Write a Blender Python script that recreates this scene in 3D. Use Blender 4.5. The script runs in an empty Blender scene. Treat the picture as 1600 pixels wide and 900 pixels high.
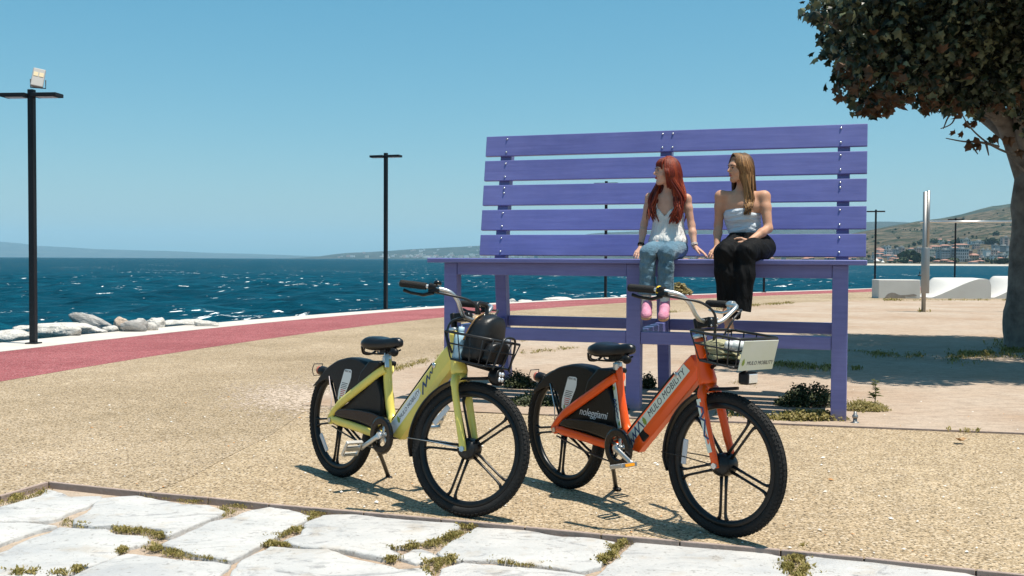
import bpy, bmesh, math, random
import numpy as np
from mathutils import Vector, Matrix, noise

random.seed(7)
RNG = np.random.default_rng(7)
R = math.radians
scn = bpy.context.scene
COL = scn.collection

# ------------------------------------------------------------------ camera
EYE = Vector((0, 0, 1.29))
FPX, HY, ROLL = 1600.0, 404.3, 0.0053
_p = math.atan((450 - HY) / FPX)
_f = Vector((0, math.cos(_p), -math.sin(_p)))
_u0 = Vector((0, math.sin(_p), math.cos(_p)))
_r0 = Vector((1, 0, 0))
CR = _r0 * math.cos(ROLL) + _u0 * math.sin(ROLL)
CU = _u0 * math.cos(ROLL) - _r0 * math.sin(ROLL)
cam_data = bpy.data.cameras.new("camera")
cam = bpy.data.objects.new("camera", cam_data)
COL.objects.link(cam)
cam_data.sensor_width = 36
cam_data.lens = 36
cam_data.clip_start = 0.1
cam_data.clip_end = 40000
M = Matrix((CR, CU, -_f)).transposed().to_4x4()
M.translation = EYE
cam.matrix_world = M
scn.camera = cam


def ray(px, py):
    return _f + CR * ((px - 800) / FPX) - CU * ((py - 450) / FPX)


def G(px, py, z=0.0):                     # where a sight line meets the level z
    r = ray(px, py)
    return EYE + r * ((z - EYE.z) / r.z)


def AT(px, py, Y):                        # a point at distance Y along a sight line
    r = ray(px, py)
    return EYE + r * (Y / r.y)


def ONPLANE(px, py, p0, n):
    r = ray(px, py)
    return EYE + r * ((p0 - EYE).dot(n) / r.dot(n))


# ------------------------------------------------------------------ light
SUNV = Vector((0.25, -0.11, 1.0)).normalized()
world = bpy.data.worlds.new("World")
scn.world = world
world.use_nodes = True
wn, wl = world.node_tree.nodes, world.node_tree.links
bg = wn["Background"]
sky = wn.new("ShaderNodeTexSky")
sky.sky_type = 'NISHITA'
sky.sun_disc = False
sky.sun_elevation = math.asin(SUNV.z)
sky.sun_rotation = math.atan2(SUNV.x, SUNV.y)
sky.altitude = 0
sky.air_density = 1.0
sky.dust_density = 0.9
sky.ozone_density = 6.0
sep, cmb = wn.new("ShaderNodeSeparateColor"), wn.new("ShaderNodeCombineColor")
wl.new(sky.outputs[0], sep.inputs[0])
for k_, (g_, e_) in enumerate(((0.815, 1.3), (2.06, 0.75), (2.62, 0.6))):      # overall teal cast of the photograph
    pw, ml = wn.new("ShaderNodeMath"), wn.new("ShaderNodeMath")
    pw.operation, ml.operation = 'POWER', 'MULTIPLY'
    pw.inputs[1].default_value, ml.inputs[1].default_value = e_, g_
    wl.new(sep.outputs[k_], pw.inputs[0])
    wl.new(pw.outputs[0], ml.inputs[0])
    wl.new(ml.outputs[0], cmb.inputs[k_])
wl.new(cmb.outputs[0], bg.inputs[0])
bg.inputs[1].default_value = 0.063
sun_d = bpy.data.lights.new("sun", 'SUN')
sun_d.energy = 5.0
sun_d.angle = R(0.53)
sun_d.color = (1.0, 0.93, 0.82)
sun = bpy.data.objects.new("sun", sun_d)
COL.objects.link(sun)
sun.rotation_euler = SUNV.to_track_quat('Z', 'Y').to_euler()
sun.location = (5, -5, 20)
vs = scn.view_settings
vs.view_transform = 'Standard'
vs.look = 'None'
vs.exposure = 0.55
vs.gamma = 1.0
vs.use_curve_mapping = False
scn.cycles.max_bounces = 8
scn.cycles.volume_bounces = 1
scn.cycles.caustics_reflective = False
scn.cycles.caustics_refractive = False
scn.cycles.use_denoising = True


# ------------------------------------------------------------------ helpers
def tag(o, label=None, cat=None, group=None, kind=None):
    if label: o['label'] = label
    if cat: o['category'] = cat
    if group: o['group'] = group
    if kind: o['kind'] = kind
    return o


def thing(name, label, cat, loc=(0, 0, 0), rz=0.0, group=None):
    o = bpy.data.objects.new(name, None)
    o.empty_display_size = 0.1
    COL.objects.link(o)
    o.location = loc
    o.rotation_euler = (0, 0, rz)
    return tag(o, label, cat, group)


def link(name, me, parent=None, mats=None, mat4=None):
    if mats is not None:
        me.materials.clear()
        for m in (mats if isinstance(mats, (list, tuple)) else [mats]):
            me.materials.append(m)
    o = bpy.data.objects.new(name, me)
    COL.objects.link(o)
    if parent is not None:
        o.parent = parent
    if mat4 is not None:
        o.matrix_local = mat4
    return o


class MB:
    """collects shapes, builds them as one mesh object"""
    def __init__(s):
        s.v, s.f, s.m, s.sm = [], [], [], []
        s.cur = 0

    def add(s, vs_, fs_, smooth=False, m=None):
        o = len(s.v)
        s.v.extend([tuple(v) for v in vs_])
        for f in fs_:
            s.f.append(tuple(i + o for i in f))
            s.m.append(s.cur if m is None else m)
            s.sm.append(smooth)

    def box(s, c, d, rot=None, m=None):
        c = Vector(c)
        h = Vector(d) / 2
        p = []
        for x in (-1, 1):
            for y in (-1, 1):
                for z in (-1, 1):
                    q = Vector((x * h.x, y * h.y, z * h.z))
                    if rot is not None: q = rot @ q
                    p.append(c + q)
        s.add(p, [(0, 1, 3, 2), (4, 6, 7, 5), (0, 4, 5, 1), (2, 3, 7, 6), (0, 2, 6, 4), (1, 5, 7, 3)], m=m)

    def boxf(s, o, ax, ay, az, x0, x1, y0, y1, z0, z1, m=None):
        p = [o + ax * x + ay * y + az * z for x in (x0, x1) for y in (y0, y1) for z in (z0, z1)]
        s.add(p, [(0, 1, 3, 2), (4, 6, 7, 5), (0, 4, 5, 1), (2, 3, 7, 6), (0, 2, 6, 4), (1, 5, 7, 3)], m=m)

    def prism(s, poly, ext, base=Vector((0, 0, 0)), m=None, smooth_side=False):
        """poly: 3-d points in order, ext: extrusion vector"""
        n = len(poly)
        a = [Vector(p) for p in poly]
        b = [p + ext for p in a]
        s.add(a + b, [tuple(range(n - 1, -1, -1)), tuple(range(n, 2 * n))], m=m)
        s.add(a + b, [(i, (i + 1) % n, n + (i + 1) % n, n + i) for i in range(n)], smooth_side, m=m)

    def tube(s, pts, r, n=8, ry=None, closed=False, cap=True, up=None, smooth=True, m=None):
        pts = [Vector(p) for p in pts]
        N = len(pts)
        rr = r if isinstance(r, (list, tuple)) else [r] * N
        r2 = rr if ry is None else (ry if isinstance(ry, (list, tuple)) else [ry] * N)
        tg = []
        for i in range(N):
            if closed:
                t = pts[(i + 1) % N] - pts[i - 1]
            else:
                t = pts[min(i + 1, N - 1)] - pts[max(i - 1, 0)]
            tg.append(t.normalized() if t.length > 1e-9 else Vector((0, 0, 1)))
        u = Vector(up) if up is not None else (Vector((0, 0, 1)) if abs(tg[0].z) < .9 else Vector((1, 0, 0)))
        vv = []
        for i in range(N):
            t = tg[i]
            u = (u - t * u.dot(t))
            u = u.normalized() if u.length > 1e-6 else t.orthogonal().normalized()
            w = t.cross(u)
            for k in range(n):
                a = 2 * math.pi * k / n
                vv.append(pts[i] + u * (math.cos(a) * rr[i]) + w * (math.sin(a) * r2[i]))
        ff = []
        for i in range(N if closed else N - 1):
            j = (i + 1) % N
            for k in range(n):
                k2 = (k + 1) % n
                ff.append((i * n + k, i * n + k2, j * n + k2, j * n + k))
        s.add(vv, ff, smooth, m)
        if cap and not closed:
            s.add(vv[:n], [tuple(range(n - 1, -1, -1))], m=m)
            s.add(vv[-n:], [tuple(range(n))], m=m)

    def lathe(s, prof, c=(0, 0, 0), axis=(0, 0, 1), n=16, smooth=True, m=None):
        ax = Vector(axis).normalized()
        u = ax.orthogonal().normalized()
        w = ax.cross(u)
        c = Vector(c)
        vv = []
        for r_, h in prof:
            for k in range(n):
                a = 2 * math.pi * k / n
                vv.append(c + ax * h + (u * math.cos(a) + w * math.sin(a)) * r_)
        ff = []
        for i in range(len(prof) - 1):
            for k in range(n):
                k2 = (k + 1) % n
                ff.append((i * n + k, i * n + k2, (i + 1) * n + k2, (i + 1) * n + k))
        s.add(vv, ff, smooth, m)
        if prof[0][0] > 1e-5: s.add(vv[:n], [tuple(range(n - 1, -1, -1))], m=m)
        if prof[-1][0] > 1e-5: s.add(vv[-n:], [tuple(range(n))], m=m)

    def ball(s, c, r, n=12, k=8, m=None):
        r = Vector((r, r, r)) if not hasattr(r, '__len__') else Vector(r)
        vv, ff = [], []
        for i in range(k + 1):
            t = math.pi * i / k
            for j in range(n):
                a = 2 * math.pi * j / n
                vv.append((c[0] + r.x * math.sin(t) * math.cos(a), c[1] + r.y * math.sin(t) * math.sin(a), c[2] + r.z * math.cos(t)))
        for i in range(k):
            for j in range(n):
                j2 = (j + 1) % n
                ff.append((i * n + j, (i + 1) * n + j, (i + 1) * n + j2, i * n + j2))
        s.add(vv, ff, True, m)

    def loft(s, rings, cap=True, smooth=True, closed=False, m=None):
        n = len(rings[0])
        vv = [p for r_ in rings for p in r_]
        ff = []
        K = len(rings)
        for i in range(K if closed else K - 1):
            j = (i + 1) % K
            for k in range(n):
                k2 = (k + 1) % n
                ff.append((i * n + k, i * n + k2, j * n + k2, j * n + k))
        s.add(vv, ff, smooth, m)
        if cap and not closed:
            s.add(rings[0], [tuple(range(n - 1, -1, -1))], m=m)
            s.add(rings[-1], [tuple(range(n))], m=m)

    def mesh(s, name, fix=True):
        me = bpy.data.meshes.new(name)
        me.from_pydata(s.v, [], s.f)
        me.polygons.foreach_set("material_index", s.m)
        me.polygons.foreach_set("use_smooth", s.sm)
        if fix:
            bm = bmesh.new()
            bm.from_mesh(me)
            bmesh.ops.remove_doubles(bm, verts=bm.verts, dist=1e-6)
            bmesh.ops.recalc_face_normals(bm, faces=bm.faces)
            bm.to_mesh(me)
            bm.free()
        me.update()
        return me

    def build(s, name, mats, parent=None, mat4=None, bevel=0, seg=2, fix=True, angle=35):
        me = s.mesh(name, fix)
        o = link(name, me, parent, mats, mat4)
        if bevel:
            b = o.modifiers.new("bevel", 'BEVEL')
            b.width = bevel
            b.segments = seg
            b.limit_method = 'ANGLE'
            b.angle_limit = R(angle)
            b.harden_normals = False
        return o


def from_np(name, V, F, mats, parent=None, smooth=True, mi=None, mat4=None):
    me = bpy.data.meshes.new(name)
    V = np.asarray(V, np.float32)
    F = np.asarray(F, np.int32)
    k = F.shape[1]
    me.vertices.add(len(V))
    me.vertices.foreach_set("co", V.ravel())
    me.loops.add(F.size)
    me.loops.foreach_set("vertex_index", F.ravel())
    me.polygons.add(len(F))
    me.polygons.foreach_set("loop_start", np.arange(0, F.size, k, dtype=np.int32))
    me.polygons.foreach_set("loop_total", np.full(len(F), k, np.int32))
    me.polygons.foreach_set("use_smooth", np.full(len(F), smooth, bool))
    if mi is not None:
        me.polygons.foreach_set("material_index", np.asarray(mi, np.int32))
    me.update(calc_edges=True)
    me.validate()
    return link(name, me, parent, mats, mat4)


def spline(pts, n=6, closed=False):
    pts = [Vector(p) for p in pts]
    N = len(pts)
    out = []
    for i in range(N if closed else N - 1):
        if closed:
            p0, p1, p2, p3 = pts[i - 1], pts[i], pts[(i + 1) % N], pts[(i + 2) % N]
        else:
            p0, p1, p2, p3 = pts[max(i - 1, 0)], pts[i], pts[i + 1], pts[min(i + 2, N - 1)]
        for k in range(n):
            t = k / n
            out.append(0.5 * ((2 * p1) + (p2 - p0) * t + (2 * p0 - 5 * p1 + 4 * p2 - p3) * t * t + (3 * p1 - p0 - 3 * p2 + p3) * t ** 3))
    if not closed: out.append(pts[-1])
    return out


def lerp(a, b, t):
    return a + (b - a) * t


# ---- implicit surfaces (one continuous skin out of joined limbs)
def sdf_mesh(prims, h):
    lo = np.full(3, 1e9)
    hi = -lo
    for p in prims:
        if p[0] == 'cut': continue
        if p[0] == 'cap':
            for q, r_ in ((p[1], p[3]), (p[2], p[4])):
                lo = np.minimum(lo, np.array(q) - r_)
                hi = np.maximum(hi, np.array(q) + r_)
        else:
            mr = max(p[3])
            lo = np.minimum(lo, np.array(p[1]) - mr)
            hi = np.maximum(hi, np.array(p[1]) + mr)
    lo -= 3 * h
    hi += 3 * h
    n = np.ceil((hi - lo) / h).astype(int) + 1
    D = np.full(n, 1.0, np.float32)
    ax = [lo[i] + h * np.arange(n[i]) for i in range(3)]
    for p in prims:
        if p[0] == 'cut':
            c, nr = np.array(p[1]), np.array(p[2])
            d = ((ax[0] - c[0]) * nr[0])[:, None, None] + ((ax[1] - c[1]) * nr[1])[None, :, None] + ((ax[2] - c[2]) * nr[2])[None, None, :]
            if len(p) > 3:                   # limited to a ball
                b, br = np.array(p[3]), p[4]
                q = ((ax[0] - b[0]) ** 2)[:, None, None] + ((ax[1] - b[1]) ** 2)[None, :, None] + ((ax[2] - b[2]) ** 2)[None, None, :]
                d = np.where(q < br * br, d, -1.0)
            D = np.maximum(D, d.astype(np.float32))
            continue
        k = p[-1]
        if p[0] == 'cap':
            a, b = np.array(p[1]), np.array(p[2])
            mr = max(p[3], p[4]) + k + 2 * h
            l, u = np.minimum(a, b) - mr, np.maximum(a, b) + mr
        else:
            mr = max(p[3]) + k + 2 * h
            l, u = np.array(p[1]) - mr, np.array(p[1]) + mr
        i0 = np.clip(((l - lo) / h).astype(int), 0, n - 1)
        i1 = np.clip(np.ceil((u - lo) / h).astype(int) + 1, 1, n)
        X = ax[0][i0[0]:i1[0]][:, None, None]
        Y = ax[1][i0[1]:i1[1]][None, :, None]
        Z = ax[2][i0[2]:i1[2]][None, None, :]
        if p[0] == 'cap':
            ab = b - a
            L2 = max(ab @ ab, 1e-12)
            t = np.clip(((X - a[0]) * ab[0] + (Y - a[1]) * ab[1] + (Z - a[2]) * ab[2]) / L2, 0, 1)
            d = np.sqrt((X - a[0] - t * ab[0]) ** 2 + (Y - a[1] - t * ab[1]) ** 2 + (Z - a[2] - t * ab[2]) ** 2) - (p[3] + t * (p[4] - p[3]))
        else:                                # ellipsoid: centre, axes (3x3 rows), radii
            c, A, r_ = np.array(p[1]), np.array(p[2]), np.array(p[3])
            q = [((X - c[0]) * A[i][0] + (Y - c[1]) * A[i][1] + (Z - c[2]) * A[i][2]) for i in range(3)]
            k0 = np.sqrt(sum((q[i] / r_[i]) ** 2 for i in range(3)))
            k1 = np.sqrt(sum((q[i] / r_[i] ** 2) ** 2 for i in range(3))) + 1e-9
            d = k0 * (k0 - 1) / k1
        S = D[i0[0]:i1[0], i0[1]:i1[1], i0[2]:i1[2]]
        hh = np.maximum(k - np.abs(S - d), 0) / max(k, 1e-6)
        D[i0[0]:i1[0], i0[1]:i1[1], i0[2]:i1[2]] = np.minimum(S, d) - hh * hh * k * 0.25
    S = D < 0
    c = np.zeros(tuple(n - 1), np.int8)
    for i in (0, 1):
        for j in (0, 1):
            for k in (0, 1):
                c += S[i:n[0] - 1 + i, j:n[1] - 1 + j, k:n[2] - 1 + k]
    mask = (c > 0) & (c < 8)
    idx = np.full(mask.shape, -1, np.int64)
    I = np.argwhere(mask)
    idx[mask] = np.arange(len(I))
    acc = np.zeros((len(I), 3))
    cnt = np.zeros(len(I))
    for axis in range(3):
        o1, o2 = [q for q in range(3) if q != axis]
        for s1 in (0, 1):
            for s2 in (0, 1):
                A = np.zeros(3, int)
                A[o1], A[o2] = s1, s2
                B = A.copy()
                B[axis] = 1
                ia, ib = I + A, I + B
                va, vb = D[ia[:, 0], ia[:, 1], ia[:, 2]], D[ib[:, 0], ib[:, 1], ib[:, 2]]
                cr = (va < 0) != (vb < 0)
                t = np.where(cr, va / np.where(cr, va - vb, 1), 0)
                P = A + t[:, None] * (B - A)
                acc[cr] += P[cr]
                cnt[cr] += 1
    V = lo + h * (I + acc / cnt[:, None])
    F = []
    for axis in range(3):
        o1, o2 = (axis + 1) % 3, (axis + 2) % 3
        sl0 = [slice(None)] * 3
        sl1 = [slice(None)] * 3
        sl0[axis] = slice(0, n[axis] - 1)
        sl1[axis] = slice(1, n[axis])
        ch = S[tuple(sl0)] != S[tuple(sl1)]
        E = np.argwhere(ch)
        E = E[(E[:, o1] > 0) & (E[:, o2] > 0) & (E[:, o1] < n[o1] - 1) & (E[:, o2] < n[o2] - 1)]
        if not len(E): continue
        ins = S[E[:, 0], E[:, 1], E[:, 2]]
        def cell(d1, d2):
            q = E.copy()
            q[:, o1] += d1
            q[:, o2] += d2
            return idx[q[:, 0], q[:, 1], q[:, 2]]
        q = np.stack([cell(-1, -1), cell(0, -1), cell(0, 0), cell(-1, 0)], 1)
        q[~ins] = q[~ins][:, ::-1]
        F.append(q)
    F = np.concatenate(F)
    F = F[(F >= 0).all(1)]
    return V, F


# ------------------------------------------------------------------ materials
def mat(name, color, rough=0.6, metal=0.0, spec=0.5, bump=None, var=None, coat=0.0, sheen=0.0, trans=0.0):
    """bump=(scale, strength[, detail]); var=(scale, amount, colour2)"""
    m = bpy.data.materials.new(name)
    m.use_nodes = True
    nt = m.node_tree
    b = nt.nodes["Principled BSDF"]
    b.inputs["Base Color"].default_value = (*color, 1)
    b.inputs["Roughness"].default_value = rough
    b.inputs["Metallic"].default_value = metal
    b.inputs["Specular IOR Level"].default_value = spec
    b.inputs["Coat Weight"].default_value = coat
    b.inputs["Coat Roughness"].default_value = 0.1
    b.inputs["Sheen Weight"].default_value = sheen
    tc = None
    if bump or var:
        tc = nt.nodes.new("ShaderNodeTexCoord")
    if var:
        n = nt.nodes.new("ShaderNodeTexNoise")
        n.inputs["Scale"].default_value = var[0]
        n.inputs["Detail"].default_value = 6
        n.inputs["Roughness"].default_value = 0.6
        nt.links.new(tc.outputs["Object"], n.inputs["Vector"])
        mr = nt.nodes.new("ShaderNodeMapRange")
        mr.inputs[1].default_value = 0.35
        mr.inputs[2].default_value = 0.68
        mr.inputs[4].default_value = var[1]
        nt.links.new(n.outputs["Fac"], mr.inputs[0])
        mx = nt.nodes.new("ShaderNodeMix")
        mx.data_type = 'RGBA'
        mx.inputs[6].default_value = (*color, 1)
        mx.inputs[7].default_value = (*var[2], 1)
        nt.links.new(mr.outputs[0], mx.inputs[0])
        nt.links.new(mx.outputs[2], b.inputs["Base Color"])
    if bump:
        n = nt.nodes.new("ShaderNodeTexNoise")
        n.inputs["Scale"].default_value = bump[0]
        n.inputs["Detail"].default_value = bump[2] if len(bump) > 2 else 4
        nt.links.new(tc.outputs["Object"], n.inputs["Vector"])
        bp = nt.nodes.new("ShaderNodeBump")
        bp.inputs["Strength"].default_value = bump[1]
        bp.inputs["Distance"].default_value = 0.02
        nt.links.new(n.outputs["Fac"], bp.inputs["Height"])
        nt.links.new(bp.outputs[0], b.inputs["Normal"])
    return m


class NT:
    """small node helper"""
    def __init__(s, m):
        s.nt = m.node_tree
        s.b = s.nt.nodes["Principled BSDF"]
        s.tc = s.nt.nodes.new("ShaderNodeTexCoord").outputs["Object"]

    def node(s, t, **kw):
        n = s.nt.nodes.new(t)
        for k, v in kw.items(): setattr(n, k, v)
        return n

    def lk(s, a, b): s.nt.links.new(a, b)

    def noise(s, scale, detail=4, rough=0.55, vec=None, dist=0):
        n = s.node("ShaderNodeTexNoise")
        n.inputs["Scale"].default_value = scale
        n.inputs["Detail"].default_value = detail
        n.inputs["Roughness"].default_value = rough
        n.inputs["Distortion"].default_value = dist
        s.lk(vec or s.tc, n.inputs["Vector"])
        return n.outputs["Fac"]

    def vor(s, scale, feature='F1', rand=1.0, vec=None):
        n = s.node("ShaderNodeTexVoronoi", feature=feature)
        n.inputs["Scale"].default_value = scale
        n.inputs["Randomness"].default_value = rand
        s.lk(vec or s.tc, n.inputs["Vector"])
        return n

    def scale(s, v, vec=None):
        n = s.node("ShaderNodeMapping")
        n.inputs["Scale"].default_value = v
        s.lk(vec or s.tc, n.inputs["Vector"])
        return n.outputs[0]

    def ramp(s, fac, stops):
        n = s.node("ShaderNodeValToRGB")
        e = n.color_ramp.elements
        while len(e) < len(stops): e.new(0.5)
        for i, (p, c) in enumerate(stops):
            e[i].position = p
            e[i].color = (*c, 1) if hasattr(c, '__len__') else (c, c, c, 1)
        s.lk(fac, n.inputs[0])
        return n.outputs[0]

    def mix(s, f, a, b, mode='MIX'):
        n = s.node("ShaderNodeMix", data_type='RGBA', blend_type=mode)
        for i, v in ((0, f), (6, a), (7, b)):
            if hasattr(v, 'is_linked'): s.lk(v, n.inputs[i])
            elif i == 0: n.inputs[0].default_value = v
            else: n.inputs[i].default_value = (*v, 1)
        return n.outputs[2]

    def math(s, op, a, b=0.0):
        n = s.node("ShaderNodeMath", operation=op)
        for i, v in enumerate((a, b)):
            if hasattr(v, 'is_linked'): s.lk(v, n.inputs[i])
            else: n.inputs[i].default_value = v
        return n.outputs[0]

    def bump(s, h, strength=0.5, dist=0.01, normal=None):
        n = s.node("ShaderNodeBump")
        n.inputs["Strength"].default_value = strength
        n.inputs["Distance"].default_value = dist
        s.lk(h, n.inputs["Height"])
        if normal: s.lk(normal, n.inputs["Normal"])
        return n.outputs[0]

    def out(s, color=None, normal=None, rough=None):
        if color: s.lk(color, s.b.inputs["Base Color"])
        if normal: s.lk(normal, s.b.inputs["Normal"])
        if rough: s.lk(rough, s.b.inputs["Roughness"])


def gravel_mat(name, cols, size, patch, dark=0.35):
    m = mat(name, cols[1], 0.9, spec=0.2)
    t = NT(m)
    v = t.vor(1 / size)
    v2 = t.vor(0.46 / size)
    cr = t.node("ShaderNodeSeparateColor")
    t.lk(v.outputs["Color"], cr.inputs[0])
    c = t.ramp(cr.outputs[0], [(0.0, cols[0]), (0.5, cols[1]), (0.86, cols[2]), (1.0, cols[3])])
    gap = t.ramp(v.outputs["Distance"], [(0.55, 1.0), (0.95, dark * 1.3)])
    gap2 = t.ramp(t.noise(0.75 / size, 3, 0.55), [(0.355, dark * .35), (0.44, 1.0)])
    big = t.ramp(t.noise(0.55, 5, 0.6), [(0.3, patch[0]), (0.7, patch[1])])
    mid = t.ramp(t.noise(5, 5, 0.65), [(0.28, 0.84), (0.72, 1.10)])
    dust = t.ramp(t.noise(0.8, 6, 0.7, dist=1.0), [(0.60, 0.0), (0.78, 0.5)])
    c = t.mix(1, c, gap, 'MULTIPLY')
    c = t.mix(1, c, gap2, 'MULTIPLY')
    c = t.mix(1, c, big, 'MULTIPLY')
    c = t.mix(1, c, mid, 'MULTIPLY')
    c = t.mix(dust, c, cols[2])
    hgt = t.math('ADD', t.math('MULTIPLY', v.outputs["Distance"], -1.0), t.noise(0.9 / size, 2, 0.5))
    t.out(c, t.bump(hgt, 0.7, size * 0.8))
    return m


M_ = {}
M_['gravel'] = gravel_mat('gravel', [(0.275, 0.2036, 0.1229), (0.422, 0.3269, 0.212), (0.4987, 0.3948, 0.2704), (0.5499, 0.4627, 0.3565)], 0.0125, ((0.92, 0.9, 0.88), (1.06, 1.06, 1.05)))
M_['gravel_old'] = gravel_mat('gravel_old', [(0.2493, 0.1851, 0.1149), (0.3927, 0.3084, 0.2093), (0.4674, 0.3763, 0.2735), (0.5235, 0.4441, 0.3579)], 0.0125, ((0.80, 0.77, 0.70), (1.14, 1.13, 1.11)))
M_['red'] = gravel_mat('red_resin', [(0.2257, 0.05692, 0.06221), (0.3283, 0.09374, 0.1023), (0.3762, 0.1272, 0.1348), (0.4514, 0.2277, 0.2281)], 0.012, ((0.80, 0.76, 0.76), (1.10, 1.18, 1.16)), 0.55)


def sand_mat():
    m = mat('sand', (0.5, 0.4, 0.29), 0.95, spec=0.1)
    t = NT(m)
    big = t.noise(0.5, 6, 0.62)
    c = t.ramp(big, [(0.28, (0.285, 0.195, 0.13)), (0.45, (0.35, 0.27, 0.205)), (0.62, (0.385, 0.315, 0.252)), (0.8, (0.32, 0.256, 0.20))])
    fine = t.ramp(t.noise(55, 5, 0.78), [(0.30, 0.62), (0.48, 1.0), (0.70, 1.14)])
    st = t.noise(1, 5, 0.65, t.scale((5, 14, 1)))
    strk = t.ramp(st, [(0.3, 0.76), (0.55, 1.04)])
    c = t.mix(1, c, fine, 'MULTIPLY')
    c = t.mix(1, c, strk, 'MULTIPLY')
    v = t.vor(26)
    sp = t.ramp(v.outputs["Distance"], [(0.10, 0.45), (0.17, 1.0)])
    pick = t.ramp(t.noise(11, 3, 0.6), [(0.50, 0.0), (0.60, 0.85)])
    c = t.mix(pick, c, t.mix(1, c, sp, 'MULTIPLY'))
    h = t.math('ADD', t.noise(60, 3, 0.7), t.math('MULTIPLY', t.noise(6, 4, 0.6), 2.5))
    t.out(c, t.bump(h, 0.6, 0.012))
    return m


M_['sand'] = sand_mat()


def stone_mat():
    m = mat('white_stone', (0.66, 0.66, 0.65), 0.75, spec=0.3)
    t = NT(m)
    nz = t.noise(2.2, 8, 0.62, dist=0.4)
    c = t.ramp(nz, [(0.22, (0.31, 0.32, 0.335)), (0.42, (0.42, 0.42, 0.415)), (0.62, (0.49, 0.48, 0.465)), (0.8, (0.385, 0.355, 0.315))])
    vn = t.noise(1, 9, 0.7, t.scale((3.2, 6.5, 3)), 1.6)
    vein = t.ramp(vn, [(0.36, (0.52, 0.52, 0.54)), (0.45, (1, 1, 1))])
    c = t.mix(0.75, c, vein, 'MULTIPLY')
    st = t.ramp(t.noise(5, 5, 0.6), [(0.56, (1, 1, 1)), (0.74, (0.82, 0.69, 0.54))])
    c = t.mix(0.7, c, st, 'MULTIPLY')
    sp = t.ramp(t.noise(38, 3, 0.6), [(0.30, (0.45, 0.42, 0.39)), (0.40, (1, 1, 1))])
    c = t.mix(0.6, c, sp, 'MULTIPLY')
    h = t.math('ADD', t.math('MULTIPLY', t.noise(9, 8, 0.65), 2.0), t.math('MULTIPLY', vn, 2.0))
    t.out(c, t.bump(h, 0.7, 0.012))
    return m


M_['stone'] = stone_mat()


def rock_mat(name, a, b, d):
    m = mat(name, a, 0.9, spec=0.2)
    t = NT(m)
    c = t.ramp(t.noise(3.0, 9, 0.68, dist=0.5), [(0.3, d), (0.47, a), (0.7, b)])
    h = t.noise(5, 9, 0.7)
    t.out(c, t.bump(h, 0.9, 0.12))
    return m


M_['rock_white'] = rock_mat('rock_white', (0.60, 0.575, 0.53), (0.68, 0.66, 0.62), (0.30, 0.275, 0.25))
M_['rock_grey'] = rock_mat('rock_grey', (0.40, 0.385, 0.365), (0.56, 0.545, 0.52), (0.13, 0.125, 0.12))
M_['rock_pink'] = rock_mat('rock_pink', (0.55, 0.44, 0.35), (0.62, 0.54, 0.46), (0.30, 0.22, 0.17))
M_['concrete_white'] = mat('concrete_white', (0.574, 0.5658, 0.5412), 0.85, bump=(20, 0.25), var=(1.4, 0.55, (0.4756, 0.4592, 0.4264)))
M_['kerb'] = mat('kerb_concrete', (0.5084, 0.4756, 0.4346), 0.9, bump=(30, 0.3), var=(2.0, 0.6, (0.41, 0.369, 0.3198)))
M_['mortar'] = mat('bare_mortar', (0.23, 0.205, 0.18), 0.95, bump=(25, 0.5), var=(9, 0.6, (0.34, 0.3, 0.26)))
M_['edging'] = mat('brown_edging', (0.33, 0.255, 0.22), 0.85, bump=(40, 0.3), var=(6, 0.6, (0.24, 0.18, 0.15)))
M_['edging_old'] = mat('old_edging', (0.246, 0.1845, 0.1558), 0.8, bump=(40, 0.3), var=(6, 0.6, (0.3444, 0.2788, 0.2296)))


def purple_mat():
    m = mat('purple_paint', (0.16, 0.16, 0.43), 0.45, spec=0.45)
    t = NT(m)
    g = t.noise(1, 5, 0.65, t.scale((2.0, 30, 30)))
    c = t.ramp(g, [(0.3, (0.126, 0.137, 0.352)), (0.55, (0.147, 0.159, 0.397)), (0.75, (0.172, 0.184, 0.44))])
    sc = t.ramp(t.noise(7, 8, 0.75, dist=1.5), [(0.68, (1, 1, 1)), (0.76, (1.7, 1.8, 1.45))])
    c = t.mix(0.6, c, sc, 'MULTIPLY')
    fade = t.ramp(t.noise(1.4, 5, 0.6), [(0.3, (0.84, 0.84, 0.87)), (0.7, (1.14, 1.14, 1.09))])
    c = t.mix(1, c, fade, 'MULTIPLY')
    sx = t.node("ShaderNodeSeparateXYZ")
    t.lk(t.tc, sx.inputs[0])
    low = t.ramp(t.math('ADD', sx.outputs[2], t.math('MULTIPLY', t.noise(14, 5, 0.7), 0.16)), [(0.09, 0.75), (0.19, 0.0)])
    c = t.mix(low, c, (0.26, 0.21, 0.19))
    rr = t.ramp(t.noise(4, 4, 0.6), [(0.3, 0.34), (0.7, 0.56)])
    t.out(c, t.bump(g, 0.12, 0.01), rr)
    return m


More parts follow.
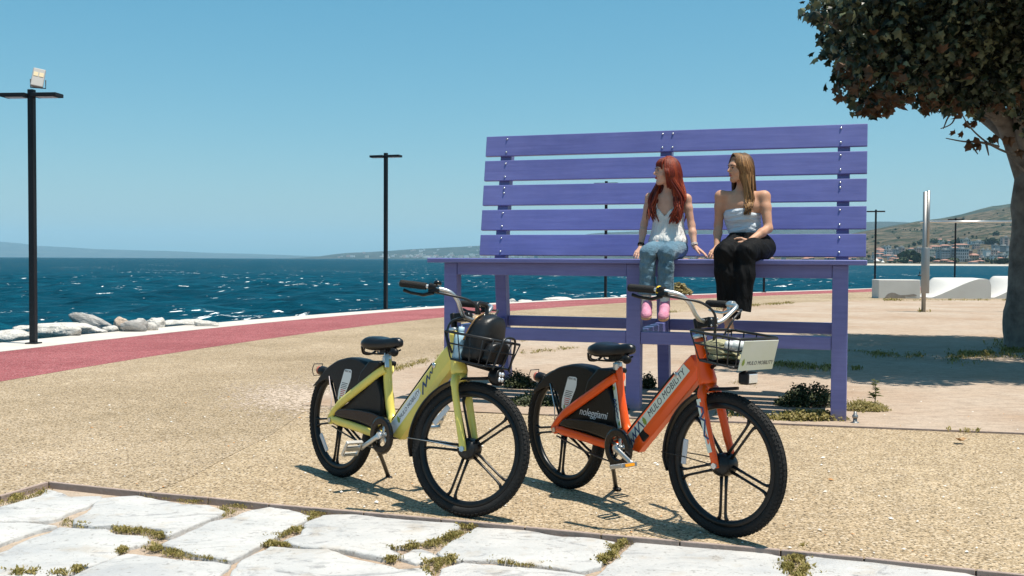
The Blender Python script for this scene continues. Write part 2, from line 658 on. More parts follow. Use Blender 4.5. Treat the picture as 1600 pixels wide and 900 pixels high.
M_['purple'] = purple_mat()
M_['steel'] = mat('steel', (0.62, 0.62, 0.62), 0.28, 1.0)
M_['brushed'] = mat('brushed_steel', (0.33, 0.325, 0.315), 0.5, 1.0, bump=(90, 0.05))
M_['alu'] = mat('aluminium', (0.62, 0.62, 0.61), 0.42, 1.0)
M_['lamp_black'] = mat('lamp_black', (0.008, 0.010, 0.013), 0.5, spec=0.3, bump=(60, 0.05))
M_['black_plastic'] = mat('black_plastic', (0.006, 0.0062, 0.007), 0.36, spec=0.22, bump=(160, 0.08), var=(5, 0.7, (0.011, 0.011, 0.011)))
M_['black_gloss'] = mat('black_gloss', (0.005, 0.0055, 0.0065), 0.22, spec=0.35)
M_['rubber'] = mat('tyre_rubber', (0.010, 0.010, 0.011), 0.75, spec=0.22, bump=(120, 0.3), var=(3, 0.8, (0.026, 0.025, 0.023)))
M_['rim'] = mat('rim_black', (0.005, 0.0055, 0.0065), 0.33, spec=0.3, var=(9, 0.6, (0.017, 0.017, 0.017)))
M_['saddle'] = mat('saddle_vinyl', (0.006, 0.0065, 0.008), 0.3, spec=0.45, bump=(220, 0.15))
M_['leather'] = mat('black_leather', (0.007, 0.0078, 0.009), 0.40, spec=0.42, bump=(140, 0.10, 6))
M_['wire'] = mat('black_wire', (0.012, 0.012, 0.013), 0.4)
M_['yellow_paint'] = mat('yellow_paint', (0.80, 0.665, 0.135), 0.36, spec=0.5, coat=0.3, var=(5, 0.5, (0.70, 0.58, 0.12)))
M_['orange_paint'] = mat('orange_paint', (0.86, 0.098, 0.004), 0.33, spec=0.4, coat=0.2, var=(5, 0.5, (0.76, 0.08, 0.004)))
M_['decal'] = mat('white_decal', (0.66, 0.70, 0.60), 0.4)
M_['decal_white'] = mat('white_sticker', (0.76, 0.77, 0.76), 0.4)
M_['plate'] = mat('plate_white', (0.66, 0.67, 0.58), 0.35, var=(5, 0.8, (0.58, 0.60, 0.42)))
M_['navy'] = mat('navy_print', (0.012, 0.045, 0.14), 0.4)
M_['ink'] = mat('dark_print', (0.03, 0.033, 0.045), 0.45)
M_['green_print'] = mat('green_print', (0.22, 0.30, 0.04), 0.45)
M_['red_print'] = mat('red_print', (0.5, 0.07, 0.05), 0.45)
M_['white_print'] = mat('white_print', (0.75, 0.75, 0.75), 0.45)
M_['amber'] = mat('amber_reflector', (0.85, 0.33, 0.02), 0.25)
M_['reflector'] = mat('white_reflector', (0.62, 0.62, 0.64), 0.3)
M_['red_lens'] = mat('red_lens', (0.42, 0.12, 0.08), 0.2)
M_['lens'] = mat('clear_lens', (0.80, 0.82, 0.84), 0.08, 0.6)
M_['bell'] = mat('yellow_ring', (0.85, 0.55, 0.02), 0.35)


# ================================================================== GROUND
def poly_sheet(name, pts, z, m, kind='structure', parent=None, depth=0.0):
    mb = MB()
    p = [Vector((q[0], q[1], z)) for q in pts]
    if depth:
        mb.prism(p, Vector((0, 0, -depth)))
    else:
        mb.add(p, [tuple(range(len(p)))])
    o = mb.build(name, m, parent)
    bm = bmesh.new()
    bm.from_mesh(o.data)
    bmesh.ops.triangulate(bm, faces=[f for f in bm.faces if len(f.verts) > 4])
    if not depth:
        for f in bm.faces:
            if f.normal.z < 0: f.normal_flip()
    bm.to_mesh(o.data)
    bm.free()
    if kind and parent is None: o['kind'] = kind
    return o


def gl(pxs, z=0.0): return [G(x, y, z).xy.to_3d() for x, y in pxs]


outer_px = [(0, 536.5), (175, 519.5), (341, 504.3), (437, 496.6), (525, 489.8), (601, 484), (695, 478.9), (760, 474.8), (835, 470.4), (891, 467.8), (977, 464.2), (1074, 460.4), (1198, 456.2), (1301, 452.8), (1371, 450.2)]
redtop_px = [(0, 549), (175, 531.6), (341, 512.8), (437.5, 502.9), (525, 494.5), (601, 487.3), (695, 481.4), (760, 476.6), (835, 472.2), (891, 469.4), (977, 465.6), (1074, 461.6), (1198, 457.2), (1301, 453.6), (1371, 451)]
redbot_px = [(0, 594.5), (87, 581.5), (175, 567.5), (254, 556.6), (341, 542.6), (437, 527), (525, 514.2), (612, 504.4), (695, 496), (760, 488.6), (835, 482.8), (891, 479.4), (977, 473.7), (1074, 467.4), (1198, 462.2), (1301, 458), (1371, 455.6)]


def smooth_line(pxs, left, right):
    p = gl(pxs)
    P = np.array([(q.x, q.y) for q in p])
    s = np.concatenate([[0], np.cumsum(np.hypot(*np.diff(P, axis=0).T))])
    cx, cy = np.polyfit(s, P[:, 0], 4), np.polyfit(s, P[:, 1], 4)
    t = np.linspace(0, s[-1], 30)
    mid = [Vector((np.polyval(cx, a), np.polyval(cy, a), 0)) for a in t]
    return [Vector(q) for q in left] + mid + [Vector(q) for q in right]


def extend(line_px, dl, dr):
    ln = smooth_line(line_px, [], [])
    a = (ln[0] - ln[1]).normalized()
    b = (ln[-1] - ln[-2]).normalized()
    left = [ln[0] + a * k for k in (60, 30, 12, 4)]
    right = []
    p, ang = ln[-1].copy(), math.atan2(b.y, b.x)
    for k in (10, 15, 25, 50, 60):
        ang -= 0.05
        p = p + Vector((math.cos(ang), math.sin(ang), 0)) * k
        right.append(p.copy())
    return left + ln + right


L_out = extend(outer_px, 0, 0)
L_rt = extend(redtop_px, 0, 0)
L_rb = extend(redbot_px, 0, 0)

# ---- base ground (sand fill), everything ashore
land = [q for q in L_out] + [Vector((190, 60, 0)), Vector((160, -90, 0)), Vector((-40, -90, 0))]
poly_sheet('ground', land, -0.034, M_['sand'])
# sea wall under the promenade edge
mb = MB()
for i in range(len(L_out) - 1):
    a, b = L_out[i], L_out[i + 1]
    mb.add([(a.x, a.y, -0.05), (b.x, b.y, -0.05), (b.x - .3, b.y + .3, -3), (a.x - .3, a.y + .3, -3)], [(0, 1, 2, 3)])
mb.build('sea_wall', M_['kerb'])['kind'] = 'structure'


def strip(name, A, B, z, m, depth=0.0):
    mb = MB()
    n = len(A)
    va = [Vector((p.x, p.y, z)) for p in A]
    vb = [Vector((p.x, p.y, z)) for p in B]
    mb.add(va + vb, [(i, i + 1, n + i + 1, n + i) for i in range(n - 1)])
    if depth:
        vc = [p - Vector((0, 0, depth)) for p in va]
        vd = [p - Vector((0, 0, depth)) for p in vb]
        mb.add(va + vc, [(i, i + 1, n + i + 1, n + i) for i in range(n - 1)])
        mb.add(vb + vd, [(i, i + 1, n + i + 1, n + i) for i in range(n - 1)])
    o = mb.build(name, m)
    o['kind'] = 'structure'
    return o


strip('kerb', L_out, L_rt, 0.010, M_['kerb'], 0.12)

edge_px = [(76, 753.8), (220, 769.2), (325, 778.5), (420, 788.6), (568, 801.5), (689, 812), (820, 824.5), (939, 836), (1062, 847), (1220, 860.5), (1350, 873), (1525, 892), (1640, 904)]
E_line = gl(edge_px)
E_right = E_line[-1] + (E_line[-1] - E_line[-3]).normalized() * 40
E_leftarm = gl([(0, 776), (-90, 803)])
E_left = E_leftarm[-1] + (E_leftarm[-1] - E_line[0]).normalized() * 40
edge_all = [E_right] + E_line[::-1] + E_leftarm + [E_left]
grav = edge_all + [Vector((-60, 10, 0))] + [L_rb[0]] + L_rb[1:] + [Vector((185, 60, 0)), Vector((150, -30, 0))]
poly_sheet('gravel_path', grav, 0.0, M_['gravel'])
strip('running_track', L_rt, L_rb, 0.004, M_['red'])
def rough_outline(pts, step=0.12, amp=0.05, seed=0):
    out = []
    n = len(pts)
    for i in range(n):
        a, b = pts[i], pts[(i + 1) % n]
        k = max(1, int((b - a).length / step))
        k = min(k, 60)
        for j in range(k):
            p = lerp(a, b, j / k)
            q = noise.noise_vector(Vector((p.x * 2.3, p.y * 2.3, seed))) + 0.5 * noise.noise_vector(Vector((p.x * 9, p.y * 9, seed)))
            out.append(p + Vector((q.x, q.y, 0)) * amp)
    return out


# sand flat around the bench
BU = Vector((math.cos(-.3204), math.sin(-.3204), 0))      # along the bench
BV = Vector((-BU.y, BU.x, 0))                              # towards its back
BO = Vector((1.0288, 8.6721, 0))
s_near0, s_near1 = G(470, 634).xy.to_3d(), G(1600, 679).xy.to_3d()
sand_px = [(470, 634), (520, 612), (575, 590), (620, 577), (680, 561), (745, 545), (800, 532), (900, 514), (980, 500), (1053, 489), (1120, 482), (1175, 477.5), (1240, 473.5), (1330, 470), (1450, 469.3), (1600, 468.5)]
# older, warmer pour: everything behind a diagonal joint
diag = rough_outline(gl([(232, 771.5), (300, 745), (360, 712), (420, 682), (450, 662), (478, 641), (520, 628)]), 0.08, 0.03, 3)
diag = diag[:int(len(diag) * .5)]
old_poly = [E_line[1] + Vector((0, .01, 0))] + gl([(232, 771.5), (300, 745), (360, 712), (420, 682), (450, 662), (478, 641)]) + [s_near0 + (s_near1 - s_near0) * .1, s_near1 + Vector((0, .3, 0)), Vector((36, 0, 0)), Vector((120, 0, 0))] + [q for q in L_rb[::-1]] + [Vector((-60, 10, 0)), E_left] + E_leftarm[::-1] + [E_line[0]]
poly_sheet('gravel_path', old_poly, 0.0025, M_['gravel_old'])
sp = gl(sand_px)
sp_out = sp + [sp[-1] + Vector((14, -1, 0)), Vector((36, 20, 0)), Vector((36, -3, 0))]
near_line = [s_near0 + (s_near1 - s_near0) * t for t in (5.5, 3.0, 1.0, .75, .5, .25)]
core = rough_outline(sp_out[:len(sp)], 0.15, 0.10, 9)
core = core[:core.index(next(q for q in core[::-1] if (q - sp[-1]).length < .4)) + 1] + sp_out[len(sp):]
poly_sheet('sand', core + near_line, 0.008, M_['sand'])
# metal edge between sand and gravel
mb = MB()
d_ = (s_near1 - s_near0).normalized()
n_ = Vector((-d_.y, d_.x, 0))
mb.boxf(s_near0 + d_ * 2.2, d_, n_, Vector((0, 0, 1)), 0, 14, -0.012, 0.008, -0.04, 0.014)
mb.build('sand_edging', M_['edging'])['kind'] = 'structure'
# brown edging strip along the paving, in lengths
mb = MB()
el = [E_line[-1] + (E_right - E_line[-1]) * 0.1] + E_line[::-1]
for chain in (el, [E_line[0]] + E_leftarm):
    for i in range(len(chain) - 1):
        a, b = chain[i], chain[i + 1]
        d = (b - a)
        L = d.length
        d.normalize()
        n = Vector((-d.y, d.x, 0))
        mb.boxf(a, d, n, Vector((0, 0, 1)), 0.003, L - 0.003, -0.016, 0.003, -0.06, 0.005)
mb.build('path_edging', M_['edging'], bevel=0.004)['kind'] = 'structure'


# ---- white stone paving in front
paving = tag(bpy.data.objects.new('stone_paving', None), kind='structure')
COL.objects.link(paving)
z4 = lambda pts, ox, oy, s: [(ox + x * s, oy + y * s) for x, y in pts]
A1 = lambda p: z4(p, 0, 700, .2625)
A2 = lambda p: z4(p, 400, 700, .2625)
A3 = lambda p: z4(p, 800, 700, .2625)
A4 = lambda p: z4(p, 1200, 700, .25)
slabs = [
    A1([(-260, 420), (-60, 362), (0, 352), (120, 318), (240, 285), (285, 242), (370, 265), (420, 287), (600, 283), (605, 302), (520, 340), (400, 380), (350, 412), (270, 430), (0, 430), (-250, 440)]),
    A1([(610, 295), (720, 286), (825, 280), (870, 294), (1000, 312), (1080, 333), (1240, 338), (1325, 375), (1288, 402), (1180, 440), (1080, 480), (1010, 514), (980, 508), (968, 480), (880, 470), (680, 455), (565, 462), (445, 442), (440, 420), (520, 380), (560, 332)]),
    A1([(355, 472), (560, 482), (640, 482), (690, 512), (870, 522), (885, 550), (850, 570), (700, 602), (680, 640), (560, 690), (470, 720), (420, 742), (120, 790), (-200, 830), (-120, 680), (0, 622), (150, 552), (300, 502)]),
    A1([(-240, 455), (0, 442), (150, 442), (325, 462), (200, 490), (130, 512), (0, 562), (-200, 660)]),
    [(420, 792), (452, 796), (481, 805.5), (477, 813), (452, 823), (434, 834), (407, 846), (400, 851), (384, 862), (362, 872), (331, 868), (302, 864), (267, 854), (254, 850.5), (289, 834), (328, 816), (368, 806), (394, 796)],
    A1([(520, 722), (700, 644), (760, 628), (880, 643), (1050, 662), (1290, 672), (1365, 690), (1340, 715), (1260, 775), (1230, 900), (700, 960), (380, 900), (440, 765)]),
    [(422, 854), (426, 854.5), (470, 857.5), (512, 858), (547, 871), (597, 881.5), (622, 889), (661, 887), (674, 894), (668, 905), (640, 950), (500, 960), (352, 950), (366, 890), (380, 876), (404, 864)],
    A2([(165, 547), (280, 512), (303, 442), (400, 397), (560, 392), (720, 407), (900, 427), (1180, 442), (1212, 456), (1180, 490), (1050, 535), (900, 568), (800, 580), (797, 605), (845, 628), (760, 643), (700, 628), (560, 604), (450, 594), (270, 578)]),
    A2([(855, 647), (940, 607), (1000, 602), (1068, 636), (1050, 660), (960, 674)]),
    [(820, 827.5), (742, 823.5), (736, 829), (711, 843), (692, 855), (686, 863), (692, 870), (715, 874), (765, 873), (800, 876), (852, 882), (893, 889), (906, 890), (938, 882.5), (941.5, 868), (954, 858), (957, 847), (925, 840.5), (879, 837.5), (840, 832)],
    [(682, 902), (694, 887), (723, 878), (767, 881.5), (800, 885), (852, 888), (886, 893), (912, 900), (925, 915), (900, 960), (690, 960)],
    [(928, 905), (957, 879), (982, 858), (992, 845), (1010, 844), (1062, 849), (1115, 855), (1167, 861), (1200, 864.5), (1224, 871), (1229, 885), (1227, 905), (1235, 960), (930, 965)],
    [(1260, 902), (1265, 886), (1259, 873), (1263, 866), (1300, 868.5), (1350, 874.5), (1390, 879), (1425, 884), (1475, 888), (1508, 894), (1532, 902), (1600, 912), (1700, 930), (1660, 980), (1270, 975)],
]
for k, sl in enumerate(slabs):
    zt = -0.012 + 0.006 * math.sin(k * 2.1)
    pts = gl(sl, zt)
    c = sum(pts, Vector()) / len(pts)
    pts = [q + (q - c).normalized() * .010 for q in pts]
    # rough-hewn outline
    out = []
    n = len(pts)
    for i in range(n):
        a, b = pts[i], pts[(i + 1) % n]
        kk = max(1, min(30, int((b - a).length / 0.035)))
        for j in range(kk):
            p = lerp(a, b, j / kk)
            q = noise.noise_vector(p * 7 + Vector((k, 0, 0))) * 0.013 + noise.noise_vector(p * 24) * 0.009
            out.append(p + Vector((q.x, q.y, 0)))
    mb = MB()
    N = len(out)
    tilt = Vector((random.uniform(-.006, .006), random.uniform(-.006, .006), 0))
    zf = lambda p, d: Vector((p.x, p.y, zt + d + tilt.dot(p - c)))
    def inset(p, d):
        v = c - p
        return p + v.normalized() * d
    rings = [[zf(p, -0.075) for p in out], [zf(p, -0.009 + 0.004 * noise.noise(p * 20)) for p in out],
             [zf(inset(p, 0.004), -0.003 + .003 * noise.noise(p * 31)) for p in out], [zf(inset(p, 0.014), 0.0 + 0.003 * noise.noise(p * 9)) for p in out]]
    mb.loft(rings, cap=False)
    # top skin with low relief
    me = mb.mesh('paving_stone')
    bm = bmesh.new()
    bm.from_mesh(me)
    bm.verts.ensure_lookup_table()
    top = [v for v in bm.verts]
    f = bm.faces.new([bm.verts[i] for i in range(3 * N, 4 * N)]) if len(bm.verts) == 4 * N else None
    if f is not None:
        r_ = bmesh.ops.triangulate(bm, faces=[f])
    bmesh.ops.recalc_face_normals(bm, faces=bm.faces)
    for fc in bm.faces: fc.smooth = True
    bm.to_mesh(me)
    bm.free()
    link('paving_stone', me, paving, M_['stone'])


# ================================================================== SEA
SEA_Z = -2.0
RE = 6.371e6


def sea_mat():
    m = mat('sea_water', (0.003, 0.040, 0.066), 0.55, spec=0.05)
    t = NT(m)
    t.b.inputs["IOR"].default_value = 1.33
    n1 = t.noise(1, 6, 0.68, t.scale((0.22, 0.80, 1)), 0.5)
    n2 = t.noise(1, 5, 0.62, t.scale((0.9, 3.0, 1)), 0.4)
    nz = t.math('ADD', t.math('MULTIPLY', n1, 0.55), t.math('MULTIPLY', n2, 0.45))
    c = t.ramp(nz, [(0.34, (0.0003, 0.012, 0.022)), (0.46, (0.0006, 0.034, 0.058)), (0.56, (0.0012, 0.050, 0.082)), (0.68, (0.004, 0.085, 0.125))])  # chop painted as colour: bright for reflected sky, dark for the troughs
    wide = t.ramp(t.noise(1, 4, 0.6, t.scale((0.006, 0.02, 1))), [(0.3, 0.86), (0.7, 1.08)])
    c = t.mix(1, c, wide, 'MULTIPLY')
    f1 = t.noise(1, 5, 0.6, t.scale((0.7, 1.7, 1)), 0.5)
    f2 = t.noise(1, 3, 0.5, t.scale((0.05, 0.07, 1)))
    f3 = t.noise(1, 7, 0.7, t.scale((2.2, 3.6, 1)), 0.5)
    f = t.math('ADD', t.math('MULTIPLY', f1, 0.62), t.math('ADD', t.math('MULTIPLY', f2, 0.30), t.math('MULTIPLY', f3, 0.16)))
    foam = t.ramp(f, [(0.652, 0.0), (0.675, 1.0)])
    g1 = t.noise(1, 5, 0.6, t.scale((0.15, 0.42, 1)), 0.4)
    g = t.math('ADD', t.math('MULTIPLY', g1, 0.8), t.math('MULTIPLY', f3, 0.25))
    foam2 = t.ramp(g, [(0.715, 0.0), (0.735, 0.9)])
    foam = t.math('MAXIMUM', foam, foam2)
    c = t.mix(foam, c, (0.75, 0.79, 0.80))
    rg = t.ramp(foam, [(0, 0.5), (1, 0.9)])
    h = t.math('ADD', t.noise(1, 7, 0.65, t.scale((1.6, 3.4, 1)), 0.4), t.math('MULTIPLY', t.noise(1, 3, 0.5, t.scale((0.3, .8, 1))), 2.0))
    t.out(c, t.bump(h, 0.8, 0.12), rg)
    return m


na, nr = 590, 760
az = np.linspace(-R(60), R(60), na)
rr = np.exp(np.linspace(math.log(11.0), math.log(17000.0), nr))
Rm, Am = np.meshgrid(rr, az, indexing='ij')
X, Y = Rm * np.sin(Am), Rm * np.cos(Am)
Z = np.zeros_like(X)
gs = np.maximum(Rm * (math.log(17000 / 11.0) / nr), Rm * (R(120) / na))
for k in range(34):
    lam = 0.55 * 1.105 ** k * 1.05
    lam = min(lam, 7.5)
    ang = RNG.normal(R(80), R(27))
    kx, ky = math.cos(ang) * 2 * math.pi / lam, math.sin(ang) * 2 * math.pi / lam
    amp = 0.017 * lam ** 0.75
    ph = RNG.uniform(0, 6.28)
    att = np.clip((lam / gs - 2.5) / 2.5, 0, 1)
    s_ = np.sin(kx * X + ky * Y + ph)
    Z += att * amp * (1 - np.abs(s_)) * 1.4 if k % 3 == 0 else att * amp * s_
Z = SEA_Z + Z - Rm ** 2 / (2 * RE)
V = np.stack([X, Y, Z], -1).reshape(-1, 3)
ii = np.arange(nr * na).reshape(nr, na)
F = np.stack([ii[:-1, :-1], ii[:-1, 1:], ii[1:, 1:], ii[1:, :-1]], -1).reshape(-1, 4)
M_['sea'] = sea_mat()
from_np('sea', V, F[:, ::-1], M_['sea'])['kind'] = 'structure'


# ================================================================== HILLS
def hill_mat(name, stops, green, gthr, sc):
    m = mat(name, stops[0][1], 0.95, spec=0.05)
    t = NT(m)
    c = t.ramp(t.noise(sc, 8, 0.68, dist=0.6), stops)
    strk = t.noise(1, 6, 0.65, t.scale((sc * 2.2, sc * .7, sc * 1.6)), 0.8)
    c = t.mix(1, c, t.ramp(strk, [(0.3, 0.75), (0.7, 1.2)]), 'MULTIPLY')
    gm = t.ramp(t.noise(sc * 2.6, 9, 0.72), [(gthr - 0.04, 0.0), (gthr + 0.05, 1.0)])
    c = t.mix(gm, c, green)
    h = t.noise(sc * 2, 8, 0.7)
    t.out(c, t.bump(h, 1.0, 1.0 / sc * 0.12))
    return m


M_['hill_dry'] = hill_mat('hill_dry', [(0.3, (0.0754, 0.0609, 0.0435)), (0.5, (0.1218, 0.0957, 0.0667)), (0.7, (0.1682, 0.1363, 0.0957))], (0.029, 0.0377, 0.0203), 0.505, 0.016)
M_['hill_green'] = hill_mat('hill_green', [(0.3, (0.035, 0.0455, 0.028)), (0.6, (0.07, 0.07, 0.042))], (0.0245, 0.035, 0.021), 0.5, 0.008)
M_['hill_far'] = hill_mat('hill_far', [(0.3, (0.03465, 0.0385, 0.02695)), (0.6, (0.0616, 0.05775, 0.04235))], (0.0231, 0.0308, 0.01925), 0.5, 0.002)


class Hill:
    def __init__(s, name, sil, Y0, Y1, z0, m, prof, nx=120, ny=44, rough=0.12, seed=0, back=0.35):
        s.sx = np.array([p[0] for p in sil], float)
        s.sy = np.array([p[1] for p in sil], float)
        s.Y0, s.Y1, s.z0, s.prof, s.rough, s.seed = Y0, Y1, z0, prof, rough, seed
        V = []
        xs = np.linspace(s.sx[0], s.sx[-1], nx)
        for j in range(ny + 6):
            t = j / (ny - 1)
            for x in xs:
                V.append(s.pt(x, t))
        n2 = ny + 6
        ii = np.arange(n2 * nx).reshape(n2, nx)
        F = np.stack([ii[:-1, :-1], ii[:-1, 1:], ii[1:, 1:], ii[1:, :-1]], -1).reshape(-1, 4)
        s.o = from_np(name, V, F, m)
        s.o['kind'] = 'structure'

    def pt(s, px, t):
        y = np.interp(px, s.sx, s.sy)
        Y = s.Y0 + (s.Y1 - s.Y0) * t
        top = AT(px, y, s.Y1)
        x = (px - 800) / FPX * Y
        if t <= 1:
            k = s.prof(t)
            z = s.z0 + (top.z - s.z0) * k
            q = Vector((x / (s.Y1 - s.Y0) * 7, Y / (s.Y1 - s.Y0) * 5, s.seed))
            z += (top.z - s.z0) * s.rough * noise.fractal(q, 1.0, 2.0, 5) * min(1, k * 3) * (1.0 - 0.75 * t)
            if t > .55: z = min(z, EYE.z + (top.z - EYE.z) / s.Y1 * Y * (0.985 if t < 1 else 1))
        else:
            z = top.z - (top.z - s.z0) * (t - 1) * 6
        return Vector((x, Y, z))

    def hit(s, px, py):
        for k in range(400):
            t = k / 400
            p = s.pt(px, t)
            if scr(p)[1] <= py: return p
        return s.pt(px, 1)


def scr(P):
    d = Vector(P) - EYE
    z = d.dot(_f)
    return 800 + FPX * d.dot(CR) / z, 450 - FPX * d.dot(CU) / z


sm = lambda t: t * t * (3 - 2 * t)
ridge_far = Hill('hills', [(840, 377), (880, 370), (917, 365.5), (950, 363), (1000, 361), (1100, 357), (1200, 352), (1330, 347.5), (1380, 346), (1420, 347.5), (1470, 349), (1600, 347), (1750, 340), (2500, 335)], 5200, 6800, -4, M_['hill_far'], lambda t: t ** 1.0, 150, 24, 0.10, 3)
ridge_mid = Hill('hills', [(1250, 378), (1330, 366), (1395, 352), (1430, 345.5), (1470, 341), (1500, 335), (1530, 326.5), (1550, 321.5), (1575, 318), (1620, 312), (1760, 292), (2000, 278), (2500, 290)], 2400, 3400, 5, M_['hill_green'], lambda t: t ** .9, 190, 30, 0.10, 8)
hill_r = Hill('hills', [(960, 404), (1060, 402), (1150, 398), (1230, 388), (1300, 371), (1340, 363), (1370, 357), (1400, 352), (1425, 346.8), (1445, 344.5), (1465, 343), (1490, 339.5), (1520, 333.5), (1550, 328), (1575, 323), (1600, 319), (1760, 296), (1900, 284), (2200, 290), (2500, 310)], 742, 2300, -1.3, M_['hill_dry'], lambda t: 0.20 * t + 0.80 * sm(max(0, (t - .12) / .88)) ** 1.15, 380, 70, 0.16, 1)
coast_c = Hill('hills', [(430, 404.2), (470, 402.6), (500, 400.4), (520, 397.5), (545, 395), (580, 393.7), (610, 391.6), (640, 389.6), (680, 387.6), (720, 385.6), (760, 383.2), (800, 380), (850, 376), (900, 373), (960, 374), (1060, 380), (1140, 392), (1200, 402)], 6600, 8000, -5.2, M_['hill_far'], lambda t: t ** .85, 150, 24, 0.10, 5)
mount_l = Hill('hills', [(-1100, 352), (-700, 350), (-420, 360), (-250, 366), (-120, 371), (-50, 374), (0, 377.5), (30, 380), (60, 384), (100, 386), (150, 389), (200, 390.5), (260, 392), (330, 395), (400, 396.8), (460, 399), (520, 401.5), (580, 404)], 12800, 14200, -15, M_['hill_far'], lambda t: t ** .8, 240, 20, 0.07, 6)
# low beach strip in front of the town
mb = MB()
bp = []
for x in range(960, 2500, 12):
    bp.append((hill_r.pt(x, 0.004), hill_r.pt(x, 0.0)))
va = [p[0] + Vector((0, 0, .4)) for p in bp]
vb = [Vector((p[1].x * .985, p[1].y * .985, -2.3)) for p in bp]
mb.add(va + vb, [(i, i + 1, len(bp) + i + 1, len(bp) + i) for i in range(len(bp) - 1)])
M_['beach'] = mat('beach', (0.46, 0.42, 0.36), 0.95, var=(0.05, .8, (0.34, 0.31, 0.27)))
mb.build('beach', M_['beach'])['kind'] = 'structure'

# ------------------------------------------------------------------ the town on the right shore
WALLS = [mat('wall_%s' % n, c, 0.85, var=(0.15, 0.5, tuple(x * .86 for x in c))) for n, c in
         (('white', (0.66, 0.65, 0.62)), ('cream', (0.58, 0.51, 0.41)), ('pink', (0.52, 0.36, 0.30)), ('grey', (0.33, 0.35, 0.36)), ('ochre', (0.43, 0.30, 0.19)), ('brick', (0.36, 0.17, 0.12)))]
ROOF_R = mat('roof_tiles', (0.33, 0.165, 0.12), 0.85, var=(0.4, .6, (0.26, 0.14, 0.11)))
ROOF_G = mat('roof_flat', (0.36, 0.35, 0.33), 0.9)
WIN = mat('window_dark', (0.025, 0.035, 0.045), 0.2)


def building(name, label, cat, px0, px1, ytop, ybot, wall, roof='flat', rows=0, cols=0, group=None, depth=None, turn=0.0, side=None):
    base = HILLREF.hit((px0 + px1) / 2, ybot)
    w = (px1 - px0) / FPX * base.y
    h = (ybot - ytop) / FPX * base.y
    d = depth or max(8.0, min(14, w))
    o = thing(name, label, cat, base + Vector((0, d / 2, -1.5)), turn, group)
    h += 1.5
    mb = MB()
    hb = h if roof == 'flat' else h * .80
    mb.box((0, 0, hb / 2), (w, d, hb))
    if side is not None:
        pass
    mb.build('wall', wall, o)
    rb = MB()
    if roof == 'flat':
        rb.box((0, 0, h + .25), (w + .5, d + .5, .5))
        rb.box((w * .2, 0, h + 1.3), (w * .25, d * .35, 1.6))
        rb.build('roof', ROOF_G, o)
    else:
        e = .5
        a = [(-w / 2 - e, -d / 2 - e, hb), (w / 2 + e, -d / 2 - e, hb), (w / 2 + e, d / 2 + e, hb), (-w / 2 - e, d / 2 + e, hb)]
        r1, r2 = (-w * .28, 0, h), (w * .28, 0, h)
        rb.add(a + [r1, r2], [(0, 1, 5, 4), (2, 3, 4, 5), (1, 2, 5), (3, 0, 4), (3, 2, 1, 0)])
        rb.build('roof', ROOF_R, o)
    if rows:
        wb = MB()
        for i in range(rows):
            zc = 1.5 + (hb - 1.5) * (i + .55) / rows
            for j in range(cols):
                xc = -w / 2 + w * (j + .5) / cols
                wb.box((xc, -d / 2 - .02, zc), (w / cols * .48, .16, (hb - 1.5) / rows * .5))
            for sx in (-1, 1):
                wb.box((sx * (w / 2 + .02), 0, zc), (.16, d * .3, (hb - 1.5) / rows * .5))
        wo = wb.build('windows', WIN, o)
        wo['kind'] = 'stuff'
    return o


HILLREF = hill_r


def where(x):
    return ('seen under the bench backrest' if x < 1362 else 'left of the steel bar post' if x < 1438 else 'between steel bar post and farthest lamp post' if x < 1491
            else 'right of the farthest lamp post' if x < 1540 else 'beside the tree trunk')


W_, CR_, PK, GR, OC, BR = WALLS
building('apartment_building', 'long grey apartment block with rows of windows just left of the farthest lamp post', 'building', 1470, 1484, 391, 409.5, GR, 'flat', 5, 6, depth=12)
building('stair_tower', 'narrow white end wall beside the long grey apartment block on the far shore', 'building', 1484.3, 1490, 388, 407.5, W_, 'flat', depth=10)
building('apartment_building', 'grey apartment block with a grid of dark windows right of the far lamp post', 'building', 1492.8, 1513, 389.5, 409.5, GR, 'flat', 4, 6, depth=13)
building('house', 'small red brick house squeezed beside the grey windowed apartment block', 'building', 1513.5, 1519, 392, 401, BR, 'flat', 2, 2)
building('house', 'orange brown house with stepped walls below the brick house on the far shore', 'building', 1519, 1529, 396, 408, OC, 'tile', 2, 3)
building('apartment_building', 'cream apartment block with three rows of windows beside a bright white block', 'building', 1532, 1540, 390.5, 404, CR_, 'flat', 4, 3)
building('apartment_building', 'bright white block with plain walls in the middle of the far town', 'building', 1540.4, 1547, 391, 405, W_, 'flat')
building('apartment_building', 'grey and pink apartment block right of the bright white block', 'building', 1548, 1558, 391, 404.5, PK, 'flat', 4, 3)
building('terraced_building', 'wide terraced building with long pale balconies near the tree trunk', 'building', 1556, 1577, 384.5, 394, GR, 'flat', 3, 1, depth=12)
building('tower_block', 'tall striped tower block high on the slope beside the tree trunk', 'building', 1566, 1576, 371, 384, PK, 'flat', 5, 1)
building('school_building', 'long low pale building on the slope above the far town', 'building', 1518, 1538, 377.5, 382.5, W_, 'flat', 1, 8)
building('house', 'cream house with flat roof on the slope left of the long low building', 'building', 1504, 1515, 374, 380, CR_, 'flat', 1, 4)
building('house', 'lone white house on the slope above red roofs left of the far lamp post', 'building', 1467, 1473, 373, 379, W_, 'tile', 1, 2)
building('house', 'small white gabled house on the slope left of the far lamp post', 'building', 1479, 1485, 375, 379.5, W_, 'tile', 1, 2)
building('boathouse', 'small white boathouse at the waterline of the far town', 'building', 1519, 1528, 408, 412.3, W_, 'tile')
building('house', 'white house near the waterline beside the tree trunk', 'building', 1564, 1574, 397, 403, W_, 'flat', 1, 3)
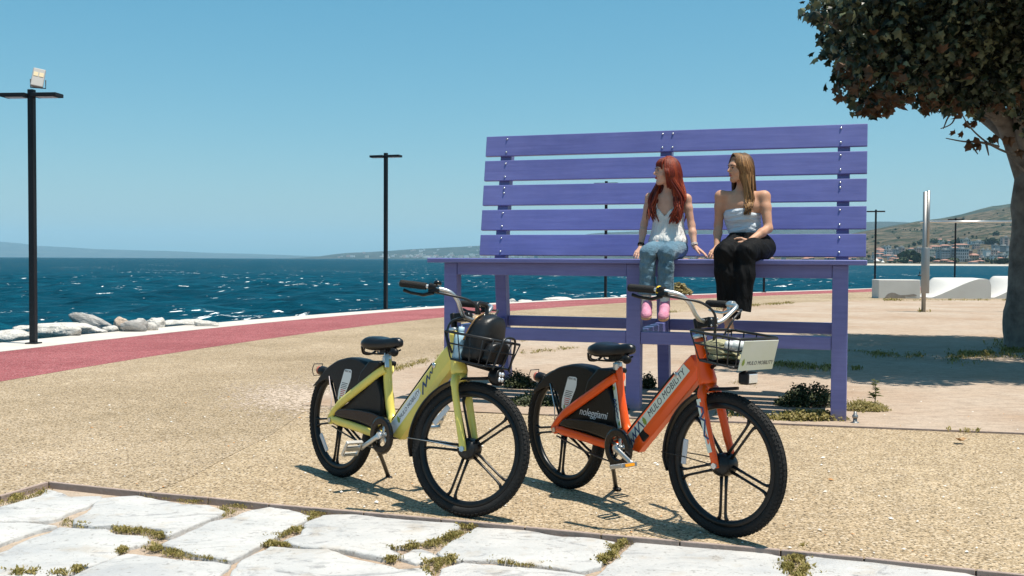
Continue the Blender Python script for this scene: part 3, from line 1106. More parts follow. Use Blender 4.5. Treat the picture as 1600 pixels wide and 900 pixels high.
building('tower_block', 'slender pinkish brown tower block left of the big shore trees', 'building', 1408, 1413.5, 388, 404, PK, 'flat', 5, 1)
building('apartment_building', 'pink apartment block right of the big shore trees', 'building', 1431.5, 1438, 388, 400, PK, 'flat', 4, 2)
building('apartment_building', 'white balconied block under red roofs near the left end of the far town', 'building', 1373, 1384, 389, 396, W_, 'tile', 2, 5)
building('apartment_building', 'white and grey block with large windows left of the pinkish tower', 'building', 1385, 1394, 391, 402, W_, 'flat', 3, 4)
building('apartment_building', 'pale grey block between the white block and the pinkish tower', 'building', 1396, 1406, 390, 401, GR, 'flat', 4, 4)
building('villa', 'pink walled villa with a wide red tiled roof left of the metal bar post top', 'building', 1455, 1470, 383.5, 391, CR_, 'tile', 2, 5)
building('villa', 'row house with long red tiled roof above the long grey apartment block', 'building', 1471, 1485, 382.5, 390, PK, 'tile', 1, 6)
building('villa', 'beige row with low tiled roof above the windowed grey block', 'building', 1493, 1514, 381, 388.5, CR_, 'tile', 1, 7)
building('house', 'pink house standing above the brick house in the far town', 'building', 1522, 1530, 382.5, 389.5, PK, 'flat', 2, 3)
building('house', 'cream house beside the tall far post under the slope', 'building', 1452, 1462, 390, 398, CR_, 'flat', 2, 4)
building('house', 'orange roofed low house at the waterline left of the far lamp post', 'building', 1474, 1484, 405, 411, OC, 'tile', 1, 3)
# white marquee tents at the left end
for k, (x0, x1, yt, yb, lb) in enumerate(((1366, 1376, 402.5, 408.5, 'large white pointed marquee tent near the shore at the left end of the far town'), (1378, 1384, 406, 410, 'small white tent right of the large pointed marquee'))):
    b = hill_r.hit((x0 + x1) / 2, yb)
    w, h = (x1 - x0) / FPX * b.y, (yb - yt) / FPX * b.y
    o = thing('tent', lb, 'tent', b + Vector((0, 3, -.5)))
    mb = MB()
    mb.lathe([(w * .5, 0), (w * .5, h * .3), (w * .33, h * .5), (w * .12, h * .8), (.05, h + .5)], n=8, smooth=False)
    mb.build('canopy', W_, o)
    mb = MB()
    mb.tube([(0, 0, 0), (0, 0, h + 1.2)], .12, 6)
    mb.build('pole', W_, o)
# plain small houses scattered through the town and along the shore
grp = 'small plain houses of the far town'
for k in range(130):
    x = random.uniform(1015, 1590) if k < 60 else random.uniform(1360, 1590)
    y = 411.5 - abs(random.gauss(0, 1)) * 11.0
    if x < 1330: y = 411 - random.random() * 6
    if y < 378: y = 395
    w = random.uniform(4.5, 9)
    h = random.uniform(3.4, 6.5)
    wl_ = random.choice([W_, W_, CR_, CR_, PK, GR, PK])
    rf_ = random.choice(['tile', 'flat', 'tile'])
    lb_ = 'small %s far house with %s roof, %s' % ({W_: 'white', CR_: 'cream', PK: 'pink', GR: 'grey'}[wl_], 'red tiled' if rf_ == 'tile' else 'flat', where(x))
    building('house', lb_, 'house', x, x + w, y - h, y, wl_, rf_, random.choice([1, 2]), random.choice([2, 3]), grp)
HILLREF = coast_c
hm = MB()
hm.box((0, 0, 7), (18, 14, 14))
hm_me = [hm.mesh('far_house') for _ in range(4)]
for me, w in zip(hm_me, (W_, CR_, PK, W_)): me.materials.append(w)
for k in range(170):
    x = random.choice([random.uniform(522, 1100), random.uniform(590, 900), random.uniform(640, 800)])
    y = 403.2 - abs(random.gauss(0, 1)) * 2.6
    if random.random() < .22: y = 403 - random.random() * (403 - np.interp(x, coast_c.sx, coast_c.sy)) * .9
    p = coast_c.hit(x, y)
    o = link('far_house', random.choice(hm_me))
    o.location = p + Vector((0, 0, -3))
    s_ = random.uniform(.55, 1.25)
    o.scale = (s_ * random.uniform(.7, 1.6), s_, s_ * random.uniform(.7, 1.2))
    tag(o, 'tiny pale house of the hazy town across the water, ' + ('left of the second lamp post' if x < 602 else 'between second lamp post and bench' if x < 750 else 'behind the bench'), 'house', 'tiny houses of the hazy town across the water')


# ------------------------------------------------------------------ far trees
def leaf_mat(name, a, b, c, trans=0.25):
    m = mat(name, a, 0.6, spec=0.3)
    t = NT(m)
    rnd = t.node("ShaderNodeNewGeometry").outputs["Random Per Island"]
    col = t.ramp(rnd, [(0.1, a), (0.55, b), (0.92, c)])
    t.out(col)
    tr = t.node("ShaderNodeBsdfTranslucent")
    t.lk(col, tr.inputs[0])
    mx = t.node("ShaderNodeMixShader")
    mx.inputs[0].default_value = trans
    t.lk(t.b.outputs[0], mx.inputs[1])
    t.lk(tr.outputs[0], mx.inputs[2])
    out = [n for n in t.nt.nodes if n.type == 'OUTPUT_MATERIAL'][0]
    t.lk(mx.outputs[0], out.inputs[0])
    return m


M_['far_leaf'] = leaf_mat('far_leaf', (0.03, 0.05, 0.025), (0.05, 0.075, 0.035), (0.08, 0.10, 0.045), 0.1)
M_['bark_far'] = mat('bark_far', (0.10, 0.08, 0.06), 0.9)


def clump_tree(n, sx, sz, leaf):
    mb = MB()
    for k in range(n):
        d = Vector((random.gauss(0, 1), random.gauss(0, 1), random.gauss(0, 1))).normalized() * random.uniform(.45, 1) ** .5
        d *= 0.85 + 0.3 * noise.noise(d * 2.2)
        c = Vector((d.x * sx, d.y * sx, sz * (1.15 + d.z)))
        a = Vector((random.gauss(0, 1), random.gauss(0, 1), random.gauss(0, 1))).normalized() * leaf
        b = a.orthogonal().normalized() * leaf * .8
        mb.add([c - a, c + b, c + a, c - b], [(0, 1, 2, 3)])
    mb.cur = 1
    mb.tube([(0, 0, -.5), (0, 0, sz * 1.3)], .09 * sx, 6)
    mb.cur = 0
    me = mb.mesh('far_tree', fix=False)
    me.materials.append(M_['far_leaf'])
    me.materials.append(M_['bark_far'])
    return me


FT = [clump_tree(420, 4.2, 4.0, .95), clump_tree(380, 5.5, 3.4, 1.1), clump_tree(300, 2.6, 5.0, .8)]


def far_tree(px, py, hpx, label, group=None, kind=None):
    p = hill_r.hit(px, py)
    i = random.randrange(3) if kind is None else kind
    o = link('tree', FT[i])
    hm_ = (2.15 * (4.0, 3.4, 5.0)[i])
    s_ = hpx / FPX * p.y / hm_
    o.location = p + Vector((0, 1.0, -.3))
    o.scale = (s_ * random.uniform(.9, 1.3), s_ * 1.1, s_)
    o.rotation_euler.z = random.uniform(0, 6)
    tag(o, label, 'tree', group)


far_tree(1421, 411, 21, 'tallest dense dark tree at the waterline between the pinkish tower and the pink block', kind=1)
far_tree(1429, 411, 17, 'broad dark tree overlapping the tallest shore tree on its right', kind=1)
far_tree(1412, 411.5, 10, 'low dark tree overlapping the tallest shore tree on its left', kind=1)
for x, y, h in ((1486, 410, 8), (1491, 411, 9), (1496, 410.5, 8), (1511, 409, 7), (1528, 410, 7), (1536, 410.5, 8), (1543, 410, 7.5), (1550, 413, 9), (1556, 412.5, 11), (1563, 413, 9), (1570, 412.5, 10), (1577, 411, 9),
                (1441, 409, 8), (1447, 408, 8), (1453, 409, 9), (1460, 409.5, 8), (1466, 410, 7), (1405, 410, 7), (1398, 411, 6), (1391, 411.5, 5)):
    far_tree(x, y, h, 'dark bushy tree by the far waterline, ' + where(x), 'dark trees along the far waterline')
for x, y, h in ((1474, 381, 8), (1478, 384, 8), (1489, 383, 9), (1496, 381, 8), (1501, 380, 8), (1541, 381, 8), (1546, 381.5, 9), (1551, 381.5, 10), (1556, 382, 9), (1561, 382.5, 9), (1566, 383, 7), (1536, 379, 6),
                (1428, 385, 7), (1436, 383, 8), (1443, 381, 8), (1450, 380, 8), (1458, 381, 9), (1463, 379, 7), (1552, 369, 7), (1556, 368, 8), (1559, 369, 7), (1519, 372, 5), (1525, 374, 6), (1448, 389, 6), (1420, 388, 6), (1400, 388, 5), (1388, 387, 5)):
    far_tree(x, y, h, 'dark green tree on the far slope, ' + where(x), 'dark trees on the slope above the far town')
for k in range(70):
    x = random.uniform(1330, 1590)
    yt = np.interp(x, hill_r.sx, hill_r.sy)
    y = random.uniform(yt + 5, 383)
    far_tree(x, y, random.uniform(1.6, 4.0), 'small scrubby bush on the dry hillside, ' + where(x), 'scrub bushes on the dry hillside')
for k in range(26):
    x = random.uniform(1030, 1590)
    far_tree(x, random.uniform(392, 410), random.uniform(3.5, 6), 'small dark tree among the far houses, ' + where(x), 'small trees among the far houses')


# ================================================================== GIANT BENCH
BL, OV, ZS = 1.668, 0.2, 1.294
bench = thing('giant_bench', 'oversized purple slatted bench on tall legs with two women sitting on it', 'bench', BO, -.3204)
P_ = M_['purple']
LEAN = math.tan(0.1664)
for a in (-BL, 0, BL):
    mb = MB()
    mb.box((a, 0.06, (ZS - .0425) / 2), (0.122, 0.12, ZS - .0425))
    mb.build('front_leg', P_, bench, bevel=0.006)
    # rear leg: splayed foot below the seat, leaning post above
    mb = MB()
    zk, bk = 1.25, 1.345
    ztop = 2.50
    prof = [(1.5115, 0), (1.5115 + .122, 0), (bk + .125, zk), (bk + .122 + (ztop - zk) * LEAN, ztop), (bk + (ztop - zk) * LEAN, ztop), (bk, zk)]
    mb.prism([Vector((a - .056, b, z)) for b, z in prof], Vector((.112, 0, 0)))
    mb.build('rear_leg', P_, bench, bevel=0.005)
    # cross rails
    mb = MB()
    mb.box((a, .81, 0.628), (0.085, 1.36, 0.10))
    mb.build('cross_stretcher', P_, bench, bevel=0.004)
    mb = MB()
    mb.box((a, .73, 1.198), (0.08, 1.20, 0.104))
    mb.build('seat_bearer', P_, bench, bevel=0.004)
for s0, s1 in ((-BL + .063, -.063), (.063, BL - .063)):
    mb = MB()
    mb.box(((s0 + s1) / 2, .058, 1.199), (s1 - s0, .10, .107))
    mb.build('apron', P_, bench, bevel=0.004)
    mb = MB()
    mb.box(((s0 + s1) / 2, .060, .6255), (s1 - s0, .104, .105))
    mb.build('front_stretcher', P_, bench, bevel=0.005)
    mb = MB()
    mb.box(((s0 + s1) / 2, 1.50, .652), (s1 - s0, .09, .105))
    mb.build('rear_stretcher', P_, bench, bevel=0.005)
    mb = MB()
    mb.box(((s0 + s1) / 2, 1.405, 1.20), (s1 - s0, .08, .10))
    mb.build('rear_apron', P_, bench, bevel=0.004)
for k in range(5):
    mb = MB()
    b0 = -.068 + k * .262
    mb.box((0, b0 + .1075, ZS - .0205), (2 * (BL + OV), .215, .041))
    mb.build('seat_plank', P_, bench, bevel=0.008, seg=3)
bolt = MB()
bolt.lathe([(.0105, 0), (.0105, .003), (.0085, .007), (.0045, .0095), (0, .0098)], axis=(0, -1, 0), n=10)
bolt_me = bolt.mesh('bolt')
bolt_me.materials.append(M_['steel'])
SLH, SLG = .2095, .0467
for k in range(5):
    z0 = 1.3255 + k * (SLH + SLG)
    mb = MB()
    tl = Vector((0, LEAN, 1)).normalized()
    nl = Vector((0, -1, LEAN)).normalized()
    o_ = Vector((0, 1.3045 + (z0 - ZS) * LEAN, z0))
    Ls = SLH * math.sqrt(1 + LEAN ** 2)
    mb.boxf(o_, Vector((1, 0, 0)), tl, nl, -(BL + .2068), BL + .2068, 0, Ls, -.042, 0)
    sl = mb.build('backrest_slat', P_, bench, bevel=0.005, seg=2)
    for a in (-BL, 0, BL):
        fr = (.17, .82) if k != 2 else (.16, .40)
        for da, q in ([(0.0, f) for f in fr] if a else [(-.03, f) for f in fr] + ([(.07, f) for f in fr] if k > 2 else [])):
            b = link('bolt', bolt_me, sl)
            p = o_ + tl * Ls * (1 - q) + nl * .0005
            b.location = (a + (0.022 if a < 0 else -.028 if a > 0 else 0) + da, p.y, p.z)
            b.rotation_euler = (-0.1664, 0, 0)

# small grey tap stub beside the right leg
p = G(1336, 662)
o = thing('ground_stub', 'small grey capped metal stub sticking out of the sand beside the right bench leg', 'tap', p)
mb = MB()
mb.lathe([(.03, -.02), (.03, .012), (.016, .018), (.016, .045)], n=14)
mb.build('pipe', M_['brushed'], o)
mb = MB()
mb.lathe([(.02, .045), (.023, .05), (.023, .066), (.014, .074), (.012, .092), (.004, .097), (0, .097)], n=14)
mb.build('cap', M_['brushed'], o)


# ================================================================== LAMP POSTS
def lamp_post(px, ybase, ytop, label, arm_half, arm_turn, Y=None, flood=False, shift=0.0):
    base = G(px, ybase) if Y is None else AT(px, ybase, Y)
    base.z = 0.0
    h = (AT(px, ytop, base.y)).z
    o = thing('street_lamp', label, 'lamp post', base, arm_turn, 'black lamp posts along the promenade')
    K = M_['lamp_black']
    mb = MB()
    mb.box((0, 0, h / 2), (.085, .085, h))
    mb.build('post', K, o, bevel=0.006)
    mb = MB()
    mb.box((0, 0, .015), (.17, .17, .03))
    mb.build('base_plate', K, o, bevel=0.004)
    for s in (-1, 1):
        mb = MB()
        mb.box((s * (arm_half / 2 + .0225) + shift, 0, h - .085), (arm_half - .045, .22, .055))
        a = mb.build('lamp_arm', K, o, bevel=0.008)
        mb = MB()
        mb.box((s * (arm_half * .55) + shift, 0, h - .114), (arm_half * .6, .15, .006))
        mb.build('diffuser', M_['reflector'], a)
    return o, h


o, h = lamp_post(52.5, 538, 140, 'near black lamp post by the white boulders with a floodlight on top', .43, -.10, flood=True)
lamp0, h0 = o, h
# floodlight standing on the arm
t_ = thing('floodlight', 'white square floodlight tilted on top of the near left lamp post', 'floodlight', (0, 0, 0))
t_.location = lamp0.location + Vector((.11, -.03, h0 + .0))
t_.rotation_euler = (0, 0, R(28))
mb = MB()
rot = Matrix.Rotation(R(-22), 3, 'X') @ Matrix.Rotation(R(10), 3, 'Y')
FLW = mat('floodlight_white', (0.30, 0.30, 0.29), 0.5)
mb.box((0, 0, .16), (.17, .06, .30), rot)
mb.build('housing', FLW, t_, bevel=0.012)
mb = MB()
for x in (-.037, .037):
    mb.box(Vector((0, 0, .16)) + rot @ Vector((x, -.032, .045)), (.06, .008, .07), rot)
mb.build('lamp_panel', mat('flood_lens', (0.62, 0.52, 0.33), 0.25), t_, bevel=0.003)
mb = MB()
mb.tube([(-.10, 0, .14), (-.10, 0, .02), (.10, 0, .02), (.10, 0, .14)], .008, 6)
mb.build('bracket', M_['lamp_black'], t_)
lamp_post(602.5, 484, 239, 'second black lamp post with a flat T head, standing alone left of the bench', .40, -.32)
lamp_post(946, 465.3, 283, 'black lamp post seen through the backrest gaps between bench end and redhead', .40, -.32)
lamp_post(1193.5, 457, 305, 'black lamp post hidden by the bench and seen only under the seat beside black trousers', .40, -.32)
lamp_post(1366.8, 451.2, 327.5, 'thin black lamp post just right of the bench, beside the white concrete block', .40, -.35)
lamp_post(1491.5, 443.5, 340.5, 'farthest black lamp post, rising behind the white wave seat', .40, -.35, Y=57)

# ================================================================== METAL EXERCISE BAR
base = G(1445, 488)
o = thing('exercise_bar', 'steel pull up bar frame with a thick sleeved post standing on the sand', 'exercise bar', base)
mb = MB()
S = M_['brushed']
mb.tube([(-.035, 0, 0), (-.035, 0, 3.02)], .052, 14)
mb.build('post', S, o)
mb = MB()
mb.tube([(.05, 0.01, 1.5), (.05, 0.01, 3.05)], .04, 12)
mb.build('upper_tube', S, o)
mb = MB()
mb.tube([(-.005, 0, .48), (-.005, 0, 1.62)], .10, 18)
mb.build('sleeve', S, o, bevel=.006)
mb = MB()
mb.tube([(-.16, 0, 2.27), (2.9, .15, 2.30)], .026, 10)
mb.build('crossbar', M_['steel'], o)
mb = MB()
mb.tube([(2.85, .15, 0), (2.85, .15, 3.02)], .052, 14)
mb.build('post', S, o)

# ================================================================== WHITE CONCRETE SEATS
CW = M_['concrete_white']
p0 = G(1372.5, 466.3)
o = thing('concrete_block', 'low rectangular white concrete block with a patch of bare mortar on its face', 'concrete block', p0, -.02)
wb_ = 65 / FPX * p0.y
mb = MB()
mb.box((wb_ / 2, .35, .32), (wb_, .7, .645))
mb.build('block', CW, o, bevel=0.02)
mb = MB()
pz = lambda x, y: Vector(((x - 1372.5) / FPX * p0.y, -.002, (466.3 - y) / FPX * p0.y))
patch = [(1382, 465.8), (1384, 462), (1388, 458.5), (1393, 457), (1398, 457.5), (1402, 459.5), (1407, 461), (1414, 460.5), (1420, 460), (1426, 459), (1431, 460), (1432, 461.8), (1427, 463), (1420, 463.5), (1414, 463.3), (1415, 465.8)]
mb.prism([pz(*q) for q in patch], Vector((0, -.006, 0)))
mb.build('bare_patch', M_['mortar'], o)


def wave_seat(x0, x1, ytop, ybot, label, Y):
    base = AT(x0, ybot, Y)
    base.z = 0
    w = (x1 - x0) / FPX * Y
    h = (ybot - ytop) / FPX * Y
    o = thing('wave_seat', label, 'concrete seat', base, -.02, 'white wave shaped concrete seats')
    n, k = 48, 10
    V, F = [], []
    for j in range(k + 1):
        v = j / k                                  # 0 front .. 1 back
        for i in range(n + 1):
            u = i / n
            u0 = lerp(.80, .30, sm(v))             # where the crest is reached
            t = min(1, u / u0)
            z = h * (lerp(t, sm(t), .35 + .65 * v))
            if u > .94: z *= math.sqrt(max(0, 1 - ((u - .94) / .06) ** 2 * .55))
            z *= lerp(.98, 1.02, v)
            V.append((u * w, lerp(0, 1.15, v), max(z, .04)))
    ii = np.arange((k + 1) * (n + 1)).reshape(k + 1, n + 1)
    top = [(int(a), int(b), int(c), int(d)) for a, b, c, d in zip(ii[:-1, :-1].ravel(), ii[:-1, 1:].ravel(), ii[1:, 1:].ravel(), ii[1:, :-1].ravel())]
    mb = MB()
    mb.add(V, top, True)
    fr = [Vector(V[i]) for i in range(n + 1)]
    bk = [Vector(V[k * (n + 1) + i]) for i in range(n + 1)]
    g0 = [Vector((p.x, p.y, 0)) for p in fr]
    g1 = [Vector((p.x, p.y, 0)) for p in bk]
    mb.add(fr + g0, [(i, n + 1 + i, n + 2 + i, i + 1) for i in range(n)])
    mb.add(bk + g1, [(i, i + 1, n + 2 + i, n + 1 + i) for i in range(n)])
    mb.add([fr[-1], bk[-1], g1[-1], g0[-1]] + [Vector(V[j * (n + 1) + n]) for j in range(k + 1)], [(0, 3, 2, 1)])
    mb.add([fr[0], bk[0], g1[0], g0[0]], [(0, 1, 2, 3)])
    mb.build('body', CW, o)


wave_seat(1450, 1547.5, 435.0, 466.5, 'white wave shaped concrete seat just right of the steel post', G(1450, 466.5).y)
wave_seat(1548, 1640, 433.0, 467, 'white wave shaped concrete seat half hidden by the tree trunk', G(1548, 466.6).y)

# buoy
pb = AT(1437, 431.5, 215)
pb.z = SEA_Z
o = thing('buoy', 'small dark buoy floating on the sea left of the steel post', 'buoy', pb)
mb = MB()
mb.lathe([(.05, -.3), (.34, -.2), (.40, .1), (.34, .3), (.10, .45), (.08, .8), (0, .82)], n=14)
mb.build('float', M_['lamp_black'], o)
mb = MB()
mb.lathe([(.10, .80), (.12, .84), (.12, 1.0), (0, 1.04)], n=10)
mb.build('top_mark', M_['lamp_black'], o)


# ================================================================== BOULDERS
def rock(px0, px1, py0, py1, label, m, Y=None, tilt=0.0, deep=0.8, seed=1, flat=1.0, group=None, sub=4, zb=None):
    """a boulder filling about the given picture box, at distance Y"""
    cx, cy = (px0 + px1) / 2, (py0 + py1) / 2
    if Y is None:
        Y = G(cx, py1, -.05).y + .4
    c = AT(cx, cy, Y)
    w = (px1 - px0) / FPX * Y / 2
    h = (py1 - py0) / FPX * Y / 2
    bm = bmesh.new()
    bmesh.ops.create_icosphere(bm, subdivisions=sub, radius=1)
    rt = Matrix.Rotation(tilt, 3, 'Y')
    # flat facets: push the ball onto random planes
    rs = random.Random(seed)
    pl = [(Vector((rs.gauss(0, 1), rs.gauss(0, 1), rs.gauss(0, 1))).normalized(), rs.uniform(.62, .92)) for _ in range(14)]
    for v in bm.verts:
        d = v.co.normalized()
        r = 1.05
        for n_, k in pl:
            q = d.dot(n_)
            if q > .15: r = min(r, k / q)
        r += .10 * noise.fractal(d * 2.2 + Vector((seed, 0, 0)), 1, 2, 4) + .045 * noise.noise(d * 8 + Vector((seed, 2, 0)))
        v.co = d * r
        v.co = Vector([math.copysign(abs(q) ** .82, q) for q in v.co])
    for f in bm.faces: f.smooth = True
    xs = [v.co.x for v in bm.verts]
    zs = [v.co.z for v in bm.verts]
    L = 1.0
    for v in bm.verts:
        p = Vector((v.co.x / max(max(xs), -min(xs)), v.co.y, v.co.z / max(max(zs), -min(zs))))
        if tilt:
            ca = math.hypot(w, h)
            q = Vector((p.x * ca * .98, p.y * w * deep, p.z * h * flat))
            q = rt @ q
            v.co = q
        else:
            v.co = Vector((p.x * w, p.y * w * deep, p.z * h * flat))
    me = bpy.data.meshes.new('boulder')
    bm.to_mesh(me)
    bm.free()
    o = link('boulder', me, None, m)
    o.location = c
    tag(o, label, 'rock', group)
    return o


RG = 'boulders along the sea edge'
rock(-14, 50, 515, 541, 'white flat boulder at the left picture edge below the sea', M_['rock_white'], 15.9, seed=2, group=RG)
rock(44, 166, 502, 530, 'broad flat white boulder behind the near lamp post', M_['rock_white'], 17.3, seed=5, deep=.6, group=RG)
rock(20, 70, 507, 522, 'low white boulder just left of the near lamp post, at the water', M_['rock_white'], 18.6, seed=51, deep=.6, group=RG)
rock(110, 182, 489, 519, 'long grey boulder lying tilted, tallest of the group by the near lamp post', M_['rock_grey'], 18.3, tilt=R(24), deep=.42, seed=9, flat=.8, group=RG)
rock(177, 202, 494, 522, 'rounded pinkish boulder wedged between two grey boulders', M_['rock_pink'], 17.9, seed=14, group=RG)
rock(189, 231, 497, 522, 'grey rounded boulder right of the pinkish one', M_['rock_grey'], 17.6, seed=21, deep=.7, group=RG)
rock(212, 226, 497, 507, 'small pale stone on top behind the grey rounded boulder', M_['rock_white'], 18.6, seed=24, group=RG)
rock(229, 258, 495, 515, 'small pale angular boulder left of the long flat rock', M_['rock_white'], 18.6, seed=27, group=RG)
rock(244, 345, 500, 517, 'long flat white rock at the right end of the boulder group', M_['rock_white'], 19.4, deep=.35, seed=31, group=RG)
rock(158, 186, 507, 524, 'pale stone wedged between the flat white boulder and the tilted grey one', M_['rock_white'], 17.6, seed=61, group=RG)
rock(222, 248, 503, 518, 'low pale stone in front of the small angular boulder by the kerb', M_['rock_white'], 17.9, seed=63, group=RG)
rock(84, 132, 509, 526, 'squat pale boulder at the foot of the broad flat one, right of the lamp post', M_['rock_white'], 16.6, seed=66, deep=.5, group=RG)
rock(300, 343, 500.5, 512, 'narrow pale slab at the far tip of the boulder group', M_['rock_white'], 19.0, seed=68, deep=.4, group=RG)
rock(280, 322, 498, 508, 'low pale rock behind the long flat rock', M_['rock_white'], 20.8, seed=39, group=RG)
rock(792, 808, 466.4, 476, 'small pale rock beyond the kerb seen under the bench, nearest the rear bench leg', M_['rock_white'], 31.5, seed=42, group=RG)
rock(808, 832, 468, 475, 'low pale rock between two others beyond the kerb seen under the bench', M_['rock_white'], 32.2, seed=44, group=RG)
rock(846, 894, 463.8, 474, 'widest pale rock beyond the kerb seen under the bench', M_['rock_white'], 33.3, seed=47, deep=.5, group=RG)


# ================================================================== BICYCLES
def text_mesh(s, size, shear=0.0, spacing=1.0, bold=0.0):
    cu = bpy.data.curves.new('lettering', 'FONT')
    cu.body = s
    cu.size = size
    cu.shear = shear
    cu.space_character = spacing
    cu.offset = bold
    cu.align_x = 'CENTER'
    cu.align_y = 'CENTER'
    cu.resolution_u = 3
    cu.extrude = 0.0003
    ob = bpy.data.objects.new('lettering', cu)
    COL.objects.link(ob)
    dg = bpy.context.evaluated_depsgraph_get()
    me = bpy.data.meshes.new_from_object(ob.evaluated_get(dg))
    bpy.data.objects.remove(ob)
    return me


def frame4(o, x, y, z):
    m = Matrix((x, y, z)).transposed().to_4x4()
    m.translation = o
    return m


WR = 0.335


def make_wheel(bike, name, mat4, a0, refl_ang, motor=False):
    # wheel frame: local x forward, y axle (left), z up
    mb = MB()
    prof = [(.290, .013), (.286, .0165), (.272, .0165), (.262, .012), (.259, 0), (.262, -.012), (.272, -.0165), (.286, -.0165), (.290, -.013)]
    n = 72
    rings = []
    for k in range(n):
        a = 2 * math.pi * k / n
        rings.append([Vector((r * math.cos(a), y, r * math.sin(a))) for r, y in prof])
    mb.loft(rings, closed=True)
    w = mb.build(name, M_['rim'], bike, mat4)
    mb = MB()
    n = 72
    rings = []
    for k in range(n):
        a = 2 * math.pi * k / n
        rings.append([Vector(((.3095 + .0255 * math.cos(t)) * math.cos(a), .0255 * math.sin(t), (.3095 + .0255 * math.cos(t)) * math.sin(a))) for t in [2 * math.pi * q / 14 for q in range(14)]])
    mb.loft(rings, closed=True)
    # tread blocks
    for k in range(84):
        a = 2 * math.pi * k / 84
        for row, t in enumerate((-.95, -.36, .36, .95)):
            aa = a + (.5 if row % 2 else 0) * 2 * math.pi / 84
            rad = Vector((math.cos(aa), 0, math.sin(aa)))
            tan = Vector((-math.sin(aa), 0, math.cos(aa)))
            nrm = rad * math.cos(t) + Vector((0, math.sin(t), 0))
            nrm.normalize()
            c = rad * .3095 + (rad * math.cos(t) + Vector((0, math.sin(t), 0))) * .0252
            mb.boxf(c, tan, nrm, tan.cross(nrm), -.0075, .0075, -.003, .0028, -.0055, .0055)
    mb.build('tyre', M_['rubber'], w)
    mb = MB()
    if motor:
        mb.lathe([(.012, -.062), (.030, -.055), (.046, -.046), (.054, -.030), (.056, 0), (.054, .03), (.046, .046), (.030, .055), (.012, .062)], axis=(0, 1, 0), n=24)
    else:
        mb.lathe([(.012, -.055), (.026, -.05), (.034, -.03), (.040, -.02), (.040, .02), (.034, .03), (.030, .05), (.012, .055)], axis=(0, 1, 0), n=20)
    mb.build('hub', M_['rim'], w)
    sp_ = MB()
    for s in (-1, 1):
        pts = [Vector((.035, 0, s * .014)), Vector((.12, 0, s * .0135)), Vector((.22, 0, s * .0145)), Vector((.245, 0, s * .017)), Vector((.263, 0, s * .026))]
        sp_.tube(pts, [.0085, .0062, .0062, .0075, .010], 8, ry=[.012, .008, .008, .010, .013], up=(0, 0, 1))
    me = sp_.mesh('spoke')
    me.materials.append(M_['rim'])
    for k in range(5):
        s_ = link('spoke', me, w)
        s_.rotation_euler = (0, -(a0 + k * 2 * math.pi / 5), 0)
    mb = MB()
    mb.tube([(0, -.072, 0), (0, .072, 0)], .0095, 10)
    mb.lathe([(.015, -.083), (.015, -.070)], axis=(0, 1, 0), n=6, smooth=False)
    mb.lathe([(.015, .070), (.015, .083)], axis=(0, 1, 0), n=6, smooth=False)
    mb.build('axle', M_['steel'], w)
    mb = MB()
    a = refl_ang
    rad = Vector((math.cos(a), 0, math.sin(a)))
    tan = Vector((-rad.z, 0, rad.x))
    mb.boxf(rad * .238, tan, rad, Vector((0, 1, 0)), -.062, .062, -.014, .014, -.005, .005)
    mb.build('wheel_reflector', M_['reflector'], w, bevel=.004)
    return w


def zigzag(mb, o, e, n, pts, wdt, z):
    """flat band along pts given in (e,n) coordinates"""
    for i in range(len(pts) - 1):
        a = o + e * pts[i][0] + n * pts[i][1]
        b = o + e * pts[i + 1][0] + n * pts[i + 1][1]
        d = (b - a).normalized()
        q = d.cross(z).normalized() * wdt / 2
        a, b = a - d * wdt * .35, b + d * wdt * .35
        up = z * (0.0004 + .00005 * i)
        mb.add([a - q + up, a + q + up, b + q + up, b - q + up], [(0, 1, 2, 3)])


def leaf_logo(mb, o, e, n, z, s):
    out = [(0, -.5), (.12, -.42), (.34, -.25), (.40, -.02), (.30, .22), (.12, .5), (.02, .34), (-.12, .40), (-.10, .24), (-.28, .22), (-.20, .06), (-.38, -.06), (-.24, -.16), (-.30, -.34), (-.10, -.34)]
    p = [o + e * (x * s * .75) + n * (y * s) + z * .0006 for x, y in out]
    mb.prism(p, z * .0003)


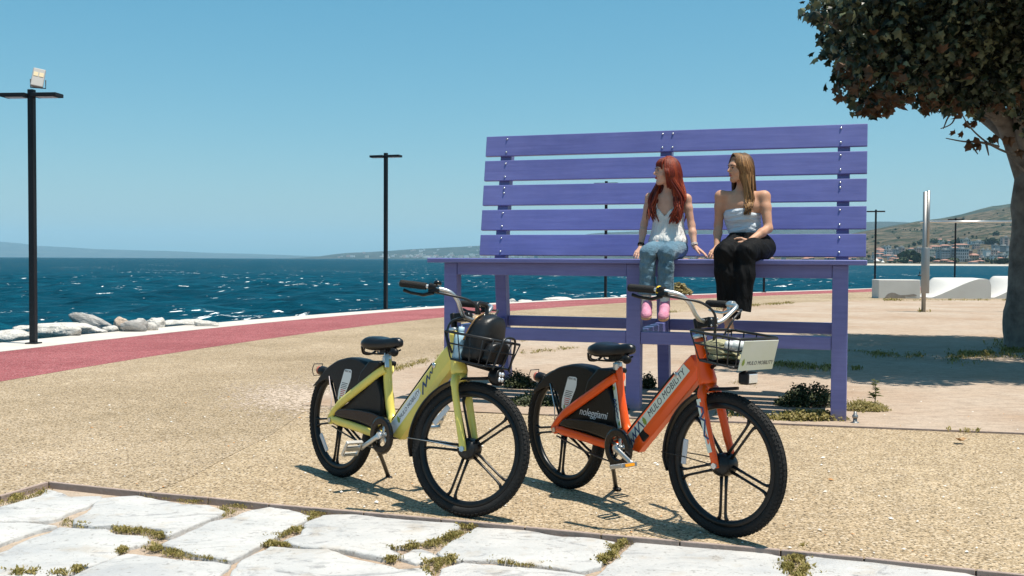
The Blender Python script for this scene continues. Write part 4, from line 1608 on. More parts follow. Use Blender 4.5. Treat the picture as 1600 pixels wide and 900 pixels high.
def make_bike(name, label, hub_xy, yaw, WB, steer, paint, kind, crank_ang, a0f, a0r, reflf, reflr, kick, lean=0.0, bar_tilt=0.0):
    hd = Vector((math.cos(yaw), math.sin(yaw), 0))
    rt = Vector((math.sin(yaw), -math.cos(yaw), 0))
    root_p = Vector((hub_xy[0], hub_xy[1], 0)) - hd * WB
    B = thing(name, label, 'bicycle', root_p, yaw, 'shared hire bicycles parked in front of the bench')
    B.rotation_euler = (-lean, 0, yaw)
    K = M_['black_plastic']
    X, Yv, Zv = Vector((1, 0, 0)), Vector((0, 1, 0)), Vector((0, 0, 1))
    off = WB - 1.205
    # steering axis
    A = Vector((1.10 + off, 0, .70))
    Dv = Vector((-.055, 0, .205)).normalized()
    ST = Matrix.Translation(A) @ Matrix.Rotation(steer, 4, Dv) @ Matrix.Translation(-A)
    Pt = lambda x, y, z: Vector((x, y, z))
    # --- wheels
    make_wheel(B, 'rear_wheel', Matrix.Translation((0, 0, WR)), a0r, reflr)
    make_wheel(B, 'front_wheel', ST @ Matrix.Translation((WB, 0, WR)), a0f, reflf, True)
    # --- frame: big down tube, seat tube, stays
    e = Vector((1, 0, 1)).normalized()
    n = Vector((-1, 0, 1)).normalized()
    o0 = Vector((.59, 0, .3425))                       # on the tube's centre line
    tl = (1.045 + off - .59) * math.sqrt(2)
    sec = [(-.022, -.060), (.022, -.060), (.038, -.028), (.038, .046), (.029, .058), (-.029, .058), (-.038, .046), (-.038, -.028)]
    mb = MB()
    rings = []
    for t in (-.028, 0.0, tl * .5, tl - .05, tl):
        k = 1.0 if t < tl - .06 else (.97 if t < tl - .01 else .9)
        rings.append([o0 + e * (t + (0.035 * (nn / .060) if t < 0 else 0) * -1) + Yv * (yy * k) + n * (nn * k) for yy, nn in sec])
    mb.loft(rings, smooth=False)
    fr = mb.build('frame', paint, B, bevel=.010, seg=3, angle=25)
    # seat tube
    mb = MB()
    mb.tube(spline([(.60, 0, .34), (.545, 0, .385), (.512, 0, .43), (.488, 0, .50), (.464, 0, .60), (.446, 0, .725)], 4), [.034] * 3 + [.030] * 4 + [.027] * 14, 14, ry=[.036] * 3 + [.030] * 4 + [.024] * 14)
    mb.build('seat_tube', paint, B)
    for s in (-1, 1):
        mb = MB()
        mb.tube(spline([(.462, s * .024, .675), (.425, s * .040, .650), (.34, s * .055, .592), (.20, s * .063, .508), (.05, s * .066, .415), (-.012, s * .066, .352)], 4), [.026, .026, .026, .026] + [.024] * 12 + [.019] * 5, 10, ry=[.012] * 21, up=(0, 0, 1))
        mb.build('seat_stay', paint, B)
        mb = MB()
        mb.tube(spline([(-.018, s * .066, .345), (.05, s * .066, .338), (.20, s * .062, .330), (.36, s * .054, .318), (.47, s * .046, .312), (.56, s * .03, .315)], 4), [.018] * 4 + [.024] * 17, 10, ry=[.012] * 21, up=(0, 0, 1))
        mb.build('chain_stay', paint, B)
        mb = MB()
        mb.lathe([(.030, -.007), (.032, 0), (.030, .007)], (-.004, s * .066, .342), (0, 1, 0), 16)
        mb.build('dropout', paint, B)
    # head tube
    mb = MB()
    ha, hb = Vector((1.04 + off, 0, .912)), Vector((1.098 + off, 0, .695))
    mb.tube([ha, lerp(ha, hb, .1), lerp(ha, hb, .14), lerp(ha, hb, .5), lerp(ha, hb, .80), lerp(ha, hb, .9), hb], [.033, .033, .031, .036, .043, .045, .040], 16)
    mb.tube([o0 + e * (tl - .13), o0 + e * (tl - .02), Vector((1.078 + off, 0, .775))], [.056, .056, .048], 12, ry=[.037, .037, .036])
    mb.build('head_tube', paint, B)
    mb = MB()
    mb.lathe([(.030, 0), (.033, .004), (.033, .016), (.028, .022), (.018, .024)], ha, ha - hb, 16)
    mb.build('headset', M_['alu'], B)
    # battery cover along the tube's top
    mb = MB()
    mb.boxf(o0, e, Yv, n, .015, tl - .15, -.027, .027, .050, .072)
    mb.build('battery_cover', M_['black_gloss'], B, bevel=.006)
    for s in (-1,):
        mb = MB()
        lp = o0 + e * (tl - .135) + n * .036
        mb.lathe([(.0145, -.036), (.0145, -.0405), (.010, -.042), (0, -.042)], lp, (0, 1, 0), 14)
        mb.build('frame_lock', M_['steel'], B)
    mb = MB()
    mb.boxf(o0, e, Yv, n, .085, .135, -.0385, .0385, -.052, -.004)
    if kind == 'orange': mb.build('charge_port', K, B, bevel=.003)
    # --- decals (right and left sides)
    for s in (-1, 1):
        zz = Vector((0, s, 0))
        ee, nn = (e, n) if s < 0 else (-e, n)
        so = o0 + Yv * (s * .0372) + e * (tl / 2) if s > 0 else o0 + Yv * (s * .0372)
        at = (lambda t, q: o0 + Yv * (s * .0384) + e * t + n * q)
        if kind == 'orange':
            mb = MB()
            mb.prism([at(-.040, -.045), at(-.012, .045), at(tl - .165, .045), at(tl - .060, .045), at(tl - .050, -.006), at(.045, -.006)], Yv * (s * .0004))
            dk = mb.build('decal_panel', M_['decal'], B)
            mb = MB()
            zp = [(-.028, -.026), (-.018, -.014), (-.013, -.028), (.002, -.002), (.007, -.024), (.026, .012), (.032, -.014), (.056, .026), (.062, -.006), (.090, .038), (.098, -.004), (.130, .043), (.146, -.003)]
            if s > 0: zp = [(x, y) for x, y in zp]
            zigzag(mb, o0 + Yv * (s * .0392), e, n, zp, .0085, zz)
            mb.build('wave_logo', M_['navy'], dk)
            mb = MB()
            leaf_logo(mb, at(.168, .017) + zz * .0006, e, n, zz, .050)
            mb.build('leaf_logo', M_['green_print'], dk)
            me = text_mesh('MULO MOBILITY', .046, 0.12, 1.03)
            link('lettering', me, dk, M_['ink'], frame4(at(.388, .0185) + zz * .0008, ee, nn, zz))
        else:
            mb = MB()
            mb.prism([at(-.008, -.014), at(-.008, .046), at(.285, .046), at(.335, .030), at(.335, -.002), at(.30, -.014)], Yv * (s * .0004))
            dk = mb.build('decal_panel', M_['decal_white'], B)
            mb = MB()
            leaf_logo(mb, at(.085, .016) + zz * .0006, e, n, zz, .045)
            mb.build('leaf_logo', M_['green_print'], dk)
            me = text_mesh('MULO MOBILITY', .031, 0.12, 1.0, 0)
            link('lettering', me, dk, M_['ink'], frame4(at(.215, .014) + zz * .0008, ee, nn, zz))
            mb = MB()
            zp = [(.345, -.018), (.385, .026), (.392, -.004), (.435, .030), (.440, .004), (.470, .030), (.476, .014), (.50, .036)]
            zigzag(mb, o0 + Yv * (s * .0386), e, n, zp[:4], .011, zz)
            zigzag(mb, o0 + Yv * (s * .0388), e, n, zp[3:], .006, zz)
            mb.build('wave_logo', M_['navy'], B)
    # --- seat post, clamp, saddle
    mb = MB()
    mb.tube([(.447, 0, .72), (.436, 0, .79)], .0145, 12)
    mb.build('seat_post', M_['alu'], B)
    mb = MB()
    mb.tube([(.448, 0, .715), (.443, 0, .748)], [.026, .024], 14)
    mb.box((.462, -.03, .727), (.018, .018, .034))
    if kind == 'yellow':
        mb.boxf(Vector((.470, -.022, .735)), Vector((.35, -.1, -1)).normalized(), Yv, Vector((1, 0, .35)).normalized(), -.03, .055, -.014, .014, -.004, .004)
    mb.build('seat_clamp', M_['alu'], B, bevel=.003)
    prf = [(.232, .800, .793, .022), (.240, .818, .782, .060), (.258, .834, .776, .085), (.30, .845, .772, .098), (.345, .845, .772, .092), (.395, .839, .776, .070), (.445, .840, .782, .048), (.50, .846, .790, .034), (.55, .849, .796, .028), (.58, .842, .803, .021), (.592, .828, .812, .010)]
    sx = 0.012
    rings = []
    for s_, zt, zb, hw in prf:
        ring = []
        for k in range(18):
            a = 2 * math.pi * k / 18
            ca, sa = math.cos(a), math.sin(a)
            yy = hw * (abs(ca) ** .75) * (1 if ca > 0 else -1)
            zz_ = lerp(zb, zt, .5 + .5 * (abs(sa) ** .8) * (1 if sa > 0 else -1))
            if sa > 0: zz_ -= .006 * max(0, 1 - (yy / (.022)) ** 2) * (1 if s_ < .5 else 0)
            ring.append((.41 + (s_ - .41) * .83 + sx, yy, .81 + (zz_ - .81) * 1.12))
        rings.append(ring)
    mb = MB()
    mb.loft(rings)
    sd = mb.build('saddle', M_['saddle'], B)
    mb = MB()
    for s in (-1, 1):
        mb.tube(spline([(.275 + sx, s * .05, .785), (.27 + sx, s * .045, .755), (.33 + sx, s * .025, .750), (.44 + sx, s * .022, .757), (.53 + sx, s * .018, .785)], 4), .005, 8)
    mb.tube(spline([(.262 + sx, -.06, .785), (.238 + sx, -.03, .745), (.238 + sx, .03, .745), (.262 + sx, .06, .785)], 4), .007, 8)
    mb.build('saddle_rails', M_['black_gloss'], sd)
    mb = MB()
    mb.ball((.525 + sx, -.02, .772), (.032, .022, .025), 12, 8)
    mb.box((.425 + sx * .4, 0, .772), (.06, .05, .03))
    mb.build('saddle_damper', K, sd)
    # --- rear mudguard shell
    arc = [(-.305, .500), (-.264, .516), (-.21, .560), (-.122, .631), (-.06, .664), (-.002, .688), (.06, .703), (.114, .713), (.18, .714), (.242, .708), (.321, .685), (.385, .640), (.43, .58), (.462, .52), (.474, .45), (.47, .37), (.44, .335)]
    arc = [(q.x, q.z) for q in spline([(x, 0, z) for x, z in arc], 3)]
    wid = [lerp(.018, .047, min(1, i / 9)) for i in range(len(arc))]
    mb = MB()
    rings = []
    for i, (x, z) in enumerate(arc):
        w = wid[i]
        c = Vector((x, 0, z))
        inn = (Vector((.04, 0, .335)) - c).normalized()
        rings.append([c + Yv * w + inn * .014, c + Yv * (w * .86) + inn * .003, c + Yv * (w * .4), c - Yv * (w * .4), c - Yv * (w * .86) + inn * .003, c - Yv * w + inn * .014, c - Yv * (w - .004) + inn * .018, c + Yv * (w - .004) + inn * .018])
    mb.loft(rings)
    rg = mb.build('rear_mudguard', K, B)
    side = [(-.264, .508), (-.21, .552), (-.122, .622), (-.06, .655), (-.002, .679), (.06, .694), (.114, .704), (.18, .705), (.242, .699), (.321, .676), (.375, .640), (.30, .565), (.197, .500), (.017, .425), (.008, .494), (-.018, .543), (-.069, .565), (-.14, .555), (-.21, .525)]
    skirt = [(.047, .395), (.146, .455), (.30, .540), (.405, .602), (.43, .585), (.455, .545), (.470, .50), (.470, .42), (.45, .36), (.40, .335), (.25, .325), (.098, .330)]
    for s in (-1, 1):
        mb = MB()
        pp = [q for q in spline([(x, s * .0475, z) for x, z in side], 3, True)]
        mb.prism(pp, Yv * (-s * .007))
        mb.build('mudguard_cheek', K, rg, bevel=.003)
        mb = MB()
        pp = [q for q in spline([(x, s * .047, z) for x, z in skirt], 3, True)]
        mb.prism(pp, Yv * (-s * .006))
        mb.build('skirt_guard', K, B, bevel=.003)
    # hire sticker on the cheek
    mb = MB()
    st = [(.085, .637), (.100, .6425), (.150, .644), (.163, .638), (.160, .60), (.150, .575), (.085, .462), (.066, .451), (.040, .452), (.027, .465), (.033, .51)]
    mb.prism([Vector((x, -.0479, z)) for x, z in st], Yv * -.0004)
    dk = mb.build('hire_sticker', M_['decal_white'], B)
    sx_, sz_ = Vector((1, 0, -.04)).normalized(), Vector((.28, 0, 1)).normalized()
    link('lettering', text_mesh('RENT ME', .0165), dk, M_['ink'], frame4(Vector((.122, -.0488, .631)), sx_, Vector((.04, 0, 1)).normalized(), Vector((0, -1, 0))))
    mb = MB()
    for k in range(4):
        zc = .560 - k * .010
        mb.boxf(Vector((.098 - k * .004, -.0484, zc)), sx_, Vector((0, -1, 0)), Zv, -.032, .030 - .006 * (k % 2), 0, .0003, -.002, .002)
    mb.build('small_print', M_['ink'], dk)
    mb = MB()
    for k in range(4):
        zc = .518 - k * .011
        mb.boxf(Vector((.082 - k * .005, -.0484, zc)), sx_, Vector((0, -1, 0)), Zv, -.026 + .004 * k, .026 - .006 * (k % 2), 0, .0003, -.0025, .0025)
    mb.build('small_print', M_['red_print'], dk)
    mb = MB()
    leaf_logo(mb, Vector((.052, -.0482, .469)), X, Zv, Vector((0, -1, 0)), .028)
    mb.build('leaf_logo', M_['green_print'], dk)
    if kind == 'orange':
        me = text_mesh('noleggiami', .058, 0.35, .95)
        link('lettering', me, B, M_['white_print'], frame4(Vector((.30, -.0476, .462)), X, Zv, Vector((0, -1, 0))))
        # stripe sticker on the seat tube
        mb = MB()
        mb.prism([Vector((x, -.0262 - .004 * (z < .5), z)) for x, z in ((.437, .66), (.455, .668), (.472, .60), (.500, .47), (.512, .415), (.492, .405), (.474, .45), (.452, .57))], Yv * -.003)
        dk2 = mb.build('tube_sticker', M_['decal'], B)
        mb = MB()
        zp = [(0, -.018), (.010, .018), (.018, -.014), (.032, .016), (.040, -.010), (.054, .013), (.064, -.007), (.078, .010), (.09, -.004), (.105, .007)]
        d1 = Vector((.055, 0, -.2)).normalized()
        zigzag(mb, Vector((.461, -.0335, .56)), d1, Vector((d1.z, 0, -d1.x)) * -.55, zp, .006, Vector((0, -1, 0)))
        mb.build('wave_logo', M_['navy'], dk2)
        mb = MB()
        leaf_logo(mb, Vector((.4535, -.0325, .615)), X, Zv, Vector((0, -1, 0)), .026)
        leaf_logo(mb, Vector((.500, -.034, .435)), X, Zv, Vector((0, -1, 0)), .026)
        mb.build('leaf_logo', M_['green_print'], dk2)
    # lock box behind the seat tube
    mb = MB()
    lb = [(.240, .575), (.267, .640), (.330, .695), (.352, .712), (.455, .716), (.460, .694), (.352, .622), (.262, .565)]
    mb.prism([Vector((x, -.060, z)) for x, z in lb], Yv * .12)
    mb.build('wheel_lock', K, B, bevel=.010)
    # tail light
    mb = MB()
    mb.lathe([(.020, 0), (.028, .02), (.030, .06), (.026, .07)], (-.185, 0, .600), (-1, 0, .05), 14)
    mb.build('tail_lamp', K, B, bevel=.002)
    mb = MB()
    mb.lathe([(.027, .070), (.027, .085), (.020, .092), (0, .094)], (-.185, 0, .600), (-1, 0, .05), 14)
    mb.build('tail_lens', M_['red_lens'], B)
    mb = MB()
    c = Vector((-.29, 0, .606))
    mb.tube([c + Vector((0, -.03, -.035)), c + Vector((-.012, -.034, .0)), c + Vector((0, -.03, .035)), c + Vector((0, .03, .035)), c + Vector((-.012, .034, 0)), c + Vector((0, .03, -.035))], .003, 6, closed=True)
    mb.build('lamp_cage', M_['wire'], B)
    # mudguard stay
    mb = MB()
    mb.tube([(.0, -.074, .345), (-.02, -.060, .46), (-.075, -.050, .585)], .0032, 6)
    mb.build('mudguard_stay', M_['steel'] if kind == 'orange' else mat('pale_stay', (.6, .5, .48), .5), B)
    # --- chain guard
    mb = MB()
    arm = [(.065, .372), (.068, .388), (.10, .408), (.16, .419), (.31, .430), (.44, .430), (.50, .424), (.56, .412), (.62, .398), (.60, .36), (.55, .385), (.49, .375), (.462, .350), (.40, .362), (.31, .370), (.136, .368)]
    mb.prism([Vector((x, -.076, z)) for x, z in arm], Yv * -.012)
    cg = mb.build('chain_guard', M_['black_gloss'], B, bevel=.004)
    mb = MB()
    cc = Vector((.548, 0, .318))
    rings = []
    for k in range(40):
        a = 2 * math.pi * k / 40
        d = Vector((math.cos(a), 0, math.sin(a)))
        ro, ri = .102, .060
        rings.append([cc + d * ro - Yv * .073, cc + d * ro - Yv * .088, cc + d * (ro - .01) - Yv * .092, cc + d * (ri + .004) - Yv * .092, cc + d * ri - Yv * .088, cc + d * ri - Yv * .073])
    mb.loft(rings, closed=True, smooth=False)
    mb.build('guard_ring', M_['black_gloss'], cg)
    mb = MB()
    for k in range(5):
        a = 2 * math.pi * k / 5 + .3
        mb.tube([cc - Yv * .07, cc - Yv * .07 + Vector((math.cos(a), 0, math.sin(a))) * .07], [.014, .010], 8, ry=[.005, .004])
    mb.build('chainring', M_['alu'], B)
    mb = MB()
    mb.lathe([(.024, -.06), (.026, -.05), (.026, .05), (.024, .06)], cc, (0, 1, 0), 18)
    mb.build('bottom_bracket', M_['black_gloss'], B)
    # chain
    mb = MB()
    ch = [Vector((-.0, -.058, .300)), Vector((.25, -.062, .255)), Vector((.52, -.066, .228))]
    mb.tube(spline(ch, 6), .0045, 6, ry=.007)
    ch = [Vector((0, -.058, .372)), Vector((.54, -.066, .402))]
    mb.tube(ch, .0045, 6, ry=.007)
    mb.build('chain', mat('chain_steel', (.10, .09, .08), .4, .8), B)
    # cranks and pedals
    for s in (-1, 1):
        a = crank_ang if s < 0 else crank_ang + math.pi
        d = Vector((math.cos(a), 0, math.sin(a)))
        p0, p1 = cc + Yv * (s * .098), cc + d * .160 + Yv * (s * .118)
        mb = MB()
        mb.tube([cc + Yv * (s * .06), p0 + Yv * (s * .006)], [.016, .020], 12)
        mb.tube([p0, lerp(p0, p1, .15), lerp(p0, p1, .85), p1], [.020, .015, .013, .016], 10, ry=[.013, .010, .009, .012], up=d.cross(Yv))
        cr = mb.build('crank', M_['alu'], B, bevel=.0)
        mb = MB()
        pc = p1 + Yv * (s * .060)
        tx = Matrix.Rotation(R(-14 if kind == 'orange' else -58), 3, 'Y') @ X
        tz = tx.cross(Yv)
        mb.tube([p1, p1 + Yv * (s * .108)], .008, 8)
        for q in (-1, 1):
            mb.boxf(pc, tx, Yv, tz, q * .042 - .006, q * .042 + .006, -.050, .050, -.011, .011)
            mb.boxf(pc, tx, Yv, tz, -.042, .042, q * .046 - .005, q * .046 + .005, -.008, .008)
        mb.boxf(pc, tx, Yv, tz, -.012, .012, -.046, .046, -.010, .010)
        pd = mb.build('pedal', M_['alu'], B, bevel=.002)
        for q in ((.0485, .052), (-.052, -.0485)) if kind == 'orange' else ():
            mb = MB()
            mb.boxf(pc, tx, Yv, tz, *q, -.030, .030, -.007, .007)
            mb.build('pedal_reflector', M_['amber'], pd)
    # kickstand
    mb = MB()
    kp = Vector(kick)
    mb.tube(spline([(.40, -.01, .30), (.405, .0, .22), lerp(Vector((.405, 0, .22)), kp, .55) + Vector((.0, 0, .012)), kp + Vector((0, 0, .02)), kp + Vector((.004, 0, .004))], 4), [.015] * 6 + [.012] * 6 + [.014] * 5, 10)
    mb.ball(kp + Vector((.012, 0, .010)), (.032, .022, .011), 10, 6)
    mb.build('kickstand', K, B)
    # --- front fork (turns with the bars)
    ax = Vector((WB, 0, WR))
    cr_ = Vector((1.098 + off, 0, .688))
    for s in (-1, 1):
        mb = MB()
        mb.tube(spline([cr_ + Vector((0, s * .012, -.004)), cr_ + Vector((.004, s * .046, -.016)), cr_ + Vector((.016, s * .062, -.055)), Vector((1.135 + off, s * .064, .56)), Vector((1.172 + off, s * .066, .44)), Vector((WB - .006, s * .067, .355)), Vector((WB, s * .067, .325))], 4),
                [.024] * 8 + [.0225] * 5 + [.020] * 4 + [.017] * 4 + [.015] * 4, 12, ry=[.022] * 8 + [.018] * 17)
        fb = mb.build('fork_blade', paint, B, ST)
        if kind == 'orange':
            mb = MB()
            pts = [Vector((1.108 + off, 0, .635)), Vector((1.138 + off, 0, .54)), Vector((1.165 + off, 0, .45)), Vector((1.186 + off, 0, .395))]
            for i in range(3):
                a, b = pts[i], pts[i + 1]
                q = (b - a).normalized().cross(Yv) * .0125
                yy = Yv * (s * .0845)
                mb.add([a - q + yy, a + q + yy, b + q + yy, b - q + yy], [(0, 1, 2, 3)])
            dk = mb.build('fork_sticker', M_['decal'], fb)
            mb = MB()
            zp = [(.03, -.014), (.045, .013), (.065, .013), (.09, -.012), (.105, .012), (.14, .0), (.17, -.012), (.19, .008)]
            d1 = (pts[-1] - pts[0]).normalized()
            zigzag(mb, pts[0] + Yv * (s * .0851), d1, d1.cross(Yv), zp, .009, Vector((0, s, 0)))
            mb.build('wave_logo', M_['navy'], dk)
    mb = MB()
    mb.tube([cr_ + Dv * .012, cr_ - Dv * .03], [.043, .036], 14)
    mb.build('fork_crown', paint, B, ST)
    # front mudguard
    mb = MB()
    rings = []
    for k in range(31):
        a = lerp(R(80), R(194), k / 30)
        c = ax + Vector((math.cos(a), 0, math.sin(a))) * (.360 + (.016 * max(0, 1 - k / 4) ** 2))
        inn = (ax - c).normalized()
        w = .034 * min(1, (k + 2) / 7) * min(1, (31 - k) / 4)
        rings.append([c + Yv * w + inn * .016, c + Yv * (w * .8) + inn * .003, c, c - Yv * (w * .8) + inn * .003, c - Yv * w + inn * .016, c + inn * .004])
    mb.loft(rings)
    fm = mb.build('front_mudguard', K, B, ST)
    mb = MB()
    for s in (-1, 1):
        mb.tube([ax + Vector((0, s * .080, .004)), ax + Vector((-.20, s * .055, .012)), ax + Vector((-.358, s * .032, .010))], .0028, 6)
    mb.build('mudguard_stay', M_['steel'] if kind == 'yellow' else M_['wire'], fm)
    # stem and bars
    sc = Vector((1.074 + off, 0, .995))
    mb = MB()
    mb.tube([ha + Dv * .02, ha + Dv * .10], .0165, 12)
    mb.box(sc + Vector((0, 0, -.004)), (.070, .060, .044), Matrix.Rotation(R(-10), 3, 'Y'))
    mb.box(sc + Vector((.036, 0, .0)), (.020, .064, .050), Matrix.Rotation(R(-10), 3, 'Y'))
    stm = mb.build('stem', K, B, ST, bevel=.006)
    for y in (-.022, .022):
        for z in (-.016, .016):
            mb = MB()
            mb.lathe([(.005, 0), (.005, .004), (0, .004)], sc + Vector((.047, y, z)), (1, 0, 0), 8)
            mb.build('stem_bolt', M_['steel'], stm)
    S2 = ST @ Matrix.Translation(Vector((.035 if kind == 'yellow' else 0, 0, -.01 if kind == 'yellow' else 0))) @ Matrix.Translation(sc) @ Matrix.Rotation(-bar_tilt, 4, 'X') @ Matrix.Translation(-sc)
    bar = [Vector((sc.x + .010, 0, sc.z)), Vector((sc.x + .012, .06, sc.z + .002)), Vector((sc.x + .018, .105, sc.z + .022)), Vector((sc.x + .022, .165, sc.z + .070)), Vector((sc.x + .005, .215, sc.z + .100)), Vector((sc.x - .045, .255, sc.z + .110)), Vector((sc.x - .11, .278, sc.z + .114)), Vector((sc.x - .245, .300, sc.z + .117))]
    R_ = [Vector((p.x, -p.y, p.z)) for p in bar]
    full = [p for p in reversed(R_)] + bar[1:]
    mb = MB()
    mb.tube(spline(full, 5), .0105, 12)
    hb_ = mb.build('handlebar', M_['alu'], B, S2)
    for s in (-1, 1):
        g0 = Vector((sc.x - .100, s * .2755, sc.z + .1135))
        g1 = Vector((sc.x - .235, s * .300, sc.z + .117))
        d = (g1 - g0).normalized()
        mb = MB()
        prof = [(.012, 0), (.0185, .003)]
        for k in range(12):
            prof += [(.0165, .010 + k * .010), (.0185, .0125 + k * .010), (.0185, .017 + k * .010)]
        prof += [(.019, .135), (.017, .142), (0, .144)]
        mb.lathe(prof, g0, d, 14)
        mb.build('grip', M_['rubber'], B, S2)
        # brake lever
        l0 = g0 - d * .030
        mb = MB()
        mb.tube([l0 + Vector((0, 0, -.010)), l0 + Vector((.01, 0, -.028)), l0 + d * .045 + Vector((.0, s * -.006, -.044)), l0 + d * .115 + Vector((0, s * -.006, -.040)), l0 + d * .150 + Vector((0, 0, -.032))], [.012, .010, .007, .0065, .009], 8, ry=[.012, .010, .011, .010, .010])
        mb.tube([l0 + d * .012, l0 - d * .022], .019, 12)
        mb.box(l0 + Vector((.012, 0, -.016)), (.05, .026, .020))
        mb.build('brake_lever', K if (s < 0 or kind == 'yellow') else M_['alu'], B, S2, bevel=.002)
    mb = MB()
    g0 = Vector((sc.x - .072, -.267, sc.z + .1125))
    mb.lathe([(.0195, 0), (.0215, .003), (.0215, .012), (.0195, .015)], g0, Vector((-.98, -.17, .03)), 14)
    if kind == 'orange':
        mb.build('gear_ring', M_['bell'], B, S2)
    else:
        mb.build('gear_ring', K, B, S2)
        mb = MB()
        mb.lathe([(.018, 0), (.021, .006), (.018, .016), (.008, .021), (0, .022)], Vector((sc.x - .05, -.258, sc.z + .128)), (0, 0, 1), 14)
        mb.build('bell', M_['black_gloss'], B, S2)
    # cables
    for s in (-1, 1):
        c0 = Vector((sc.x - .06, s * .262, sc.z + .090))
        pts = [c0, Vector((sc.x + .02, s * .225, sc.z + .084)), Vector((sc.x + .085, s * .150, sc.z + .074)), Vector((sc.x + .105, s * .075, sc.z + .030)), Vector((sc.x + .085, s * .035, sc.z - .06)), Vector((sc.x + .060, s * .02, sc.z - .19))]
        mb = MB()
        mb.tube(spline(pts, 6), .0062 if s < 0 else .005, 8)
        mb.build('cable', M_['wire'], B, S2)
    # --- basket
    bx0, bx1 = 1.095 + off, 1.350 + off
    zr0, zr1, zb0, zb1 = .958, .934, .822, .802
    if kind == 'yellow':
        bx0, bx1, zr0, zr1, zb0, zb1 = bx0 - .03, bx1 - .03, zr0 - .05, zr1 - .05, zb0 - .05, zb1 - .05
    top = [Vector((bx0, -.155, zr0)), Vector((bx1 + .03, -.155, zr1)), Vector((bx1 + .03, .155, zr1)), Vector((bx0, .155, zr0))]
    bot = [Vector((bx0 + .035, -.125, zb0)), Vector((bx1 - .01, -.13, zb1)), Vector((bx1 - .01, .13, zb1)), Vector((bx0 + .035, .125, zb0))]
    mb = MB()
    def loop(c4, r, n4=4):
        p = []
        for i in range(4):
            a, b = c4[i], c4[(i + 1) % 4]
            for t in (.06, .5, .94): p.append(lerp(a, b, t))
        mb.tube(p, r, 8, closed=True)
    loop(top, .0065)
    loop(bot, .0055)
    loop([lerp(b, t, .58) for b, t in zip(bot, top)], .004)
    ctr = lambda c4, u, v: lerp(lerp(c4[0], c4[1], u), lerp(c4[3], c4[2], u), v)
    bk_ = mb.build('basket', M_['wire'], B, ST)
    wires = []
    for u in (.04, .3, .56, .82): wires += [[ctr(top, u, 0), ctr(bot, u, 0), ctr(bot, u, 1), ctr(top, u, 1)]]
    for v in (.04, .35, .65, .96): wires += [[ctr(top, 0, v), ctr(bot, 0, v), ctr(bot, 1, v), ctr(top, 1, v)]]
    for wv in wires:
        mb = MB()
        mb.tube([wv[0], lerp(wv[0], wv[1], .94), lerp(wv[1], wv[2], .04), lerp(wv[1], wv[2], .96), lerp(wv[3], wv[2], .94), wv[3]], .0035, 6)
        mb.build('wire', M_['wire'], bk_)
    mb = MB()
    mb.prism([ctr(bot, .02, .05) + Zv * .004, ctr(bot, .98, .05) + Zv * .004, ctr(bot, .98, .95) + Zv * .004, ctr(bot, .02, .95) + Zv * .004], Zv * -.006)
    mb.build('basket_floor', K, bk_)
    mb = MB()
    mb.tube([hb + Dv * .06, Vector((bx0 + .06, 0, zb0 - .01)), Vector((bx1 - .05, 0, zb1 - .012))], .010, 8)
    mb.build('basket_bracket', K, B, ST)
    # plate or plain hoop at the front
    fa, fb_ = Vector((bx1 + .012, 0, zb1 - .012)), Vector((bx1 + .044, 0, zr1 - .008))
    up_ = (fb_ - fa).normalized()
    fn = up_.cross(Yv).normalized()
    if fn.x < 0: fn = -fn
    if kind == 'orange':
        mb = MB()
        H_ = (fb_ - fa).length
        mb.boxf(fa, Yv, up_, fn, -.130, .130, 0, H_, -.003, .001)
        pl = mb.build('basket_plate', M_['plate'], B, ST, bevel=.0015)
        me = text_mesh('MULO MOBILITY', .0262, .08, 1.02)
        link('lettering', me, pl, M_['ink'], frame4(fa + up_ * .034 + fn * .0016 + Yv * .021, Yv, up_, fn))
        mb = MB()
        leaf_logo(mb, fa + up_ * .040 - Yv * .107 + fn * .0012, Yv, up_, fn, .036)
        mb.build('leaf_logo', M_['green_print'], pl)
    else:
        mb = MB()
        mb.tube(spline([fa - Yv * .085, lerp(fa, fb_, .7) - Yv * .075, fb_ + Zv * .022 - Yv * .05, fb_ + Zv * .026 + Yv * .05, lerp(fa, fb_, .7) + Yv * .075, fa + Yv * .085], 5), .006, 8)
        mb.build('plate_hoop', M_['wire'], B, ST)
    # head lamp
    lc = Vector((bx1 - .012, -.020 if kind == 'orange' else 0, zb1 - .050))
    mb = MB()
    if kind == 'orange':
        mb.box(lc, (.055, .085, .058))
        hl = mb.build('headlight', K, B, ST, bevel=.012)
        mb = MB()
        mb.box(lc + Vector((.0285, 0, 0)), (.006, .062, .042))
        mb.build('headlight_lens', M_['lens'], hl, bevel=.006)
    else:
        mb.lathe([(.030, -.03), (.044, -.01), (.046, .022), (.042, .030)], lc + Vector((0, 0, .006)), (1, 0, 0), 20)
        hl = mb.build('headlight', K, B, ST)
        mb = MB()
        for y, z in ((-.014, .013), (.014, .013), (-.014, -.013), (.014, -.013)):
            mb.lathe([(.013, .027), (.012, .033), (.006, .037), (0, .038)], lc + Vector((0, y, .006 + z)), (1, 0, 0), 12)
        mb.build('headlight_lens', M_['lens'], hl)
    mb = MB()
    mb.tube([lc + Vector((-.02, 0, .02)), Vector((bx1 - .05, 0, zb1))], .008, 6)
    mb.build('lamp_bracket', K, hl)
    Bm = Matrix.Translation(root_p) @ Matrix.Rotation(yaw, 4, 'Z') @ Matrix.Rotation(-lean, 4, 'X')
    return B, Bm, ST, (bx0, bx1, zr0, zr1, zb0, zb1)


